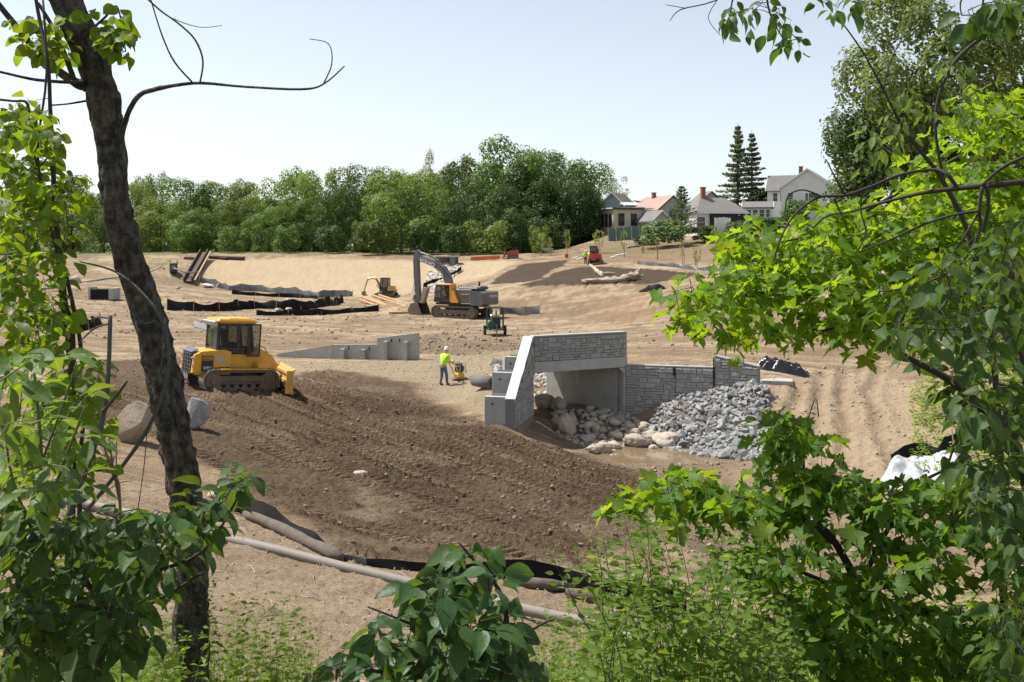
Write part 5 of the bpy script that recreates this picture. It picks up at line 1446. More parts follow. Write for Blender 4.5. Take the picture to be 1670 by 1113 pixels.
# fences and slope shrubs
def post_fence(name, label, pts, h, m_post, m_panel, pr=.05, th=.02, n=3):
    t = thing(name, label, 'fence', pts[0], 0)
    o = Vector(pts[0]); P = [Vector(p)-o for p in pts]; fin = []
    for a, b_ in zip(P, P[1:]):
        for k in range(n): fin.append(a + (b_-a)*k/n)
    fin.append(P[-1])
    for p in fin: MB().cyl(p + Vector((0, 0, -.2)), p + Vector((0, 0, h+.06)), pr, 7).build('post', m_post, t)
    for a, b_ in zip(fin, fin[1:]):
        d = b_-a; L = d.length
        q = Quaternion((0, 0, 1), math.atan2(d.y, d.x)) @ Quaternion((0, 1, 0), -math.asin(max(-1, min(1, d.z/L))))
        MB().box((a+b_)/2 + Vector((0, 0, h/2)), (L-pr*1.6, th, h), q).build('panel', m_panel, t)
    return t
M_SCREEN = mat('green_screen', (.085, .17, .14), .8, var=.12, scale=1.2, bump=.3, bscale=10)
post_fence('chain_link_fence', 'green screened chain link fence below the cream house', [gp(992, 394), gp(1030, 390), gp(1066, 384)], 2.0, M_GALV, M_SCREEN)
fv = [at(1166, 383, 150), at(1180, 382, 150), at(1191, 383, 152)]
post_fence('vinyl_fence', 'tall white vinyl fence beside the black wall of the white house', fv, 2.5, M_TRIM, M_TRIM, .07, .05, 2)
def shrub(px, py, top, d, w, m, label, v, kind='bush', cat='shrub', name='shrub', n=2600, s=.085, group=None):
    b = gp(px, py) if d is None else gbase(px, py, d)
    H = ((CZ + (400-top)/F*b.y) - b.z)*.92
    return tree(name, label, cat, b, H, w/F*b.y*1.1, kind, v, m, n, s, group, trunk=False)
M_HEDGE = leaf_mat('hedge_green', (.045, .085, .026), (.075, .12, .04), .22)
M_WILLOW = leaf_mat('willow_green', (.095, .165, .070), (.14, .22, .10), .35)
shrub(1024, 384, 357, 178, 44, M_HEDGE, 'clipped dark green hedge below the cream house windows', 4)
shrub(1052, 400, 381, None, 34, M_HEDGE, 'low rounded dark shrub on the bare slope by the green fence', 5)
shrub(1085, 404, 352, None, 58, M_WILLOW, 'broad soft grey green shrub left of the loose pine', 6)
shrub(1145, 396, 364, None, 36, M_LF_PAL, 'rounded bright green shrub before the white vinyl fence', 7)
shrub(1172, 402, 372, None, 24, M_LF_PAL, 'thin straggly shrub in front of the white vinyl fence', 8, n=900)
shrub(1212, 396, 350, None, 48, M_HEDGE, 'dark hedge right of the white vinyl fence', 9)
shrub(1300, 390, 322, 168, 44, M_WILLOW, 'grey green shrub in front of the big white house', 10, n=2200)
shrub(1255, 392, 352, 160, 50, M_HEDGE, 'dark green shrub below the white sunroom', 11)
shrub(1240, 345, 300, 184, 40, M_LF_DRK, 'dark round shrub at the foot of the spruces', 3)
M_YOUNG = leaf_mat('young_leaf', (.16, .21, .07), (.22, .27, .10), .4)
for (px, py, top, w, lab) in [(977, 414, 374, 22, 'young feathery tree planted just below the wood edge by the green fence'), (1018, 420, 372, 12, 'thin young tree planted before the green fence'), (1048, 412, 372, 8, 'slim sapling between the green fence and the dark shrub'),
        (1072, 424, 384, 10, 'spindly sapling in front of the soft grey green shrub'), (1137, 438, 396, 16, 'young leafy tree on the bare slope near the silt fence'), (925, 414, 372, 12, 'sapling with white stake at the dark wood edge'),
        (897, 416, 386, 9, 'narrow columnar sapling at the dark wood edge'), (883, 418, 380, 18, 'young tree with spreading leaves before the dark wood'), (1113, 432, 388, 12, 'sapling standing at the foot of the loose pine')]:
    b = gp(px, py); H = CZ + (400-top)/F*b.y - b.z
    t = thing('young_tree', lab, 'young tree', b, random.uniform(0, 6), 'young trees planted on the slope')
    MB().tube([(0, 0, -.1), (.03, 0, H*.5), (0, .02, H*.9)], [.05, .035, .012], 6).build('trunk', mat('pale_bark', (.25, .2, .15), .9) if 'pale_bark' not in bpy.data.materials else bpy.data.materials['pale_bark'], t)
    MB().cyl((.25, 0, -.1), (.22, 0, H*.5), .03, 5).build('stake', M_TRIM if 'white stake' in lab else M_BARK, t)
    link_mesh('crown', crown('loose' if w > 9 else 'tall', 6+len(lab) % 3, M_YOUNG, 300, .075), t, None, None, (w/F*b.y*1.25, w/F*b.y*1.25, H))
# utility pole
b = gbase(1366, 330, 150)
up_ = thing('utility_pole', 'wooden utility pole with cross arm behind the bare branch', 'utility pole', b, R(20))
zt = at(0, 285, 150).z - b.z
MB().tube([(0, 0, -.5), (0, 0, zt+1.0)], [.16, .11], 8).build('pole', M_BARK, up_); MB().box((0, 0, zt), (2.4, .12, .14)).build('cross_arm', M_BARK, up_)
for x in (-1.1, -.4, .4, 1.1): MB().lathe([(.05, 0), (.07, .08), (.03, .2)], 8).build('insulator', M_LGREY, up_, loc=(x, 0, zt+.07))
for s in (-1.0, 0, 1.0):
    a = Vector((s, 0, zt+.2)); 
    MB().tube([a, a + Vector((12, 6, -1.2)), a + Vector((26, 14, -.6))], .02, 4).build('wire', M_DARK, up_)
# ------------------------------------------------------------------ stones
from mathutils import noise as mnoise
M_ROCK = mat('grey_riprap', (.245, .248, .25), .85, var=.15, scale=4, bump=.5, bscale=18, dirt=(.29, .265, .225), dscale=2, damt=.5, rand=.36)
M_COB = mat('tan_cobble', (.44, .37, .29), .85, var=.15, scale=4, bump=.4, bscale=16, dirt=(.30, .26, .21), dscale=2, damt=.45, rand=.2)
M_RUBBLE = mat('dark_rubble', (.20, .155, .112), .9, var=.2, scale=5, bump=.5)
M_PALEROCK = mat('pale_rock', (.52, .48, .42), .85, var=.15, scale=4, bump=.4)

def hull_rock(seed, m, flat=.75, n=13):
    rs = random.Random(seed); bm = bmesh.new()
    for i in range(n):
        v = Vector((rs.gauss(0, 1), rs.gauss(0, 1), rs.gauss(0, 1))).normalized()
        v = Vector((v.x*rs.uniform(.75, 1.05), v.y*rs.uniform(.6, .9), v.z*flat*rs.uniform(.75, 1.0)))
        bm.verts.new(v)
    bmesh.ops.convex_hull(bm, input=bm.verts)
    bmesh.ops.delete(bm, geom=[v for v in bm.verts if not v.link_faces], context='VERTS')
    bmesh.ops.recalc_face_normals(bm, faces=bm.faces)
    me = bpy.data.meshes.new('rock'); bm.to_mesh(me); bm.free()
    me.materials.append(m)
    return me
def round_rock(seed, m, sub=3, amp=.18, facet=0.0, sx=(1, .85, .75)):
    bm = bmesh.new(); bmesh.ops.create_icosphere(bm, subdivisions=sub, radius=1)
    o = Vector((seed*3.1, seed*1.7, seed*.9))
    for v in bm.verts:
        p = v.co.copy()
        k = 1 + amp*mnoise.noise(p*1.1 + o) + amp*.45*mnoise.noise(p*2.7 + o) + amp*.2*mnoise.noise(p*6 + o)
        if facet:
            c = mnoise.cell_vector(p*1.2 + o); k += facet*(c.x-.5)*.25
        v.co = Vector((p.x*sx[0], p.y*sx[1], p.z*sx[2]))*k
    me = bpy.data.meshes.new('boulder'); bm.to_mesh(me); bm.free()
    me.polygons.foreach_set('use_smooth', [facet == 0]*len(me.polygons))
    me.materials.append(m)
    return me
RIP = [hull_rock(k, M_ROCK) for k in range(8)]
COB = [round_rock(k, M_COB, 2, .34) for k in range(4)] + [hull_rock(k+40, M_COB, .8, 18) for k in range(4)]

def sample_poly(poly, n, rs, mind=None):
    xs = [p[0] for p in poly]; ys = [p[1] for p in poly]; out = []
    tries = 0
    while len(out) < n and tries < n*30:
        tries += 1
        x = rs.uniform(min(xs), max(xs)); y = rs.uniform(min(ys), max(ys))
        if poly_sd(poly, np.array([x]), np.array([y]))[0] > 0: continue
        if mind and any((x-a)**2 + (y-b)**2 < mind*mind for a, b in out): continue
        out.append((x, y))
    return out
def scatter_stuff(name, label, pts, sizes, protos, m, seed=1, sink=.25, kind='stuff'):
    """many small stones joined into one mesh"""
    rs = np.random.RandomState(seed)
    pts = np.asarray(pts); zs = gzs(pts[:, 0], pts[:, 1])
    Vs = []; Fs = []; base = 0
    data = []
    for me in protos:
        v = np.empty(len(me.vertices)*3, np.float32); me.vertices.foreach_get('co', v)
        data.append((v.reshape(-1, 3), [tuple(p.vertices) for p in me.polygons]))
    for i, (x, y) in enumerate(pts):
        v, f = data[rs.randint(len(data))]
        s = sizes[i]
        a, b_, c = rs.rand(3)*6.28
        M = np.array((Matrix.Rotation(a, 3, 'Z') @ Matrix.Rotation(b_*.25, 3, 'X')))
        w = v @ M.T * s + np.array([x, y, zs[i] + s*(.5-sink)])
        Vs.append(w); Fs.extend([tuple(q+base for q in k) for k in f]); base += len(v)
    me = bpy.data.meshes.new(name); me.from_pydata(np.concatenate(Vs).tolist(), [], Fs); me.materials.append(m)
    o = link_mesh(name, me)
    tag(o, label, None, None, kind)
    return o
rs = random.Random(12)
HEAP = gpoly([(1045,712),(1048,692),(1068,668),(1102,645),(1142,632),(1185,624),(1238,620),(1254,655),(1256,700),(1252,742),(1205,752),(1150,742),(1095,726)])
hpts = sample_poly(HEAP, 420, rs, .18)
zs = gzs([p[0] for p in hpts], [p[1] for p in hpts])
order = sorted(range(len(hpts)), key=lambda i: hpts[i][1])
for k, i in enumerate(order[:295]):
    s = rs.choice([.11, .13, .15, .17, .19, .23, .29])
    o = link_mesh('riprap_stone', RIP[rs.randrange(8)], None, (hpts[i][0], hpts[i][1], zs[i]+s*.35), (rs.uniform(-.6, .6), rs.uniform(-.6, .6), rs.uniform(0, 6.28)), (s*1.15, s, s))
    tag(o, 'angular grey quarry stone in the big heap against the stone wing wall', 'stone', 'grey riprap stones of the heap', 'thing')
fp = sample_poly(HEAP, 1300, rs)
scatter_stuff('riprap_fill', 'small broken grey stones filling the gaps of the riprap heap', fp, [rs.uniform(.07, .17) for _ in fp], RIP, M_ROCK, 3)
# stones beyond the culvert mouth
FARR = [tuple(BL+BD2+[-.8, .4]), tuple(BL+BD2+[-.8, 8.5]), tuple(BR+BD+[.6, 8.5]), tuple(BR+BD+[.3, .6])]
fp = sample_poly(FARR, 260, rs)
scatter_stuff('riprap_bank', 'loose pale stones on the bank seen through the culvert', fp, [rs.uniform(.10, .24) for _ in fp], RIP, mat('bank_stone', (.40, .38, .35), .85, var=.2, rand=.1), 5)
# creek boulders, each its own
M_CBOUL = mat('pinkish_boulder', (.44, .375, .305), .85, var=.15, scale=3, bump=.6, bscale=10, dirt=(.34, .28, .225), dscale=2, damt=.5, rand=.12)
BOUL = [round_rock(20+k, M_CBOUL, 4, .30) for k in range(6)]
def boulder(px, py, wpx, hpx, label, k, me=None, group=None, dy=.15, cat='boulder', tilt=.15):
    p = gp(px, py); s = p.y/F
    r = random.Random(k*7+1)
    o = link_mesh('boulder', me or BOUL[k % 6], None, (p.x, p.y+wpx*s*.35, p.z + hpx*s*.5 - dy*hpx*s), (r.uniform(-tilt, tilt), r.uniform(-tilt, tilt), r.uniform(-.4, .4)), (wpx*s*.5, wpx*s*.5, hpx*s*.5/.75))
    tag(o, label, cat, group, 'thing')
    return o
CG = 'boulders in the creek by the culvert'
boulder(925, 713, 33, 36, 'upright pinkish round boulder standing alone before the culvert opening', 0, group=CG, dy=.08)
boulder(1040, 718, 40, 26, 'broad tan boulder at the water edge, left of its twin', 1, group=CG, dy=.08)
boulder(1088, 718, 42, 28, 'rounded grey tan boulder at the water edge touching the grey heap', 2, group=CG, dy=.08)
boulder(1066, 722, 16, 14, 'small stone wedged between the two big boulders at the water edge', 5, group=CG)
boulder(1050, 694, 22, 18, 'squarish pinkish boulder above the broad tan one', 3, group=CG)
boulder(1064, 703, 30, 18, 'flat tan boulder at the foot of the grey heap', 4, group=CG)
boulder(985, 737, 28, 22, 'pale boulder lowest by the muddy water below the culvert', 5, group=CG)
boulder(1003, 727, 26, 16, 'pale flat boulder beside the lowest one by the muddy water', 1, group=CG)
boulder(960, 722, 24, 14, 'low pale stone right of the upright boulder', 2, group=CG)
boulder(968, 738, 20, 14, 'small pale boulder left of the lowest one by the muddy water', 0, group=CG)
boulder(888, 668, 34, 24, 'sunlit cream boulder inside the left edge of the culvert opening', 3, group=CG, dy=.05)
boulder(912, 673, 26, 24, 'grey brown boulder in the culvert beside the sunlit cream one', 4, group=CG, dy=.05)
UND = gpoly([(900,690),(905,672),(960,668),(1015,672),(1050,690),(1040,708),(985,712),(940,700)])
for (x, y) in sample_poly(UND, 75, rs, .26):
    s = rs.choice([.13, .17, .2, .26]); z = gz(x, y)
    o = link_mesh('cobble', COB[rs.randrange(8)], None, (x, y, z+s*.4), (rs.uniform(-.4, .4), rs.uniform(-.4, .4), rs.uniform(0, 6.28)), (s*1.2, s, s*.9))
    tag(o, 'greyish cobble in the shaded bed under the culvert', 'stone', 'cobbles in the culvert bed', 'thing')
SHO = gpoly([(905,705),(960,730),(1010,745),(1045,726),(1100,720),(1120,735),(1050,728),(1010,712),(950,700)])
fp = sample_poly(SHO, 160, rs)
scatter_stuff('creek_stones', 'small pale stones along the muddy creek edge', fp, [rs.uniform(.05, .15) for _ in fp], COB, M_COB, 8)
fp = sample_poly(Z_CREEK, 1500, rs)
scatter_stuff('creek_gravel', 'scattered brownish pebbles on the creek flat', fp, [rs.uniform(.02, .085)*rs.choice([1, 1, 1.4]) for _ in fp], RIP[:3], mat('creek_pebble', (.30, .23, .165), .85, var=.25), 9)
# boulders by the leaning trunk and others
M_BLD1 = mat('tan_boulder', (.36, .29, .215), .9, var=.15, scale=2.5, bump=.8, bscale=9, dirt=(.25, .2, .15), dscale=1.5, damt=.6)
M_BLD2 = mat('grey_boulder', (.26, .26, .265), .9, var=.2, scale=2.5, bump=.8, bscale=9, dirt=(.40, .39, .38), dscale=1.8, damt=.6)
def slab_boulder(seed, m):
    me = hull_rock(seed, m, 1.0, 16)
    bm = bmesh.new(); bm.from_mesh(me)
    bmesh.ops.bevel(bm, geom=bm.edges[:], offset=.05, segments=1, affect='EDGES')
    bmesh.ops.triangulate(bm, faces=bm.faces)
    bmesh.ops.subdivide_edges(bm, edges=bm.edges, cuts=2, use_grid_fill=True)
    for v in bm.verts: v.co += v.co.normalized()*.05*mnoise.noise(v.co*3 + Vector((seed, 0, 0)))
    bm.to_mesh(me); bm.free(); return me
p = gp(208, 724)
o = link_mesh('boulder', slab_boulder(77, M_BLD1), None, (p.x, p.y+.4, p.z+.50), (.1, .15, .5), (.56, .62, .80)); tag(o, 'large angular tan boulder left of the leaning dark trunk', 'boulder', None, 'thing')
p = gp(312, 700)
o = link_mesh('boulder', slab_boulder(81, M_BLD2), None, (p.x, p.y+.4, p.z+.36), (.2, -.1, 1.2), (.52, .55, .64)); tag(o, 'grey angular boulder just right of the leaning dark trunk', 'boulder', None, 'thing')
boulder(586, 784, 22, 15, 'single pale stone lying on the dark tracked slope', 2, dy=.2)
boulder(150, 772, 60, 28, 'low reddish brown boulder below the large angular tan one', 3, round_rock(33, mat('red_boulder', (.22, .135, .09), .9, bump=.5), 3))
boulder(352, 815, 34, 22, 'rounded tan stone half hidden beside the leaning trunk near the ground pipe', 4, dy=.2)
boulder(122, 462, 16, 14, 'grey rock on the pale flat left of the leaning trunk', 1)
for (px, py, w, h, lab) in [(338, 471, 24, 10, 'flat pale stone slab below the rusty steel chute'), (356, 473, 14, 13, 'dark squared stone block below the rusty steel chute'), (290, 472, 14, 6, 'small pale stone left of the rusty steel chute')]:
    boulder(px, py, w, h, lab, len(lab), hull_rock(len(lab), M_PALEROCK if 'pale' in lab else M_ROCK), dy=.1, cat='stone')
for (px, py) in [(447, 512), (462, 513), (476, 511), (452, 508), (470, 507), (468, 492)]:
    boulder(px, py, 10, 6, 'small pale stone beside the long black silt fence in front of the dam', px, group='pale stones by the silt fence', cat='stone')
# scattered rubble
fp = sample_poly(Z_RUB, 420, rs)
scatter_stuff('rubble', 'dark broken rubble piled beyond the gravel pad', fp, [.04 + .17*rs.random()**2.5 for _ in fp], RIP, M_RUBBLE, 11, .4)
SPILL = gpoly([(690,472),(700,445),(735,428),(755,440),(730,462),(712,478)])
fp = sample_poly(SPILL, 380, rs)
scatter_stuff('spillway_riprap', 'pale stones lining the notch in the dam behind the excavator', fp, [rs.uniform(.18, .42) for _ in fp], RIP, M_PALEROCK, 12)
fp = sample_poly(Z_DARK2, 2600, rs) + sample_poly(Z_DARK, 2600, rs)
scatter_stuff('dirt_clods', 'crumbled clods of dark earth on the tracked slope', fp, [.014 + .085*rs.random()**6 for _ in fp], RIP[:4], mat('earth_clod', (.20, .142, .098), .95, var=.25), 13, .3)
fp = sample_poly(Z_GRAVEL, 2200, rs)
scatter_stuff('pad_gravel', 'crushed stone specks over the pale gravel pad', fp, [.015 + .045*rs.random()**3 for _ in fp], RIP[:3], mat('pad_stone', (.27, .235, .18), .9, var=.3), 18, .3)
fp = sample_poly(Z_FORE, 1500, rs)
scatter_stuff('foreground_pebbles', 'small stones and crumbs on the pale near bank', fp, [.006 + .035*rs.random()**4 for _ in fp], RIP[:3], mat('bank_pebble', (.33, .255, .185), .9, var=.3), 14, .3)
BAS = gpoly([(120,470),(330,490),(600,500),(900,540),(1060,545),(1250,560),(1400,610),(1250,600),(900,560),(600,560),(300,560),(60,560)])
fp = sample_poly(BAS, 1500, rs)
scatter_stuff('basin_stones', 'scattered stones and lumps over the tracked basin floor', fp, [.03 + .16*rs.random()**3 for _ in fp], RIP[:4], mat('basin_stone', (.26, .20, .145), .9, var=.3), 15, .3)
RT = gpoly([(1230,620),(1420,590),(1540,680),(1560,790),(1300,800),(1240,760)])
fp = sample_poly(RT, 700, rs)
scatter_stuff('slope_stones', 'small stones on the sandy rutted slope', fp, [.02 + .09*rs.random()**4 for _ in fp], RIP[:4], mat('slope_stone', (.34, .26, .185), .9, var=.3), 16, .3)

# water
def water(name, label, px, py, r, lvl):
    c = hit(px, py); n = 28
    z = gz(c.x, c.y) + lvl
    b = MB(); b.add([(c.x, c.y, z)] + [(c.x+r[0]*math.cos(6.2832*k/n), c.y+r[1]*math.sin(6.2832*k/n), z) for k in range(n)], [(0, k+1, (k+1) % n+1) for k in range(n)])
    o = b.build(name, M_WATER); tag(o, label, None, None, 'structure')
M_WATER = mat('muddy_water', (.20, .145, .085), .06, var=.15, scale=1.2, bump=.06, bscale=5, spec=.6)
water('water', 'shallow muddy pool in the creek below the boulders', 1068, 738, (2.9, 2.4), .22)
water('water', 'thin muddy puddle on the creek flat', 1180, 785, (1.5, 1.6), .12)
water('water', 'grey puddle behind the lower maple branch', 1312, 846, (1.6, 1.9), .20)

# ------------------------------------------------------------------ silt fences, socks and pipe
M_FAB = mat('black_silt_fabric', (.013, .013, .014), .75, var=.25, scale=3, bump=.25, bscale=30, dirt=(.06, .048, .038), dscale=2, damt=.25, spec=.12)
M_FABG = mat('grey_silt_fabric', (.10, .10, .105), .4, var=.2, scale=3, bump=.2, bscale=20, dirt=(.2, .17, .13), dscale=2, damt=.3, spec=.6)
M_STAKE = mat('pine_stake', (.42, .30, .18), .85, var=.2, scale=8)
M_SOCK = mat('filter_sock', (.115, .092, .078), .95, var=.2, scale=12, bump=.4, bscale=60, dirt=(.22, .17, .12), dscale=3, damt=.5)
M_PIPE = mat('grey_pipe', (.235, .215, .19), .7, var=.12, scale=3, bump=.15, bscale=20, dirt=(.22, .17, .125), dscale=2.5, damt=.6)
def resample(P, step):
    out = [P[0]]
    for a, b_ in zip(P, P[1:]):
        n = max(1, int((b_-a).length/step))
        out += [a + (b_-a)*(k+1)/n for k in range(n)]
    return out
def silt_fence(label, pix, h, every=2.2, m=None, lean=.1, seed=1, wob=.08, stakes=True, ramp=0):
    rs = random.Random(seed)
    P = resample([Vector((q.x, q.y, 0)) for q in (hit(*p) for p in pix)], .25)
    zs = gzs([p.x for p in P], [p.y for p in P])
    t = thing('silt_fence', label, 'silt fence', (P[0].x, P[0].y, zs[0]), 0, 'black silt fences around the site')
    o = Vector((P[0].x, P[0].y, zs[0]))
    V = []; Fc = []; rows_ = 5; dist = 0; phase = rs.uniform(0, 6)
    last = -9
    hv = h
    for i, p in enumerate(P):
        d = (P[min(i+1, len(P)-1)] - P[max(i-1, 0)]); d.normalize(); nrm = Vector((-d.y, d.x, 0))
        if i: dist += (p-P[i-1]).length
        u = (dist % every)/every
        sag = math.sin(math.pi*u)
        hv = h*(1 - .22*sag + .14*math.sin(dist*.83+phase)) if h else 0
        if ramp > 0: hv *= min(1, .3 + dist/ramp)
        if ramp < 0: hv *= min(1, .12 + (len(P)-1-i)*.25/-ramp)
        for k in range(rows_+1):
            f = k/rows_
            off = nrm*(lean*f*f*h/.6 + wob*math.sin(f*3+dist*2.7+phase)*sag + wob*.5*math.sin(dist*7+f*5)*f)
            V.append(Vector((p.x, p.y, zs[i]-.06)) + off + Vector((0, 0, f*(hv+.06))) - o)
        if stakes and (dist-last >= every or i == len(P)-1):
            last = dist
            tp_ = Vector((p.x, p.y, zs[i]-.2)) - nrm*.03 - o
            MB().tube([tp_, tp_ + nrm*lean*h/.6 + Vector((0, 0, h*1.12+.22))], .025 if h < .8 else .035, 4).build('stake', M_STAKE, t)
    for i in range(len(P)-1):
        for k in range(rows_):
            a = i*(rows_+1)+k
            Fc.append((a, a+rows_+1, a+rows_+2, a+1))
    b = MB(); b.add(V, Fc); b.build('fabric', m or M_FAB, t, True, fix=False)
    return t
silt_fence('grey black silt fence running along the foot of the dam slope', [(325,461),(345,466),(372,474),(420,476),(470,480),(520,486),(545,484),(575,484)], .95, 3, M_FABG, seed=2)
silt_fence('short lower black fabric lying in front of the dam foot fence', [(378,480),(430,484),(480,486),(520,489)], .55, 3, seed=3)
silt_fence('long wavy black silt fence crossing the pale flat beyond the dozer', [(272,507),(320,509),(370,508),(415,503),(460,506),(500,506),(540,500),(560,493)], 1.0, 2.6, seed=4, wob=.15)
silt_fence('second black fabric strip below the long wavy fence', [(418,514),(470,514),(520,513),(570,511),(618,509)], .6, 3, seed=5)
silt_fence('short grey silt fence standing behind the trailer pump', [(815,513),(840,512),(880,512)], .85, 2.5, M_FABG, seed=6)
silt_fence('slumped shiny silt fence across the foot of the bare hill', [(1040,432),(1060,434),(1095,436),(1130,440),(1180,443),(1225,447)], .5, 3, M_FABG, seed=7, wob=.07)
silt_fence('dark fabric scrap leaning at the left behind the dead sapling', [(70,540),(110,543),(140,538),(165,530)], .8, 2, seed=8, wob=.2)
silt_fence('black silt fence with slack fabric above the brown sock near the trunk', [(388,836),(420,850),(455,868),(490,885),(530,903),(560,914),(600,924)], .44, 1.6, seed=9, lean=.12, wob=.06, stakes=False, ramp=-3)
silt_fence('low black silt fence along the near toe of the dark slope', [(598,924),(640,928),(700,935),(760,940),(820,944),(870,950),(910,956),(950,972),(1000,985),(1060,996),(1120,1006)], .42, 2.6, seed=10, lean=.10, wob=.06, stakes=False, ramp=4)
silt_fence('dark drooping fabric fence above the white tarp', [(1455,772),(1480,756),(1510,746),(1530,752),(1556,736),(1575,715)], .65, 1.5, seed=11, wob=.12)
def sock(name, label, cat, pix, r, m, flat=1.0, step=.25, seed=1, lift=.8, cap=True, bumps=.10):
    rs = random.Random(seed)
    P = resample([Vector((q.x, q.y, 0)) for q in (hit(*p) for p in pix)], step)
    zs = gzs([p.x for p in P], [p.y for p in P])
    for _ in range(3 if bumps > .05 else 60): zs = np.concatenate([zs[:1], (zs[:-2]+zs[1:-1]*2+zs[2:])/4, zs[-1:]])
    o = Vector((P[0].x, P[0].y, zs[0]))
    n = len(P)
    rad = [r*(1 + rs.uniform(-bumps, bumps)*.5 + bumps*math.sin(i*.9+seed))*(.55 if i in (0, n-1) and bumps > .05 else 1) for i in range(n)]
    b = MB().tube([Vector((p.x, p.y, z+r*lift)) - o for p, z in zip(P, zs)], rad, 12)
    ob = b.build(name, m, None, True, loc=o)
    tag(ob, label, cat, None, 'thing')
    return ob
sock('filter_sock', 'brown filter sock lying below the slack silt fence near the trunk', 'filter sock', [(398,846),(430,858),(462,873),(500,891),(532,906),(556,917)], .105, M_SOCK, seed=3)
sock('filter_sock', 'brown filter sock piece lying before the low black fence, left of its neighbour', 'filter sock', [(826,952),(860,960),(900,966),(928,968)], .115, M_SOCK, seed=4)
sock('filter_sock', 'brown filter sock piece lying before the low black fence, nearer the honeysuckle', 'filter sock', [(922,975),(960,983),(1000,990),(1040,997)], .115, M_SOCK, seed=5)
sock('filter_sock', 'short dark sock curled at the upper end of the slack silt fence', 'filter sock', [(384,838),(402,838),(420,846)], .11, mat('dark_sock', (.05, .042, .038), .95), seed=6)
sock('ground_pipe', 'long grey discharge pipe lying across the near bank from the trunk to the weeds', 'pipe', [(100,820),(220,848),(340,878),(450,903),(560,929),(670,957),(780,986),(900,1025),(1000,1056),(1070,1086)], .084, M_PIPE, step=.3, seed=2, bumps=.012)

# ------------------------------------------------------------------ odds and ends of the site
# grey fabric roll and heap on the pad
p = gp(800, 636)
rl = thing('fabric_roll', 'grey geotextile roll lying beside the stepped counterforts', 'fabric roll', (p.x+.1, p.y+.1, p.z+.27), R(38))
M_GEO = mat('geotextile', (.15, .138, .125), .95, var=.2, scale=4, bump=.5, bscale=14)
b = MB()
for r0, r1 in ((.28, .25), (.21, .18), (.14, .11)):
    prof = [(r1, 0), (r0, .01), (r0, 1.35), (r1, 1.35)]
    b.lathe(prof, 18, Matrix.Rotation(R(-90), 4, 'X'))
b.build('roll', M_GEO, rl, True)
def heap(name, label, cat, px, py, wpx, dpx, hpx, m, seed, rough=.35, n=34, ridge=1.0, dep=None):
    p = gp(px, py); s = p.y/F; w, h = wpx*s, hpx*s; dd = dep or w*.55
    V = []; Fc = []
    for j in range(n):
        for i in range(n):
            u, v = i/(n-1)*2-1, j/(n-1)*2-1
            q = Vector((u*2.2+seed, v*2.2, seed*.7))
            r2 = math.sqrt(u*u+v*v)
            edge = max(0, 1 - r2**2.2*(1+.35*mnoise.noise(q*.9)))
            k = (.5-abs(mnoise.noise(q*1.1)))*ridge*.7 + .25*(.5-abs(mnoise.noise(q*2.6 + Vector((4, 0, 0)))))*ridge
            z = min(1, edge*1.6)*h*(.25 + .75*k + .35*mnoise.noise(q*.7)) - (.12 if edge <= 0 else 0)
            x, y = p.x+u*w*.55 + .05*w*mnoise.noise(q*2), p.y + dd*.5 + v*dd*.6
            V.append([x, y, z])
    zs = gzs([q[0] for q in V], [q[1] for q in V])
    V = [(q[0]-p.x, q[1]-p.y, q[2]+zz-p.z) for q, zz in zip(V, zs)]
    for j in range(n-1):
        for i in range(n-1): Fc.append((j*n+i, j*n+i+1, (j+1)*n+i+1, (j+1)*n+i))
    o = MB().add(V, Fc).build(name, m, None, True, loc=p)
    tag(o, label, cat, None, 'thing'); return o
M_PLAST = mat('black_plastic', (.016, .016, .018), .22, var=.2, bump=.4, bscale=9, spec=.7)
M_TARP = mat('white_tarp', (.44, .45, .475), .5, var=.08, bump=1.0, bscale=5, dirt=(.42, .40, .38), damt=.4)
heap('fabric_heap', 'crumpled grey geotextile heap behind the stepped counterforts', 'fabric', 822, 597, 44, 10, 20, M_GEO, 3, ridge=.8)
heap('plastic_sheet', 'crumpled glossy black plastic sheet beyond the end of the stone wall', 'plastic sheet', 1284, 611, 82, 10, 26, M_PLAST, 5, ridge=1.3, n=44)
heap('tarp', 'crumpled white tarp half hidden by maple leaves on the creek bank', 'tarp', 1545, 800, 150, 20, 50, M_TARP, 8, ridge=1.2, n=50, dep=2.6)
heap('plastic_sheet', 'small black plastic sheet at the left end of the white tarp', 'plastic sheet', 1502, 792, 46, 20, 24, M_PLAST, 11, ridge=1.3)
heap('plastic_sheet', 'torn dark plastic bundle on the right bank behind the branches', 'plastic sheet', 1580, 690, 60, 20, 24, M_FABG, 14, ridge=1.3)
heap('fabric_scrap', 'black fabric scrap at the lip of the earth bank near the driftwood', 'fabric', 1065, 474, 40, 8, 12, M_FAB, 17, ridge=1.0)
b_ = gp(1268, 622)
o = MB().box((0, 0, -.04), (1.3, .9, .18), bev=.02).build('concrete_slab', M_CONC, None, loc=b_, rot=(0, .0, -.3)); tag(o, 'flat grey concrete slab at the foot of the black plastic sheet', 'slab', None, 'thing')
# wooden crate of stakes behind the wing wall
p = at(851, 577, 49.5); p.z = gz(p.x, p.y)
pl = thing('pallet', 'upright pale wooden pallet behind the top of the wing wall', 'pallet', p, R(10))
for k in range(5): MB().box((-.32+k*.16, 0, .45), (.07, .03, 1.0), rot=(0, random.uniform(-.05, .05), 0)).build('slat', M_STAKE, pl)
for z in (.15, .75): MB().box((0, .035, z), (.78, .035, .07)).build('rail', M_STAKE, pl)
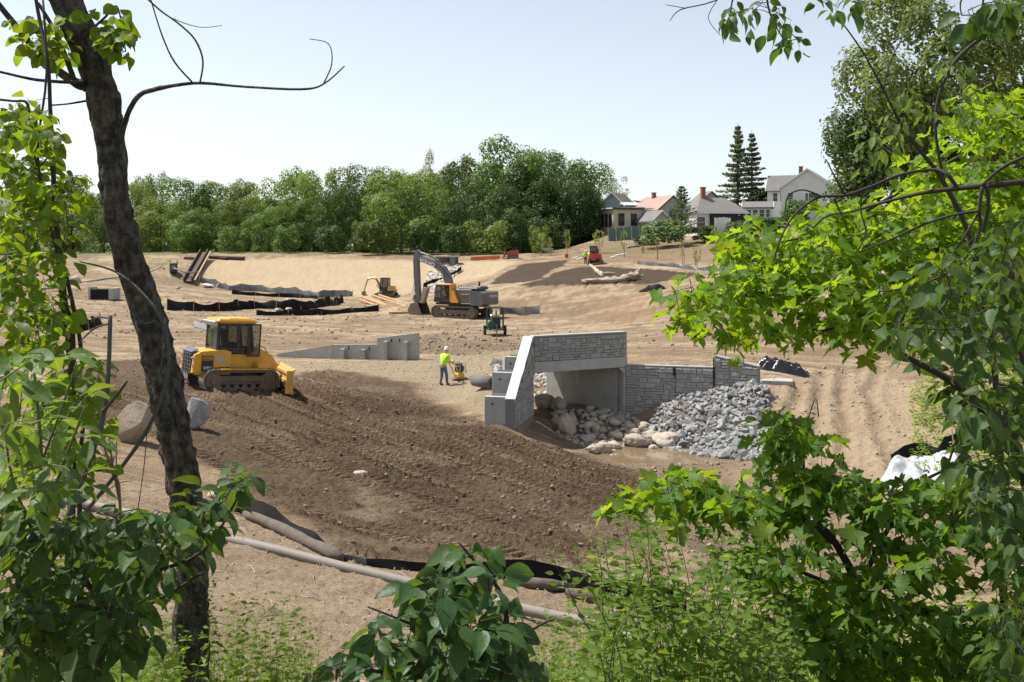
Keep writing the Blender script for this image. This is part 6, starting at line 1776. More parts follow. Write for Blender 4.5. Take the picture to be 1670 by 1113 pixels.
# precast concrete box
p = gp(168, 488)
px_ = thing('precast_box', 'open grey precast concrete box on the pale flat left of the trunk', 'concrete box', p, R(-6))
MB().box((-1.15, 0, .6), (.22, 1.6, 1.2)).build('side_wall', M_CONC, px_); MB().box((1.3, 0, .6), (.5, 1.6, 1.2)).build('side_wall', M_CONC, px_)
MB().box((0.1, .7, .55), (2.3, .2, 1.1)).build('rear_wall', M_CONC_D, px_); MB().box((.07, 0, .05), (2.2, 1.4, .1)).build('base', M_CONC_D, px_)
MB().box((-.95, -.4, 1.28), (.7, .5, .16)).build('lid_piece', M_CONC, px_)
MB().box((.05, -.70, .55), (2.1, .06, 1.0)).build('opening_shade', M_FAB, px_)  # black sheet across the open front stands in for the shade inside
# rusty chute at the dam corner
M_RUST = mat('rusty_steel', (.085, .052, .038), .8, var=.3, scale=2, bump=.3, dirt=(.08, .05, .04), dscale=1.5, damt=.6)
a, b2 = at(333, 415, 156), at(306, 468, 143); b2.z = gz(b2.x, b2.y)
mid_ = (a+b2)/2; d = b2-a
chu = thing('steel_chute', 'rusty brown steel chute leaning down the corner of the dam', 'steel chute', b2, 0)
q = d.to_track_quat('X', 'Z')
MB().box(-d/2 + Vector((0, 0, .25)), (d.length, 1.15, .18), q).build('deck', M_RUST, chu)
for s in (-1, 1): MB().box(-d/2 + Vector((s*.58, 0, .5)), (d.length, .14, .7), q).build('flange', M_RUST, chu)
MB().box(-d/2 + Vector((.95, .2, .45)), (d.length, .2, .2), q).build('side_rail', M_STAKE, chu)
for (x0, x1, y0, h, lab) in [(302, 336, 418, .35, 'dark broken lip slab on the dam crest left of the chute'), (342, 398, 424, .4, 'long dark plank at the dam crest right of the chute'), (352, 372, 420, .3, 'short weathered plank lying over the long dark one')]:
    A, B = at(x0, y0, 157), at(x1, y0+1, 156); dd = B-A
    z_ = max(gz(A.x, A.y), gz(B.x, B.y))
    o = MB().box((0, 0, 0), (dd.length, .9, h), bev=.04).build('crest_plank', M_RUST, None, loc=((A.x+B.x)/2, (A.y+B.y)/2, z_+h*.35), rot=(.1, .03, math.atan2(dd.y, dd.x)))
    tag(o, lab, 'plank', None, 'thing')
# inlet in the dam notch
p = gp(738, 432)
il = thing('inlet', 'concrete inlet with flat slab in the dam notch behind the excavator boom', 'concrete inlet', p, R(6))
MB().box((0, 0, .5), (.8, .8, 1.6)).build('pillar', M_CONC_D, il); MB().box((-.8, .2, 1.2), (3.6, 2.0, .2)).build('slab', M_CONC, il); MB().box((-.8, 1.0, .5), (3.4, .2, 1.3)).build('back_wall', M_RUBBLE, il)
silt_fence('black fabric edging beside the pale stones of the dam notch', [(752,443),(735,452),(716,460),(690,470)], .7, 3, seed=13)
# orange timbers
M_TIMB = mat('orange_timber', (.46, .25, .115), .8, var=.3, scale=2, dirt=(.33, .245, .165), dscale=1.5, damt=.8)
rs = random.Random(4)
for k, (x0, y0, x1, y1) in enumerate([(586,494,640,507),(592,492,650,506),(600,491,657,503),(608,489,664,500),(597,489,640,499),(618,488,668,496)]):
    A, B = gp(x0, y0), gp(x1, y1); dd = B-A
    o = MB().tube([(-dd.length/2, 0, 0), (dd.length/2, 0, 0)], .15, 10).build('timber', M_TIMB, None, loc=(A+B)/2 + Vector((0, 0, .12 + .12*(k % 2))), rot=(0, 0, math.atan2(dd.y, dd.x)))
    tag(o, 'orange round timber in the pile before the small tan excavator', 'timber', 'orange timbers in the pile', 'thing')
A, B = gp(634, 513), gp(672, 511); dd = B-A
o = MB().box((0, 0, 0), (dd.length, .4, .16)).build('timber', M_TIMB, None, loc=(A+B)/2 + Vector((0, 0, .12)), rot=(0, 0, math.atan2(dd.y, dd.x))); tag(o, 'single flat orange timber lying left of the excavator bucket', 'timber', None, 'thing')
# driftwood
M_DRIFT = mat('driftwood', (.44, .36, .27), .9, var=.3, scale=3, bump=.8, bscale=7, dirt=(.25, .18, .12), dscale=1.4, damt=.7)
def log(label, pts, rad, lift=.3):
    P = [gp(*p) for p in pts]; o = P[0].copy()
    t = thing('driftwood_log', label, 'log', o, 0)
    r_ = random.Random(len(label)); Q = []; q = []
    for (p0, r0), (p1, r1) in zip(zip(P, rad), zip(P[1:], rad[1:])):
        for k in range(3):
            f = k/3; Q.append(p0 + (p1-p0)*f - o + Vector((r_.uniform(-.07, .07), r_.uniform(-.1, .1), (r0+(r1-r0)*f)*.7 + r_.uniform(-.06, .06)))); q.append((r0+(r1-r0)*f)*.72*r_.uniform(.72, 1.22))
    MB().tube(Q, q, 9, wob=.28).build('stem', M_DRIFT, t)
    return t, o
t, o = log('thick pale driftwood log with a broken rooty end lying on the dark mulch', [(950,463),(968,463),(990,462),(1008,461),(1025,459),(1036,457),(1044,458)], [.28, .42, .40, .46, .52, .62, .4])
MB().tube([(5.3, .2, .6), (6.0, .3, 1.3), (6.3, .3, 1.6)], [.3, .2, .08], 7, wob=.2).tube([(5.6, .1, .5), (6.6, -.2, .9)], [.25, .06], 7, wob=.2).build('broken_root', M_DRIFT, t)
MB().tube([(4.2, .0, .3), (4.6, -.5, .1), (4.9, -.9, .15)], [.22, .18, .1], 7).build('stub', M_STAKE, t)
t, o = log('slender forked driftwood trunk reaching up the slope behind the thick log', [(986,455),(978,450),(972,444),(966,437),(960,432)], [.42, .4, .34, .28, .18])
MB().tube([(-.2, .2, .4), (.5, .6, .5), (1.2, 1.0, .5)], [.26, .2, .1], 7).build('fork', M_DRIFT, t)
# things by the wood edge
p = gp(893, 413)
wb = thing('wheelbarrow', 'small pale wheelbarrow parked at the dark wood edge', 'wheelbarrow', p, R(200))
MB().prism([(-.6, .45), (.5, .4), (.8, .85), (-.8, .8)], -.4, .4).build('tray', M_LGREY, wb); MB().lathe([(.05, -.06), (.22, -.06), (.22, .06), (.05, .06)], 12).build('wheel', M_TYRE, wb, loc=(.75, 0, .22), rot=(R(90), 0, 0))
for s in (-1, 1): MB().tube([(.75, s*.12, .22), (-.5, s*.3, .42), (-1.3, s*.32, .6)], .03, 6).tube([(-.4, s*.3, .4), (-.5, s*.3, 0)], .03, 6).build('handle', M_STEEL, wb)
post_fence('barrier_fence', 'low orange barrier fence on the crest beside the red loader', [gp(768, 425), gp(790, 424), gp(815, 423)], .55, M_RED, mat('orange_mesh', (.62, .16, .06), .8), .03, .015, 2)
for (px, py, lab) in [(1000, 420, 'white board lowest of three on the bare hillside'), (1008, 417, 'white board between the other two on the bare hillside'), (1017, 415, 'white board highest of three on the bare hillside'), (945, 423, 'pale board lying left of the two workers on the hill'), (938, 421, 'small pale board farthest from the red mini excavator')]:
    p = gp(px, py); o = MB().box((0, 0, .06), (.9, .35, .08)).build('board', M_TRIM, None, loc=p, rot=(0, -.15, .6)); tag(o, lab, 'board', None, 'thing')
p = gp(924, 421); o = MB().lathe([(.22, 0), (.28, .55), (.25, .55), (.2, .05)], 12).build('bucket', M_RED, None, loc=p); tag(o, 'small red bucket on the bare ground left of the two workers', 'bucket', None, 'thing')
p = gp(1033, 404); o = MB().box((0, 0, .15), (2.4, .5, .25), bev=.05).build('grey_pipe_bundle', M_GALV, None, loc=p, rot=(0, -.1, .5)); tag(o, 'grey bundle lying on the bare slope below the green fence', 'bundle', None, 'thing')

# dry sticks and roots lying about
rs = random.Random(44); sk = MB()
for (x, y) in sample_poly(Z_FORE, 150, rs) + sample_poly(Z_DARK, 60, rs) + sample_poly(Z_CREEK, 60, rs):
    a = rs.uniform(0, 6.28); L = rs.uniform(.1, .45); z = gz(x, y)
    p0 = Vector((x, y, z+.01)); d = Vector((math.cos(a), math.sin(a), 0))*L; p2 = p0 + d; p2.z = gz(p2.x, p2.y) + .02
    sk.tube([p0, (p0+p2)/2 + Vector((rs.uniform(-.04, .04), rs.uniform(-.04, .04), .03)), p2], [.008, .007, .003], 4)
tag(sk.build('dry_sticks', M_DRIFT, fix=False), 'dry sticks and root bits scattered over the bare earth', None, None, 'stuff')
# ------------------------------------------------------------------ foreground leaves
def bend_pt(x, y, fold, droop, twist=0.0):
    z = abs(x)*fold - droop*y*y
    return (x, y, z + twist*x*y)
def maple_leaf(seed, m):
    rs = random.Random(seed)
    half = [(0, 1.0), (7, .80), (13, .79), (22, .50), (33, .66), (38, .74), (50, .93), (57, .70), (66, .66), (76, .43), (90, .50), (106, .60), (118, .42), (140, .30), (164, .20)]
    pts = [(a*rs.uniform(.97, 1.03), r*rs.uniform(.92, 1.06)) for a, r in half]
    ptl = [(-a*rs.uniform(.97, 1.03), r*rs.uniform(.92, 1.06)) for a, r in half[1:]]
    fold, droop, tw = rs.uniform(.1, .6), rs.uniform(.12, .65), rs.uniform(-.4, .4)
    ring = []
    for a, r in pts[::-1] + ptl:
        x, y = math.sin(R(a))*r*.98, math.cos(R(a))*r
        ring.append(bend_pt(x, y, fold, droop, tw))
    v = [(0, 0, 0), bend_pt(0, .45, 0, droop)] + ring; n = len(ring); f = []
    k0 = 2; tip = n//2
    for i in range(n-1):
        c = 1 if abs(i-tip+.5) < 4.6 else 0
        f.append((c, k0+i, k0+i+1))
    f.append((0, 1, k0+tip-5)) if False else None
    a_, b_ = tip-5, tip+4
    f += [(0, k0+a_+1 if False else k0+a_, 1), (0, 1, k0+b_+0)]
    b = MB().add(v, f)
    b.add([(-.014, 0, 0), (.014, 0, 0), (.012, -.55, -.06), (-.012, -.55, -.06)], [(0, 1, 2, 3)])
    return store_blade(b.mesh('leaf', m, True, fix=False), b.v)
def ovate_leaf(seed, m, wid=.5, seg=6, peak=.38, droopr=(.1, .45), pet=.22):
    rs = random.Random(seed)
    fold, droop, tw = rs.uniform(.12, .5), rs.uniform(*droopr), rs.uniform(-.35, .35)
    v = []; f = []
    for i in range(seg+1):
        t = i/seg
        w = wid/2*(math.sin(math.pi*min(1, t**(math.log(.5)/math.log(peak))))**.85 if 0 < t < 1 else 0)*rs.uniform(.95, 1.05)
        wv = .03*math.sin(t*9+seed)
        for s in (-1, 0, 1):
            p = bend_pt(s*w, t, fold, droop, tw); v.append((p[0], p[1], p[2] + abs(s)*wv))
    for i in range(seg):
        for s in (0, 1):
            a = i*3+s; f.append((a, a+1, a+4, a+3))
    b = MB().add(v, f)
    b.add([(-.014, 0, 0), (.014, 0, 0), (.012, -pet, -.03), (-.012, -pet, -.03)], [(0, 1, 2, 3)])
    return store_blade(b.mesh('leaf', m, True, fix=False), b.v)

def veined(m, kind):
    """pale midrib and side veins, blotches; leaf coordinates are stored on the points"""
    n, l = m.node_tree.nodes, m.node_tree.links
    at_ = n.new('ShaderNodeAttribute'); at_.attribute_name = 'blade'
    sp = n.new('ShaderNodeSeparateXYZ'); l.new(at_.outputs['Vector'], sp.inputs[0])
    def M(op, a, b=None, c=None):
        q = n.new('ShaderNodeMath'); q.operation = op
        for i, v in enumerate((a, b, c)):
            if v is None: continue
            if isinstance(v, (int, float)): q.inputs[i].default_value = v
            else: l.new(v, q.inputs[i])
        return q.outputs[0]
    ax = M('ABSOLUTE', sp.outputs[0]); y = sp.outputs[1]
    mid = M('LESS_THAN', ax, .014)
    if kind == 'maple':
        ang = M('ABSOLUTE', M('ARCTAN2', sp.outputs[0], y)); r = M('SQRT', M('ADD', M('MULTIPLY', ax, ax), M('MULTIPLY', y, y)))
        side = M('MAXIMUM', M('LESS_THAN', M('MULTIPLY', M('ABSOLUTE', M('SUBTRACT', ang, .87)), r), .012), M('LESS_THAN', M('MULTIPLY', M('ABSOLUTE', M('SUBTRACT', ang, 1.83)), r), .010))
    else:
        side = M('LESS_THAN', M('FRACT', M('MULTIPLY', M('SUBTRACT', y, M('MULTIPLY', ax, .75)), 7.0)), .09)
    v = M('MAXIMUM', mid, M('MULTIPLY', side, .55))
    nz = n.new('ShaderNodeTexNoise'); nz.inputs['Scale'].default_value = 5; nz.inputs['Detail'].default_value = 4
    l.new(at_.outputs['Vector'], nz.inputs['Vector'])
    fac = M('ADD', M('MULTIPLY', v, .38), M('MULTIPLY_ADD', nz.outputs['Fac'], .5, .75))
    hs = [q for q in n if q.bl_idname == 'ShaderNodeHueSaturation'][0]
    old = hs.inputs['Value'].links[0].from_socket
    l.new(M('MULTIPLY', old, fac), hs.inputs['Value'])
    bp = n.new('ShaderNodeBump'); bp.inputs['Strength'].default_value = .5; bp.inputs['Distance'].default_value = .004
    l.new(M('MULTIPLY_ADD', v, -1.0, nz.outputs['Fac']), bp.inputs['Height']); l.new(bp.outputs['Normal'], n['Principled BSDF'].inputs['Normal'])
    return m
def store_blade(me, pts):
    a = me.attributes.new('blade', 'FLOAT_VECTOR', 'POINT'); a.data.foreach_set('vector', np.asarray(pts, np.float32).ravel()); return me
M_MAPLE = leaf_mat('maple_leaf', (0.103, 0.185, 0.019), (0.168, 0.254, 0.029), .58, .5, .18, .012, (2.1, 1.75, .45), .25)
M_MAPLED = leaf_mat('maple_leaf_dark', (0.073, 0.146, 0.022), (0.116, 0.194, 0.031), .54, .5, .15, .012, (2.1, 1.75, .5), .25)  # darker green copy of the maple leaf for the lower sprays
M_BROAD = leaf_mat('broad_leaf', (0.041, 0.086, 0.022), (0.069, 0.120, 0.031), .42, .5, .18, .012, (2.1, 1.75, .55), .28)
M_DOGW = leaf_mat('dogwood_leaf', (0.039, 0.090, 0.028), (0.065, 0.125, 0.036), .42, .45, .15, .010, (2.2, 1.8, .55), .32)
M_VINE = leaf_mat('vine_leaf', (0.090, 0.163, 0.021), (0.142, 0.224, 0.029), .55, .5, .18, .012, (2.1, 1.75, .45), .25)
M_LONG = leaf_mat('long_leaf', (0.090, 0.159, 0.039), (0.133, 0.206, 0.052), .48, .5, .15, .010, (2.0, 1.7, .55), .28)
M_WEED = leaf_mat('weed_leaf', (0.112, 0.185, 0.026), (0.168, 0.245, 0.041), .5, .5, .1, .01, (2.0, 1.7, .5), .25)
M_HONEY = leaf_mat('honeysuckle_leaf', (.110, .200, .030), (.165, .260, .046), .52, .5, .12, .01, (2.1, 1.75, .5), .25)
for m_ in (M_MAPLE, M_MAPLED): veined(m_, 'maple')
for m_ in (M_BROAD, M_DOGW, M_VINE, M_LONG, M_HONEY): veined(m_, 'ovate')
M_STEM = mat('dark_twig', (.040, .030, .024), .85, var=.3, scale=20)
M_STEMG = mat('green_stem', (.10, .115, .045), .7, var=.2)
M_DEADW = mat('grey_dead_wood', (.11, .098, .085), .9, var=.3, scale=12, bump=.5, bscale=40, dirt=(.05, .045, .04), dscale=4, damt=.7)
MAPLES = [maple_leaf(k, M_MAPLE) for k in range(8)]
MAPLESD = [maple_leaf(k+10, M_MAPLED) for k in range(7)]
BROADS = [ovate_leaf(k, M_BROAD, .62) for k in range(4)]
DOGS = [ovate_leaf(k+20, M_DOGW, .58, 7, .42) for k in range(5)]
VINES = [ovate_leaf(k+40, M_VINE, .82, 6, .48) for k in range(4)]
LONGS = [ovate_leaf(k+60, M_LONG, .40, 7, .45) for k in range(4)]
HONEYS = [ovate_leaf(k+80, M_HONEY, .50, 4, .4, (.0, .3), .1) for k in range(3)]

def smooth_path(P, n=4):
    """Catmull-Rom through points (Vector + radius)"""
    out = []
    for i in range(len(P)-1):
        p0, p1, p2, p3 = P[max(i-1, 0)], P[i], P[i+1], P[min(i+2, len(P)-1)]
        for k in range(n):
            t = k/n
            out.append((((p1[0]*2) + (p2[0]-p0[0])*t + (p0[0]*2-p1[0]*5+p2[0]*4-p3[0])*t*t + (p1[0]*3-p0[0]-p2[0]*3+p3[0])*t**3)*.5, p1[1]+(p2[1]-p1[1])*t))
    out.append(P[-1]); return out

def in_poly(poly, x, y):
    c = False; n = len(poly)
    for i in range(n):
        ax, ay = poly[i]; bx, by = poly[(i+1) % n]
        if (ay > y) != (by > y) and x < ax + (y-ay)*(bx-ax)/(by-ay): c = not c
    return c

def plant(name, label, cat, base, stems, regions, bark=None, seed=1, n_obj=300, group=None, stem_name='branch', first_name='trunk', extra=()):
    """stems: [(px,py,d,width px)...]; regions: dict(poly, d, n, k, size, leaves, tilt, droop, spread)"""
    rs = random.Random(seed)
    bark = bark or M_STEM
    t = thing(name, label, cat, base, 0, group)
    o = Vector(base)
    nodes = []
    for si, st in enumerate(stems):
        P = [(at(px, py, d), w*.5*d/F) for px, py, d, w in st]
        P = smooth_path(P, 4)
        ob = MB().tube([p - o for p, r in P], [max(r, .0008) for p, r in P], 8 if P[0][1] > .01 else 6, wob=.06).build(first_name if si == 0 else stem_name, bark, t, True)
        nodes += [(p, r) for p, r in P]
    for p in extra: nodes.append((p, .004))
    tw = MB(); leaves = []
    for st in (stems if any(r_.get('stems') for r_ in regions) else ()):
        rg = [r_ for r_ in regions if r_.get('stems')][0]
        P = smooth_path([(at(px, py, d), 0) for px, py, d, w in st], 8); acc = 0; a0 = rs.uniform(0, 6.28)
        L_ = sum((b_[0]-a_[0]).length for a_, b_ in zip(P, P[1:])); dist = 0
        for (p0, _), (p1, _) in zip(P, P[1:]):
            seg = (p1-p0).length; dist += seg; acc += seg
            while acc > rg['gap']:
                acc -= rg['gap']; a0 += 1.57; fr = dist/L_
                if rs.random() < .12: continue
                for s_ in (0, math.pi):
                    dr = Vector((math.cos(a0+s_), math.sin(a0+s_), .25)).normalized()
                    nz = Vector((rs.gauss(0, .6), rs.gauss(-.5, .6), 1)); nz = (nz - dr*nz.dot(dr)).normalized()
                    s = rs.uniform(*rg['size'])*(1.1-.45*fr)
                    pp = p0 + (p1-p0)*rs.random()
                    # side shoots carry more pairs
                    sh = dr*rs.uniform(.01, .13)*(1-fr*.7)
                    leaves.append((s/p0.y, Matrix.Translation(pp + sh - o) @ Matrix((dr.cross(nz), dr, nz)).transposed().to_4x4() @ Matrix.Diagonal((s, s, s, 1)), rs.choice(rg['leaves'])))
    for rg in regions:
        if rg.get('stems'): continue
        poly = rg['poly']; xs = [p[0] for p in poly]; ys = [p[1] for p in poly]
        cen = []
        tries = 0
        while len(cen) < rg['n'] and tries < rg['n']*60:
            tries += 1
            x, y = rs.uniform(min(xs), max(xs)), rs.uniform(min(ys), max(ys))
            if in_poly(poly, x, y): cen.append(at(x, y, rs.uniform(*rg['d'])))
        arr = [n[0] for n in nodes]
        A = np.array([list(a) for a in arr])
        cd = [(np.min(((A - np.array(c))**2).sum(1)), i) for i, c in enumerate(cen)]
        for _, i in sorted(cd):
            c = cen[i]
            D = ((A - np.array(c))**2).sum(1)
            j = int(np.argmin(D)); q = Vector(A[j]); L = (c-q).length
            mid = (q+c)/2 + Vector((rs.uniform(-1, 1), rs.uniform(-1, 1), rs.uniform(-.3, 1)))*L*.14
            if L > .02:
                r0 = rg.get('tw', .0026)*min(1.8, .7+L*1.2)
                tw.tube([q - o, (q*.5+mid*.5) - o, mid - o, c - o], [r0, r0*.85, r0*.7, r0*.45], 4, cap=False)
                A = np.vstack([A, [list(mid)], [list(c)]])
            od = (c-q).normalized() if L > .02 else Vector((rs.uniform(-1, 1), rs.uniform(-1, 1), 0)).normalized()
            k = rg['k']; s0 = rg.get('spread', .09)
            a0 = rs.uniform(0, 6.28)
            for m_ in range(k):
                a = a0 + m_*6.2832/k + rs.uniform(-.5, .5)
                dr = Vector((math.cos(a), math.sin(a), -rg.get('droop', .3)*rs.uniform(.3, 1.6))) + od*rg.get('along', .4)
                dr.normalize()
                back = od*(-s0*(m_//2)*.9)
                p = c + back + dr*rs.uniform(.2, .7)*s0
                tl = rg.get('tilt', .55)
                nz = Vector((rs.gauss(0, tl), rs.gauss(0, tl) + rg.get('face', 0), 1))
                nz = nz - dr*nz.dot(dr)
                if nz.length < .05: nz = dr.orthogonal()
                nz.normalize(); xx = dr.cross(nz)
                s = rs.uniform(*rg['size'])*rs.choice([1, 1, 1, .8, .65])
                M = Matrix((xx, dr, nz)).transposed().to_4x4(); M = Matrix.Translation(p - o) @ M @ Matrix.Diagonal((s, s, s, 1))
                sp = 835 + F*p.x/max(p.y, .3); sy = 400 - F*(p.z-CZ)/max(p.y, .3)
                vis = -20 < sp < 1690 and -20 < sy < 1130
                leaves.append((s/p.y if vis else 0, M, rs.choice(rg['leaves'])))
    if tw.v: tag(tw.build('twigs', bark, t, fix=False), kind='stuff')
    leaves.sort(key=lambda q: -q[0])
    for _, M, me in leaves[:n_obj]:
        ob = link_mesh('leaf', me, t); ob.matrix_local = M
    rest = leaves[n_obj:]
    if rest:
        Vs = []; Fs = []; Bs = []; base_ = 0; cache = {}
        for _, M, me in rest:
            if me.name not in cache:
                v = np.empty(len(me.vertices)*3, np.float32); me.vertices.foreach_get('co', v)
                cache[me.name] = (v.reshape(-1, 3), [tuple(p.vertices) for p in me.polygons])
            v, f = cache[me.name]; m3 = np.array(M)
            Bs.append(v); Vs.append(v @ m3[:3, :3].T + m3[:3, 3]); Fs.extend([tuple(i+base_ for i in q) for q in f]); base_ += len(v)
        me2 = bpy.data.meshes.new('foliage'); me2.from_pydata(np.concatenate(Vs).tolist(), [], Fs)
        me2.polygons.foreach_set('use_smooth', [True]*len(me2.polygons)); me2.materials.append(rest[0][2].materials[0])
        store_blade(me2, np.concatenate(Bs))
        tag(link_mesh('foliage', me2, t), kind='stuff')
    return t
def gb(px, d):
    x = (px-835)/F*d
    return Vector((x, d, gz(x, d)))
def down(px, d, w):
    """stem point at the ground under (px, d)"""
    b = gb(px, d); return (px, 400 - F*(b.z-.05-CZ)/d, d, w)

# --- leaning tree on the left
def bark_trunk(name, pts, parent, o, m, n=44, step=.03, amp=.020):
    P = [(at(px, py, d), w*.36*d/F) for px, py, d, w in pts]
    P = smooth_path(P, 6); Q = []
    for (p, r), (p2, r2) in zip(P, P[1:]):
        k = max(1, int((p2-p).length/step))
        for i in range(k): Q.append((p + (p2-p)*i/k, r + (r2-r)*i/k))
    Q.append(P[-1])
    V = []; Fc = []; s = 0
    for i, (p, r) in enumerate(Q):
        tdir = (Q[min(i+1, len(Q)-1)][0] - Q[max(i-1, 0)][0]).normalized()
        a1 = (Vector((0, 1, 0)) - tdir*tdir.y).normalized(); a2 = tdir.cross(a1)
        if i: s += (p-Q[i-1][0]).length
        for k in range(n):
            a = 6.2832*k/n; c = Vector((math.cos(a)*2.6, math.sin(a)*2.6, s*5.5))
            pl = mnoise.noise(c*1.6)
            rid = 1-abs(mnoise.noise(Vector((c.x*2.2, c.y*2.2, s*7))))*2.2
            big = mnoise.noise(Vector((math.cos(a)*.8, math.sin(a)*.8, s*1.3)))
            fl = mnoise.cell(Vector((c.x*1.3 + pl*.6, c.y*1.3, s*6 + k*.13)))
            rr = r*(1+.13*big) + amp*(rid*1.0 + pl*.9 + (fl if fl > .45 else 0)*.9)
            V.append(p - o + (a1*math.cos(a) + a2*math.sin(a))*rr)
    for i in range(len(Q)-1):
        for k in range(n):
            j = (k+1) % n; Fc.append((i*n+k, i*n+j, (i+1)*n+j, (i+1)*n+k))
    return MB().add(V, Fc).build(name, m, parent, True)
M_BARKF = mat('scaly_bark', (.042, .031, .024), .95, var=.5, scale=16, bump=1.0, bscale=30, dirt=(.25, .21, .165), dscale=14, damt=.75)  # pale flakes also carry sun and sky light in their colour
tb = gb(316, 6.6)
ltree = thing('leaning_tree', 'dark rough barked tree trunk leaning left across the near view', 'tree', tb, 0)
bark_trunk('trunk', [(320,1190,6.6,84),(316,1113,6.6,66),(312,1000,6.6,60),(312,900,6.6,58),(302,800,6.6,58),(283,700,6.6,57),(263,600,6.6,58),(240,510,6.6,58),(212,430,6.55,54),(190,340,6.5,47),(181,250,6.5,48),(170,180,6.5,56),(155,110,6.45,54),(128,50,6.4,56),(100,-20,6.4,58),(76,-90,6.35,56),(55,-170,6.3,50)], ltree, tb, M_BARKF)
for pts in ([(140,140,6.45,22),(118,132,6.4,15),(70,95,6.3,12),(20,35,6.2,10),(-20,-15,6.1,9)], [(121,132,6.4,9),(108,95,6.3,8),(92,55,6.3,7),(62,5,6.2,5)], [(140,135,6.4,7),(100,134,6.3,6),(50,129,6.2,5),(-10,115,6.1,4)],
        [(140,165,6.4,4),(110,170,6.3,3),(84,172,6.3,3)],
        [(190,262,6.5,8),(197,225,6.45,9),(204,200,6.4,9),(212,178,6.35,9),(228,155,6.3,8),(254,146,6.25,8),(290,139,6.2,6),(330,136,6.2,5),(400,142,6.1,4),(490,146,6.0,4),(527,138,6.0,3),(562,108,6.0,2)],
        [(326,136,6.2,3),(331,100,6.2,3),(318,65,6.2,3),(290,38,6.2,3),(262,18,6.2,3),(238,-4,6.2,3)], [(313,134,6.2,3),(285,102,6.2,3),(265,60,6.2,2.5),(246,0,6.2,2)],
        [(527,138,6.0,2.5),(541,105,6.0,2),(536,72,6.0,1.6),(505,64,6.0,1.2)], [(270,25,6.2,1.6),(300,38,6.2,1.5),(330,45,6.2,1.2),(362,42,6.2,1)], [(252,147,6.25,6),(262,140,6.25,2)]):
    P = smooth_path([(at(a, b_, c), w*.5*c/F) for a, b_, c, w in pts], 4)
    MB().tube([p - tb for p, r in P], [r for p, r in P], 7, wob=.08).build('branch', M_BARKF, ltree, True)
plant('tree_sprig', 'leafy sprigs growing beside the top of the leaning dark trunk', 'tree sprig', tb + Vector((0, -.3, .1)), [[(136,60,6.2,5),(170,30,6.1,4),(190,10,6.1,3),(200,50,6.1,2),(205,85,6.1,2)], [(110,95,6.2,5),(80,70,6.2,4),(50,50,6.2,3),(35,60,6.2,2)]],
      [dict(poly=[(138,0),(185,-5),(205,30),(225,80),(215,95),(180,85),(160,50)], d=(5.9,6.2), n=26, k=3, size=(.075,.11), leaves=VINES, tilt=.8, droop=.5, spread=.06),
       dict(poly=[(15,30),(60,20),(100,10),(120,40),(115,90),(90,110),(40,90)], d=(5.9,6.3), n=24, k=3, size=(.085,.12), leaves=VINES, tilt=.8, droop=.5, spread=.07)], seed=3, first_name='stem')
# --- vine column
plant('leafy_vine', 'bright leafy vine with round leaves hanging in a column along the left edge', 'vine', gb(60, 5.0), [[down(112,5.0,14),(118,600,5.0,13),(105,500,5.0,13),(97,420,5.0,13),(90,340,5.0,9),(86,260,5.0,8),(82,180,5.1,7),(78,100,5.1,6),(62,20,5.2,6),(50,-60,5.2,6)],
       [(112,590,5.0,8),(108,520,4.95,7),(98,430,4.95,7),(72,330,4.9,5),(62,240,4.9,4),(76,120,5.0,4),(70,0,5.1,4)], [(135,600,5.05,7),(128,540,5.0,7),(108,450,5.0,7)], [(-30,160,4.9,4),(20,165,4.9,4),(45,170,4.9,5),(48,220,4.9,4),(70,300,5,4)], [(20,290,5,4),(60,275,5,3),(84,250,5,3)]],
      [dict(poly=[(-10,175),(50,158),(88,190),(100,235),(92,270),(135,290),(128,350),(112,400),(92,430),(85,470),(110,500),(108,560),(60,590),(-10,580)], d=(4.4,5.6), n=250, k=4, size=(.055,.085), leaves=VINES, tilt=.75, droop=.5, spread=.08)], seed=5, first_name='stem')
# --- dead sapling and bent branch
def bare(name, label, cat, base, stems, m, first='stem'):
    t = thing(name, label, cat, base, 0)
    for i, st in enumerate(stems):
        P = smooth_path([(at(a, b_, c), w*(.27 if first == 'stem' else .42)*c/F) for a, b_, c, w in st], 4)
        MB().tube([p - base for p, r in P], [r for p, r in P], 8, wob=.07).build(first if i == 0 else 'branch', m, t, True)
    return t
bare('dead_sapling', 'snapped grey dead sapling standing among the left shrubs', 'dead tree', gb(-8, 4.2), [[down(-10,4.2,24),(20,1060,4.2,22),(62,955,4.2,20),(110,845,4.2,18),(150,740,4.2,17),(170,670,4.2,16),(177,600,4.2,14),(180,515,4.2,13)],
     [(168,672,4.2,14),(190,645,4.15,11),(207,622,4.1,8)], [(180,528,4.2,6),(158,534,4.2,6),(140,548,4.2,5),(127,562,4.2,3)], [(180,520,4.2,5),(160,518,4.2,5),(148,526,4.2,4)]], M_DEADW)
bare('bent_branch', 'long bent bare branch arching over the leaning trunk and down to the left', 'branch', gb(10, 4.6), [[down(-20,4.6,16),(20,1010,4.6,15),(70,925,4.6,14),(120,860,4.6,13),(160,810,4.6,12),(200,760,4.6,12),(238,705,4.6,12),(263,650,4.6,11),(275,600,4.6,10),(272,545,4.6,9),(250,500,4.6,9),(215,462,4.65,7),(180,440,4.7,6),(130,427,4.7,4)],
     [(268,560,4.6,5),(262,610,4.6,4),(270,520,4.6,3)], [(272,548,4.6,4),(255,525,4.55,3),(236,528,4.5,3),(218,510,4.5,2)], [(150,820,4.6,3),(190,790,4.6,3),(215,785,4.6,2)], [(240,700,4.6,3),(235,760,4.6,3),(225,830,4.6,3)]], M_DEADW)
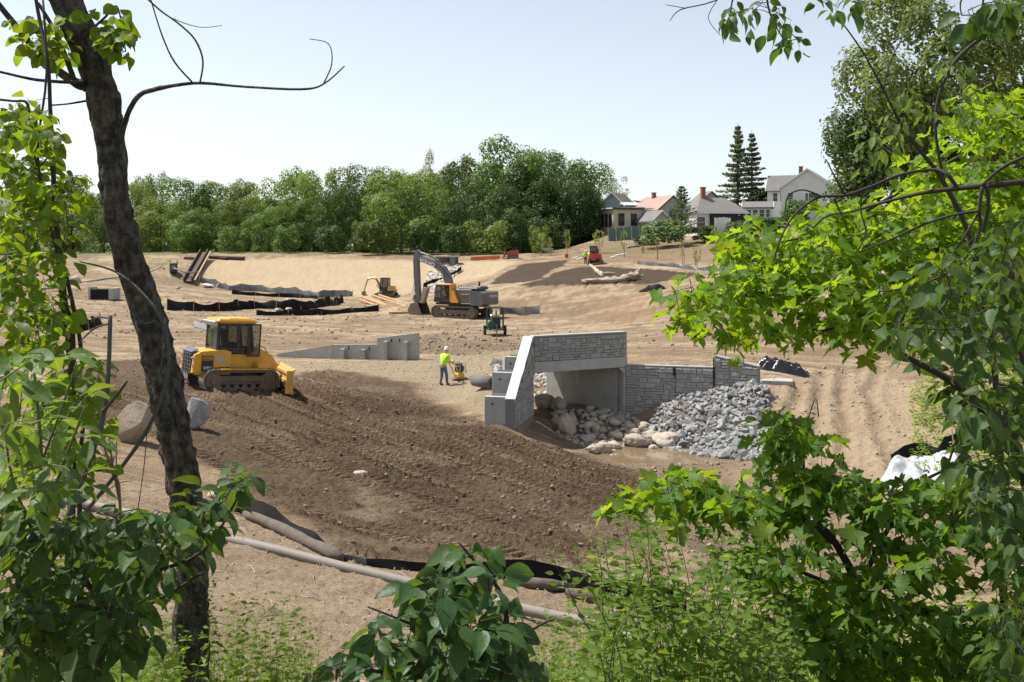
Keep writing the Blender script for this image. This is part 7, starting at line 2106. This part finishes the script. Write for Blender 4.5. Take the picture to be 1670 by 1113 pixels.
bare('dry_stalk', 'cluster of thin dry brown stalks between the dead sapling and the boulder', 'dry plant', gb(195, 5.2), [[down(200,5.2,8),(196,830,5.2,9),(186,780,5.2,9),(172,735,5.2,7),(163,700,5.2,4)], [(195,820,5.2,7),(184,760,5.2,6),(178,715,5.2,4)], [(196,830,5.2,6),(190,770,5.2,5),(190,720,5.2,3)]], mat('dry_stalk', (.20, .14, .085), .9))
# --- shrubs at the left
plant('light_shrub', 'light green shrub with long leaves at the left edge below the vine', 'shrub', gb(40, 2.6), [[down(60,2.6,10),(70,1000,2.6,9),(68,850,2.6,8),(66,720,2.6,7),(55,600,2.6,4)], [(68,850,2.6,6),(110,740,2.6,5),(140,660,2.6,3)], [(68,900,2.6,6),(20,780,2.6,5),(5,660,2.6,3)], [(66,760,2.6,5),(110,640,2.6,4),(125,590,2.6,2)]],
      [dict(poly=[(-15,590),(40,560),(75,575),(125,640),(150,700),(140,790),(80,850),(-15,870)], d=(2.2,3.0), n=48, k=4, size=(.065,.105), leaves=LONGS, tilt=.6, droop=.25, along=.9, spread=.08)], M_STEMG, 7)
plant('understory_shrub', 'bushy round leaved shrub behind the dead sapling at the left', 'shrub', gb(120, 4.8), [[down(130,4.8,9),(130,800,4.8,8),(135,700,4.8,7),(140,620,4.8,4)], [(130,780,4.8,6),(90,700,4.8,4),(60,640,4.8,3)]],
      [dict(poly=[(60,620),(120,585),(150,560),(180,600),(170,640),(180,720),(160,790),(90,810),(30,800),(30,700)], d=(4.2,5.2), n=80, k=4, size=(.06,.09), leaves=VINES, tilt=.7, droop=.4, spread=.09)], None, 8)
plant('dark_shrub', 'dark green broadleaf shrub filling the lower left corner', 'shrub', gb(100, 2.9), [[down(90,2.9,16),(180,1000,2.9,14),(240,930,2.9,12),(300,870,2.9,9),(345,820,2.9,5)], [(180,1000,2.9,10),(120,920,2.9,8),(90,860,2.9,5)], [(235,935,2.9,7),(330,900,2.9,5),(400,790,2.9,3)], [down(20,2.9,12),(30,950,2.9,10),(50,850,2.9,6)], [(170,1010,2.9,8),(245,985,2.9,6),(330,935,2.9,4)]],
      [dict(poly=[(-15,800),(60,830),(130,850),(190,830),(250,830),(330,840),(345,880),(290,930),(255,990),(230,1040),(120,1113),(-15,1113)], d=(2.4,3.5), n=250, k=4, size=(.05,.09), leaves=BROADS, tilt=.6, droop=.35, along=.6, spread=.09),
       dict(poly=[(300,850),(330,800),(372,770),(405,765),(408,800),(370,840),(330,880)], d=(2.7,3.1), n=24, k=3, size=(.05,.085), leaves=BROADS, tilt=.6, droop=.2, along=.8, spread=.05)], None, 9)
# --- dogwood in the middle
plant('dogwood_shrub', 'dark glossy dogwood shrub rising at the bottom middle in front of the pipe', 'shrub', gb(800, 2.7), [[down(815,2.7,12),(818,1080,2.7,10),(826,1010,2.7,9),(812,960,2.7,7),(778,920,2.7,5),(748,885,2.7,3)], [(818,1090,2.7,8),(720,1040,2.65,6),(650,1010,2.6,4),(600,990,2.6,3)], [(818,1060,2.7,7),(880,1020,2.75,5),(905,1010,2.75,3)], [(800,1113,2.7,8),(640,1100,2.6,6),(560,1080,2.6,4)], [(720,1040,2.65,5),(700,970,2.6,4),(690,940,2.6,3)]],
      [dict(poly=[(738,880),(765,885),(800,930),(770,960),(800,990),(845,1000),(830,960),(790,905),(700,925),(660,945),(680,1000),(600,985),(620,1040),(560,1050),(520,1085),(530,1113),(870,1113),(860,1060),(820,1000)], d=(2.4,2.95), n=92, k=4, size=(.055,.095), leaves=DOGS, tilt=.45, droop=.35, face=-.35, along=.5, spread=.07)], None, 10)
# --- honeysuckle at the bottom right of centre
hstems = []
rs = random.Random(21)
for k in range(64):
    x0 = rs.uniform(985, 1310); d = rs.uniform(3.3, 4.3)
    top = (930 + abs(x0-1085)*.25) - rs.uniform(0, 100) if x0 < 1200 else rs.uniform(960, 1050)
    x1 = x0 + rs.uniform(-105, 75)
    hstems.append([down(x0+20, d, 2.2), (x0, 1100, d, 2.2), ((x0+x1)/2+rs.uniform(-8, 8), (1100+top)/2, d, 1.6), (x1, top, d, .8)])
plant('honeysuckle', 'honeysuckle bush with upright stems and small paired leaves at the lower edge', 'shrub', gb(1120, 3.8), hstems,
      [dict(stems=True, gap=.021, size=(.034, .076), leaves=HONEYS)], mat('red_brown_stem', (.10, .075, .045), .8), 11)
# --- maple: tree trunk outside the frame, limbs reaching in
MT = gb(1950, 6.0)
plant('maple_tree', 'lime green maple spreading its sunlit branches in from the right edge', 'tree', MT, [
      [down(1950,6.0,70),(1940,800,6.0,62),(1920,500,6.0,56),(1900,250,6.0,46),(1880,0,6.0,34),(1860,-300,6.0,24),(1830,-600,6.0,10)],
      [(1905,300,6.0,34),(1800,360,5.9,26),(1670,385,5.8,18),(1560,400,5.7,13),(1450,420,5.6,9),(1330,450,5.5,6),(1200,490,5.4,4),(1110,500,5.4,3)],
      [(1915,420,6.0,34),(1800,460,5.6,24),(1670,500,5.3,16),(1560,510,5.2,10),(1450,520,5.1,7),(1340,540,5.1,4)],
      [(1890,120,6.0,28),(1780,180,5.9,20),(1670,230,5.8,14),(1580,250,5.7,9),(1490,300,5.7,6),(1400,350,5.7,5),(1300,390,5.7,3),(1220,400,5.7,3)],
      [(1670,230,5.8,8),(1620,190,5.8,6),(1560,165,5.8,4)]],
      [dict(poly=[(1065,490),(1110,455),(1150,440),(1170,470),(1230,450),(1330,430),(1460,400),(1670,380),(1670,500),(1560,540),(1480,550),(1400,590),(1350,545),(1290,560),(1240,545),(1200,570),(1150,535),(1100,520)], d=(4.7,6.0), n=215, k=4, size=(.06,.105), leaves=MAPLES, tilt=.6, droop=.45, spread=.13),
       dict(poly=[(1165,440),(1185,395),(1215,360),(1255,350),(1300,375),(1345,335),(1410,325),(1480,340),(1560,330),(1670,320),(1670,400),(1500,420),(1330,450),(1230,470)], d=(5.0,6.6), n=215, k=4, size=(.06,.105), leaves=MAPLES, tilt=.6, droop=.45, spread=.13),
       dict(poly=[(1440,330),(1480,270),(1530,200),(1560,150),(1620,140),(1690,150),(1690,330),(1560,340)], d=(5.0,6.8), n=125, k=4, size=(.055,.10), leaves=MAPLES, tilt=.6, droop=.45, spread=.13)], None, 12)
# --- bare dark boughs in front of it
bare('bare_bough', 'dark leafless boughs arching across the maple at the right', 'branch', gb(1950, 4.3), [
     [down(1960,4.3,40),(1950,700,4.3,34),(1900,400,4.3,26),(1800,310,4.3,16),(1700,296,4.3,12),(1620,302,4.3,11),(1560,308,4.35,10),(1510,314,4.4,8),(1450,328,4.5,6),(1390,345,4.6,4),(1350,352,4.7,4),(1326,372,4.8,3)],
     [(1562,308,4.35,8),(1545,285,4.35,7),(1522,277,4.4,6),(1470,285,4.4,6),(1420,305,4.4,6),(1378,319,4.4,6),(1340,321,4.4,5),(1316,333,4.4,5),(1290,358,4.4,4),(1272,392,4.4,4),(1262,425,4.4,3)],
     [(1378,318,4.4,5),(1368,300,4.4,4),(1357,280,4.4,3),(1347,260,4.4,2)], [(1340,321,4.4,4),(1310,310,4.4,3),(1285,320,4.4,3),(1280,350,4.4,2)], [(1406,310,4.4,4),(1404,345,4.4,3),(1412,380,4.4,3),(1398,410,4.4,2)],
     [(1360,325,4.4,4),(1372,350,4.4,3),(1386,385,4.4,2)], [(1602,305,4.3,8),(1597,340,4.3,7),(1599,370,4.3,6),(1588,400,4.3,5),(1560,436,4.35,5),(1500,465,4.4,4),(1440,476,4.4,3)], [(1598,345,4.3,6),(1560,350,4.3,5),(1510,365,4.35,5),(1450,392,4.4,4),(1400,412,4.4,3)],
     [(1700,245,4.2,8),(1650,265,4.25,7),(1620,285,4.3,6),(1600,304,4.3,6)], [(1595,350,4.3,5),(1570,390,4.3,4),(1545,430,4.3,3),(1530,460,4.3,2)], [(1560,430,4.35,4),(1540,480,4.35,3),(1530,530,4.35,3),(1520,560,4.35,2)], [(1610,300,4.3,9),(1612,340,4.3,7),(1603,380,4.3,6)]], M_STEM, 'bough')
# --- cherry sapling with hanging leaves above the maple
plant('cherry_sapling', 'slender sapling with hanging oval leaves rising above the lime maple', 'sapling', gb(1600, 4.9), [[down(1640,4.9,14),(1630,700,4.9,11),(1590,420,4.9,9),(1540,300,4.9,8),(1502,248,4.9,6),(1470,205,4.9,5),(1440,145,4.9,4),(1405,82,4.9,3),(1368,30,4.9,2)], [(1540,300,4.9,6),(1525,200,4.9,5),(1545,120,4.9,6),(1600,62,4.85,7),(1690,10,4.8,9)], [(1440,150,4.9,3),(1452,100,4.9,2),(1468,70,4.9,1.5)], [(1470,205,4.9,3),(1430,185,4.9,2),(1400,190,4.9,2)]],
      [dict(poly=[(1392,250),(1400,200),(1440,150),(1480,120),(1510,150),(1500,200),(1470,240),(1430,290),(1400,290)], d=(4.6,5.2), n=26, k=3, size=(.055,.085), leaves=LONGS, tilt=.7, droop=1.0, spread=.07),
       dict(poly=[(1500,130),(1540,80),(1600,90),(1640,120),(1600,190),(1530,230),(1500,200)], d=(4.6,5.2), n=20, k=3, size=(.055,.085), leaves=LONGS, tilt=.7, droop=1.0, spread=.07)], None, 13)
# --- dark broadleaf thicket at the right edge
plant('broadleaf_thicket', 'dark broad leaved thicket crowding the right edge below the boughs', 'shrub', gb(1640, 3.6), [[down(1700,3.6,26),(1690,900,3.6,22),(1650,720,3.6,18),(1585,650,3.6,15),(1545,618,3.6,13),(1490,588,3.6,10),(1440,560,3.6,6)], [(1690,900,3.6,16),(1680,700,3.6,13),(1665,560,3.6,9),(1650,430,3.6,6)], [(1600,665,3.6,8),(1560,720,3.6,5),(1540,780,3.6,3)], [(1665,560,3.6,7),(1600,500,3.6,5),(1530,470,3.6,4)]],
      [dict(poly=[(1430,560),(1440,500),(1500,440),(1560,400),(1620,370),(1690,330),(1690,700),(1600,720),(1560,640),(1500,610)], d=(3.0,4.2), n=120, k=4, size=(.05,.085), leaves=BROADS, tilt=.7, droop=.7, spread=.09),
       dict(poly=[(1560,640),(1690,600),(1690,1113),(1590,1113),(1610,950),(1580,800)], d=(3.0,4.2), n=110, k=4, size=(.05,.09), leaves=BROADS, tilt=.7, droop=.7, spread=.1)], None, 14)
# --- lower maple
plant('maple_sapling', 'young maple with spreading leaf sprays in front of the creek bed', 'sapling', gb(1420, 5.0), [[down(1440,5.0,20),(1420,1050,5.0,16),(1400,960,5.0,14),(1365,890,5.0,12),(1330,845,5.0,9),(1300,790,5.0,7),(1280,735,5.0,5),(1270,685,5.0,3)], [(1365,890,5.0,9),(1300,840,4.9,7),(1220,815,4.85,5),(1130,800,4.8,4),(1060,800,4.8,3)], [(1400,960,5.0,10),(1450,860,4.9,7),(1500,790,4.8,5),(1560,760,4.8,4)], [(1400,970,5.0,9),(1300,930,4.9,6),(1210,880,4.85,4)], [(1330,845,5,5),(1345,780,5,4),(1370,740,5,3)], [(1335,680,5.0,2),(1330,650,5,1.5),(1315,690,5.0,2),(1285,740,5,3)]],
      [dict(poly=[(1005,815),(1030,780),(1075,770),(1130,765),(1190,780),(1240,800),(1300,820),(1300,880),(1240,880),(1190,870),(1130,850),(1060,840)], d=(4.3,5.2), n=62, k=4, size=(.06,.105), leaves=MAPLES, tilt=.6, droop=.4, spread=.12),
       dict(poly=[(1238,760),(1240,700),(1262,665),(1300,690),(1350,712),(1340,760),(1400,770),(1410,810),(1330,830),(1260,820)], d=(4.5,5.4), n=58, k=4, size=(.06,.105), leaves=MAPLESD+MAPLES[:1], tilt=.6, droop=.4, spread=.12),
       dict(poly=[(1330,840),(1400,800),(1470,775),(1540,790),(1640,770),(1640,900),(1560,960),(1430,980),(1330,960),(1280,900)], d=(4.2,5.3), n=100, k=4, size=(.06,.105), leaves=MAPLESD, tilt=.6, droop=.45, spread=.12),
       dict(poly=[(1180,880),(1280,890),(1340,960),(1460,980),(1600,950),(1690,900),(1690,1120),(1240,1120),(1230,1000),(1190,930)], d=(4.2,5.6), n=210, k=4, size=(.06,.105), leaves=MAPLESD, tilt=.65, droop=.45, spread=.12)], None, 15)
# --- branch hanging in from above
plant('hanging_branch', 'thin branch with small drooping leaves hanging into the sky at the top', 'branch', at(1868, -260, 6.0), [[(1868,-260,6.0,16),(1700,-470,5.4,14),(1480,-520,4.7,11),(1340,-440,4.1,9),(1285,-300,4.0,8),(1270,-150,4.0,6),(1250,-40,4.0,4),(1255,20,4.0,3),(1275,60,4.0,2)], [(1260,-60,4.0,4),(1200,-10,4.0,3),(1192,30,4.0,2)], [(1270,-120,4.0,4),(1350,-30,4.0,3),(1400,0,4.0,2)], [(1250,-40,4,2.5),(1165,2,4,2),(1110,16,4,1.8),(1092,35,4,1)], [(1120,14,4,1.5),(1085,8,4,1)], [(1170,0,4,1.5),(1155,30,4,1.2),(1175,58,4,1)]],
      [dict(poly=[(1178,-5),(1210,-5),(1205,40),(1198,70),(1180,55)], d=(3.8,4.2), n=11, k=2, size=(.05,.08), leaves=DOGS, tilt=.9, droop=1.4, spread=.05),
       dict(poly=[(1212,0),(1280,-10),(1300,40),(1310,85),(1285,95),(1255,60),(1225,50)], d=(3.8,4.2), n=20, k=2, size=(.05,.08), leaves=DOGS, tilt=.9, droop=1.4, spread=.05),
       dict(poly=[(1315,-10),(1400,-12),(1405,12),(1370,20),(1330,5)], d=(3.8,4.2), n=9, k=2, size=(.05,.08), leaves=DOGS, tilt=.9, droop=1.4, spread=.05)], None, 16, first_name='stem')
plant('hanging_branch', 'dark large leaved sprig hanging at the top right corner', 'branch', at(1885, -60, 6.0), [[(1885,-60,6.0,14),(1800,-330,4.6,14),(1690,-420,3.2,12),(1640,-300,2.8,10),(1620,-100,2.8,7),(1605,-10,2.8,4),(1600,30,2.8,2)], [(1618,-60,2.8,4),(1570,-5,2.8,3),(1568,25,2.8,2)]],
      [dict(poly=[(1560,0),(1590,-10),(1640,-10),(1650,20),(1640,40),(1570,30)], d=(2.7,2.9), n=9, k=3, size=(.06,.09), leaves=DOGS, tilt=.9, droop=1.6, spread=.04)], None, 17, first_name='stem')

# ------------------------------------------------------------------ weeds along the bottom
def weeds(name, label, zone, n, h, leaf, m, seed, size=(.03, .055)):
    """low stalks with many small leaves, joined"""
    rs = random.Random(seed)
    pts = []
    while len(pts) < n:
        px, d = rs.uniform(zone[0], zone[1]), rs.uniform(zone[2], zone[3])
        pts.append(((px-835)/F*d, d))
    zs = gzs([p[0] for p in pts], [p[1] for p in pts])
    V = []; Fc = []; base = 0
    cache = []
    for me in leaf:
        v = np.empty(len(me.vertices)*3, np.float32); me.vertices.foreach_get('co', v)
        cache.append((v.reshape(-1, 3), [tuple(p.vertices) for p in me.polygons]))
    for (x, y), z in zip(pts, zs):
        hh = rs.uniform(*h)*(1 + .5*float(fbm(np.array([x*1.1]), np.array([y*1.1]), 2, seed)[0]))
        lean = Vector((rs.gauss(0, .18), rs.gauss(0, .18), 1)).normalized()
        k = max(3, int(hh/.055))
        a = rs.uniform(0, 6.28)
        b0 = Vector((x, y, z-.02)); b1 = b0 + lean*hh
        w = .003
        V.append(np.array([b0 + Vector((w, 0, 0)), b0 - Vector((w, 0, 0)), b1])); Fc.append((base, base+1, base+2)); base += 3
        for i in range(k):
            t = (i+1)/k; a += 2.4
            for s in (0, math.pi):
                if rs.random() < .25: continue
                dr = Vector((math.cos(a+s), math.sin(a+s), rs.uniform(-.2, .5))).normalized()
                nz = Vector((rs.gauss(0, .6), rs.gauss(-.4, .6), 1)); nz = (nz - dr*nz.dot(dr)).normalized()
                sz = rs.uniform(*size)*(1.15-.5*t)
                M = np.array(Matrix((dr.cross(nz), dr, nz)).transposed())*sz
                v, f = cache[rs.randrange(len(cache))]
                V.append(v @ M.T + np.array(b0 + lean*hh*t)); Fc.extend([tuple(q+base for q in g) for g in f]); base += len(v)
    me = bpy.data.meshes.new(name); me.from_pydata(np.concatenate(V).tolist(), [], Fc); me.materials.append(m)
    tag(link_mesh(name, me), label, None, None, 'stuff')
WL = [ovate_leaf(k+120, M_WEED, .46, 2, .4, (0, .4), .1) for k in range(3)]
weeds('weeds', 'fresh green weeds around the foot of the leaning trunk', (60, 520, 6.2, 8.6), 330, (.35, .75), WL, M_WEED, 31, (.045, .085))
weeds('weeds', 'bright green weeds behind the dogwood along the grey pipe', (700, 1020, 6.0, 8.8), 330, (.35, .8), WL, M_WEED, 32, (.04, .08))
weeds('weeds', 'dense weeds under the maple in the lower right corner', (1000, 1700, 5.6, 9.5), 650, (.4, 1.1), WL, M_HONEY, 33, (.04, .09))
weeds('weeds', 'shaded weeds below the dark shrub in the lower left corner', (-40, 300, 3.6, 6.0), 250, (.3, .7), WL, M_HONEY, 34, (.04, .08))
weeds('weeds', 'sparse low weeds dotted over the pale near bank', (80, 1050, 10.5, 17), 110, (.06, .22), WL, M_WEED, 35, (.03, .06))
weeds('weeds', 'green ground cover on the right bank under the branches', (1490, 1720, 30, 44), 420, (.3, .9), WL, M_HONEY, 36, (.12, .25))
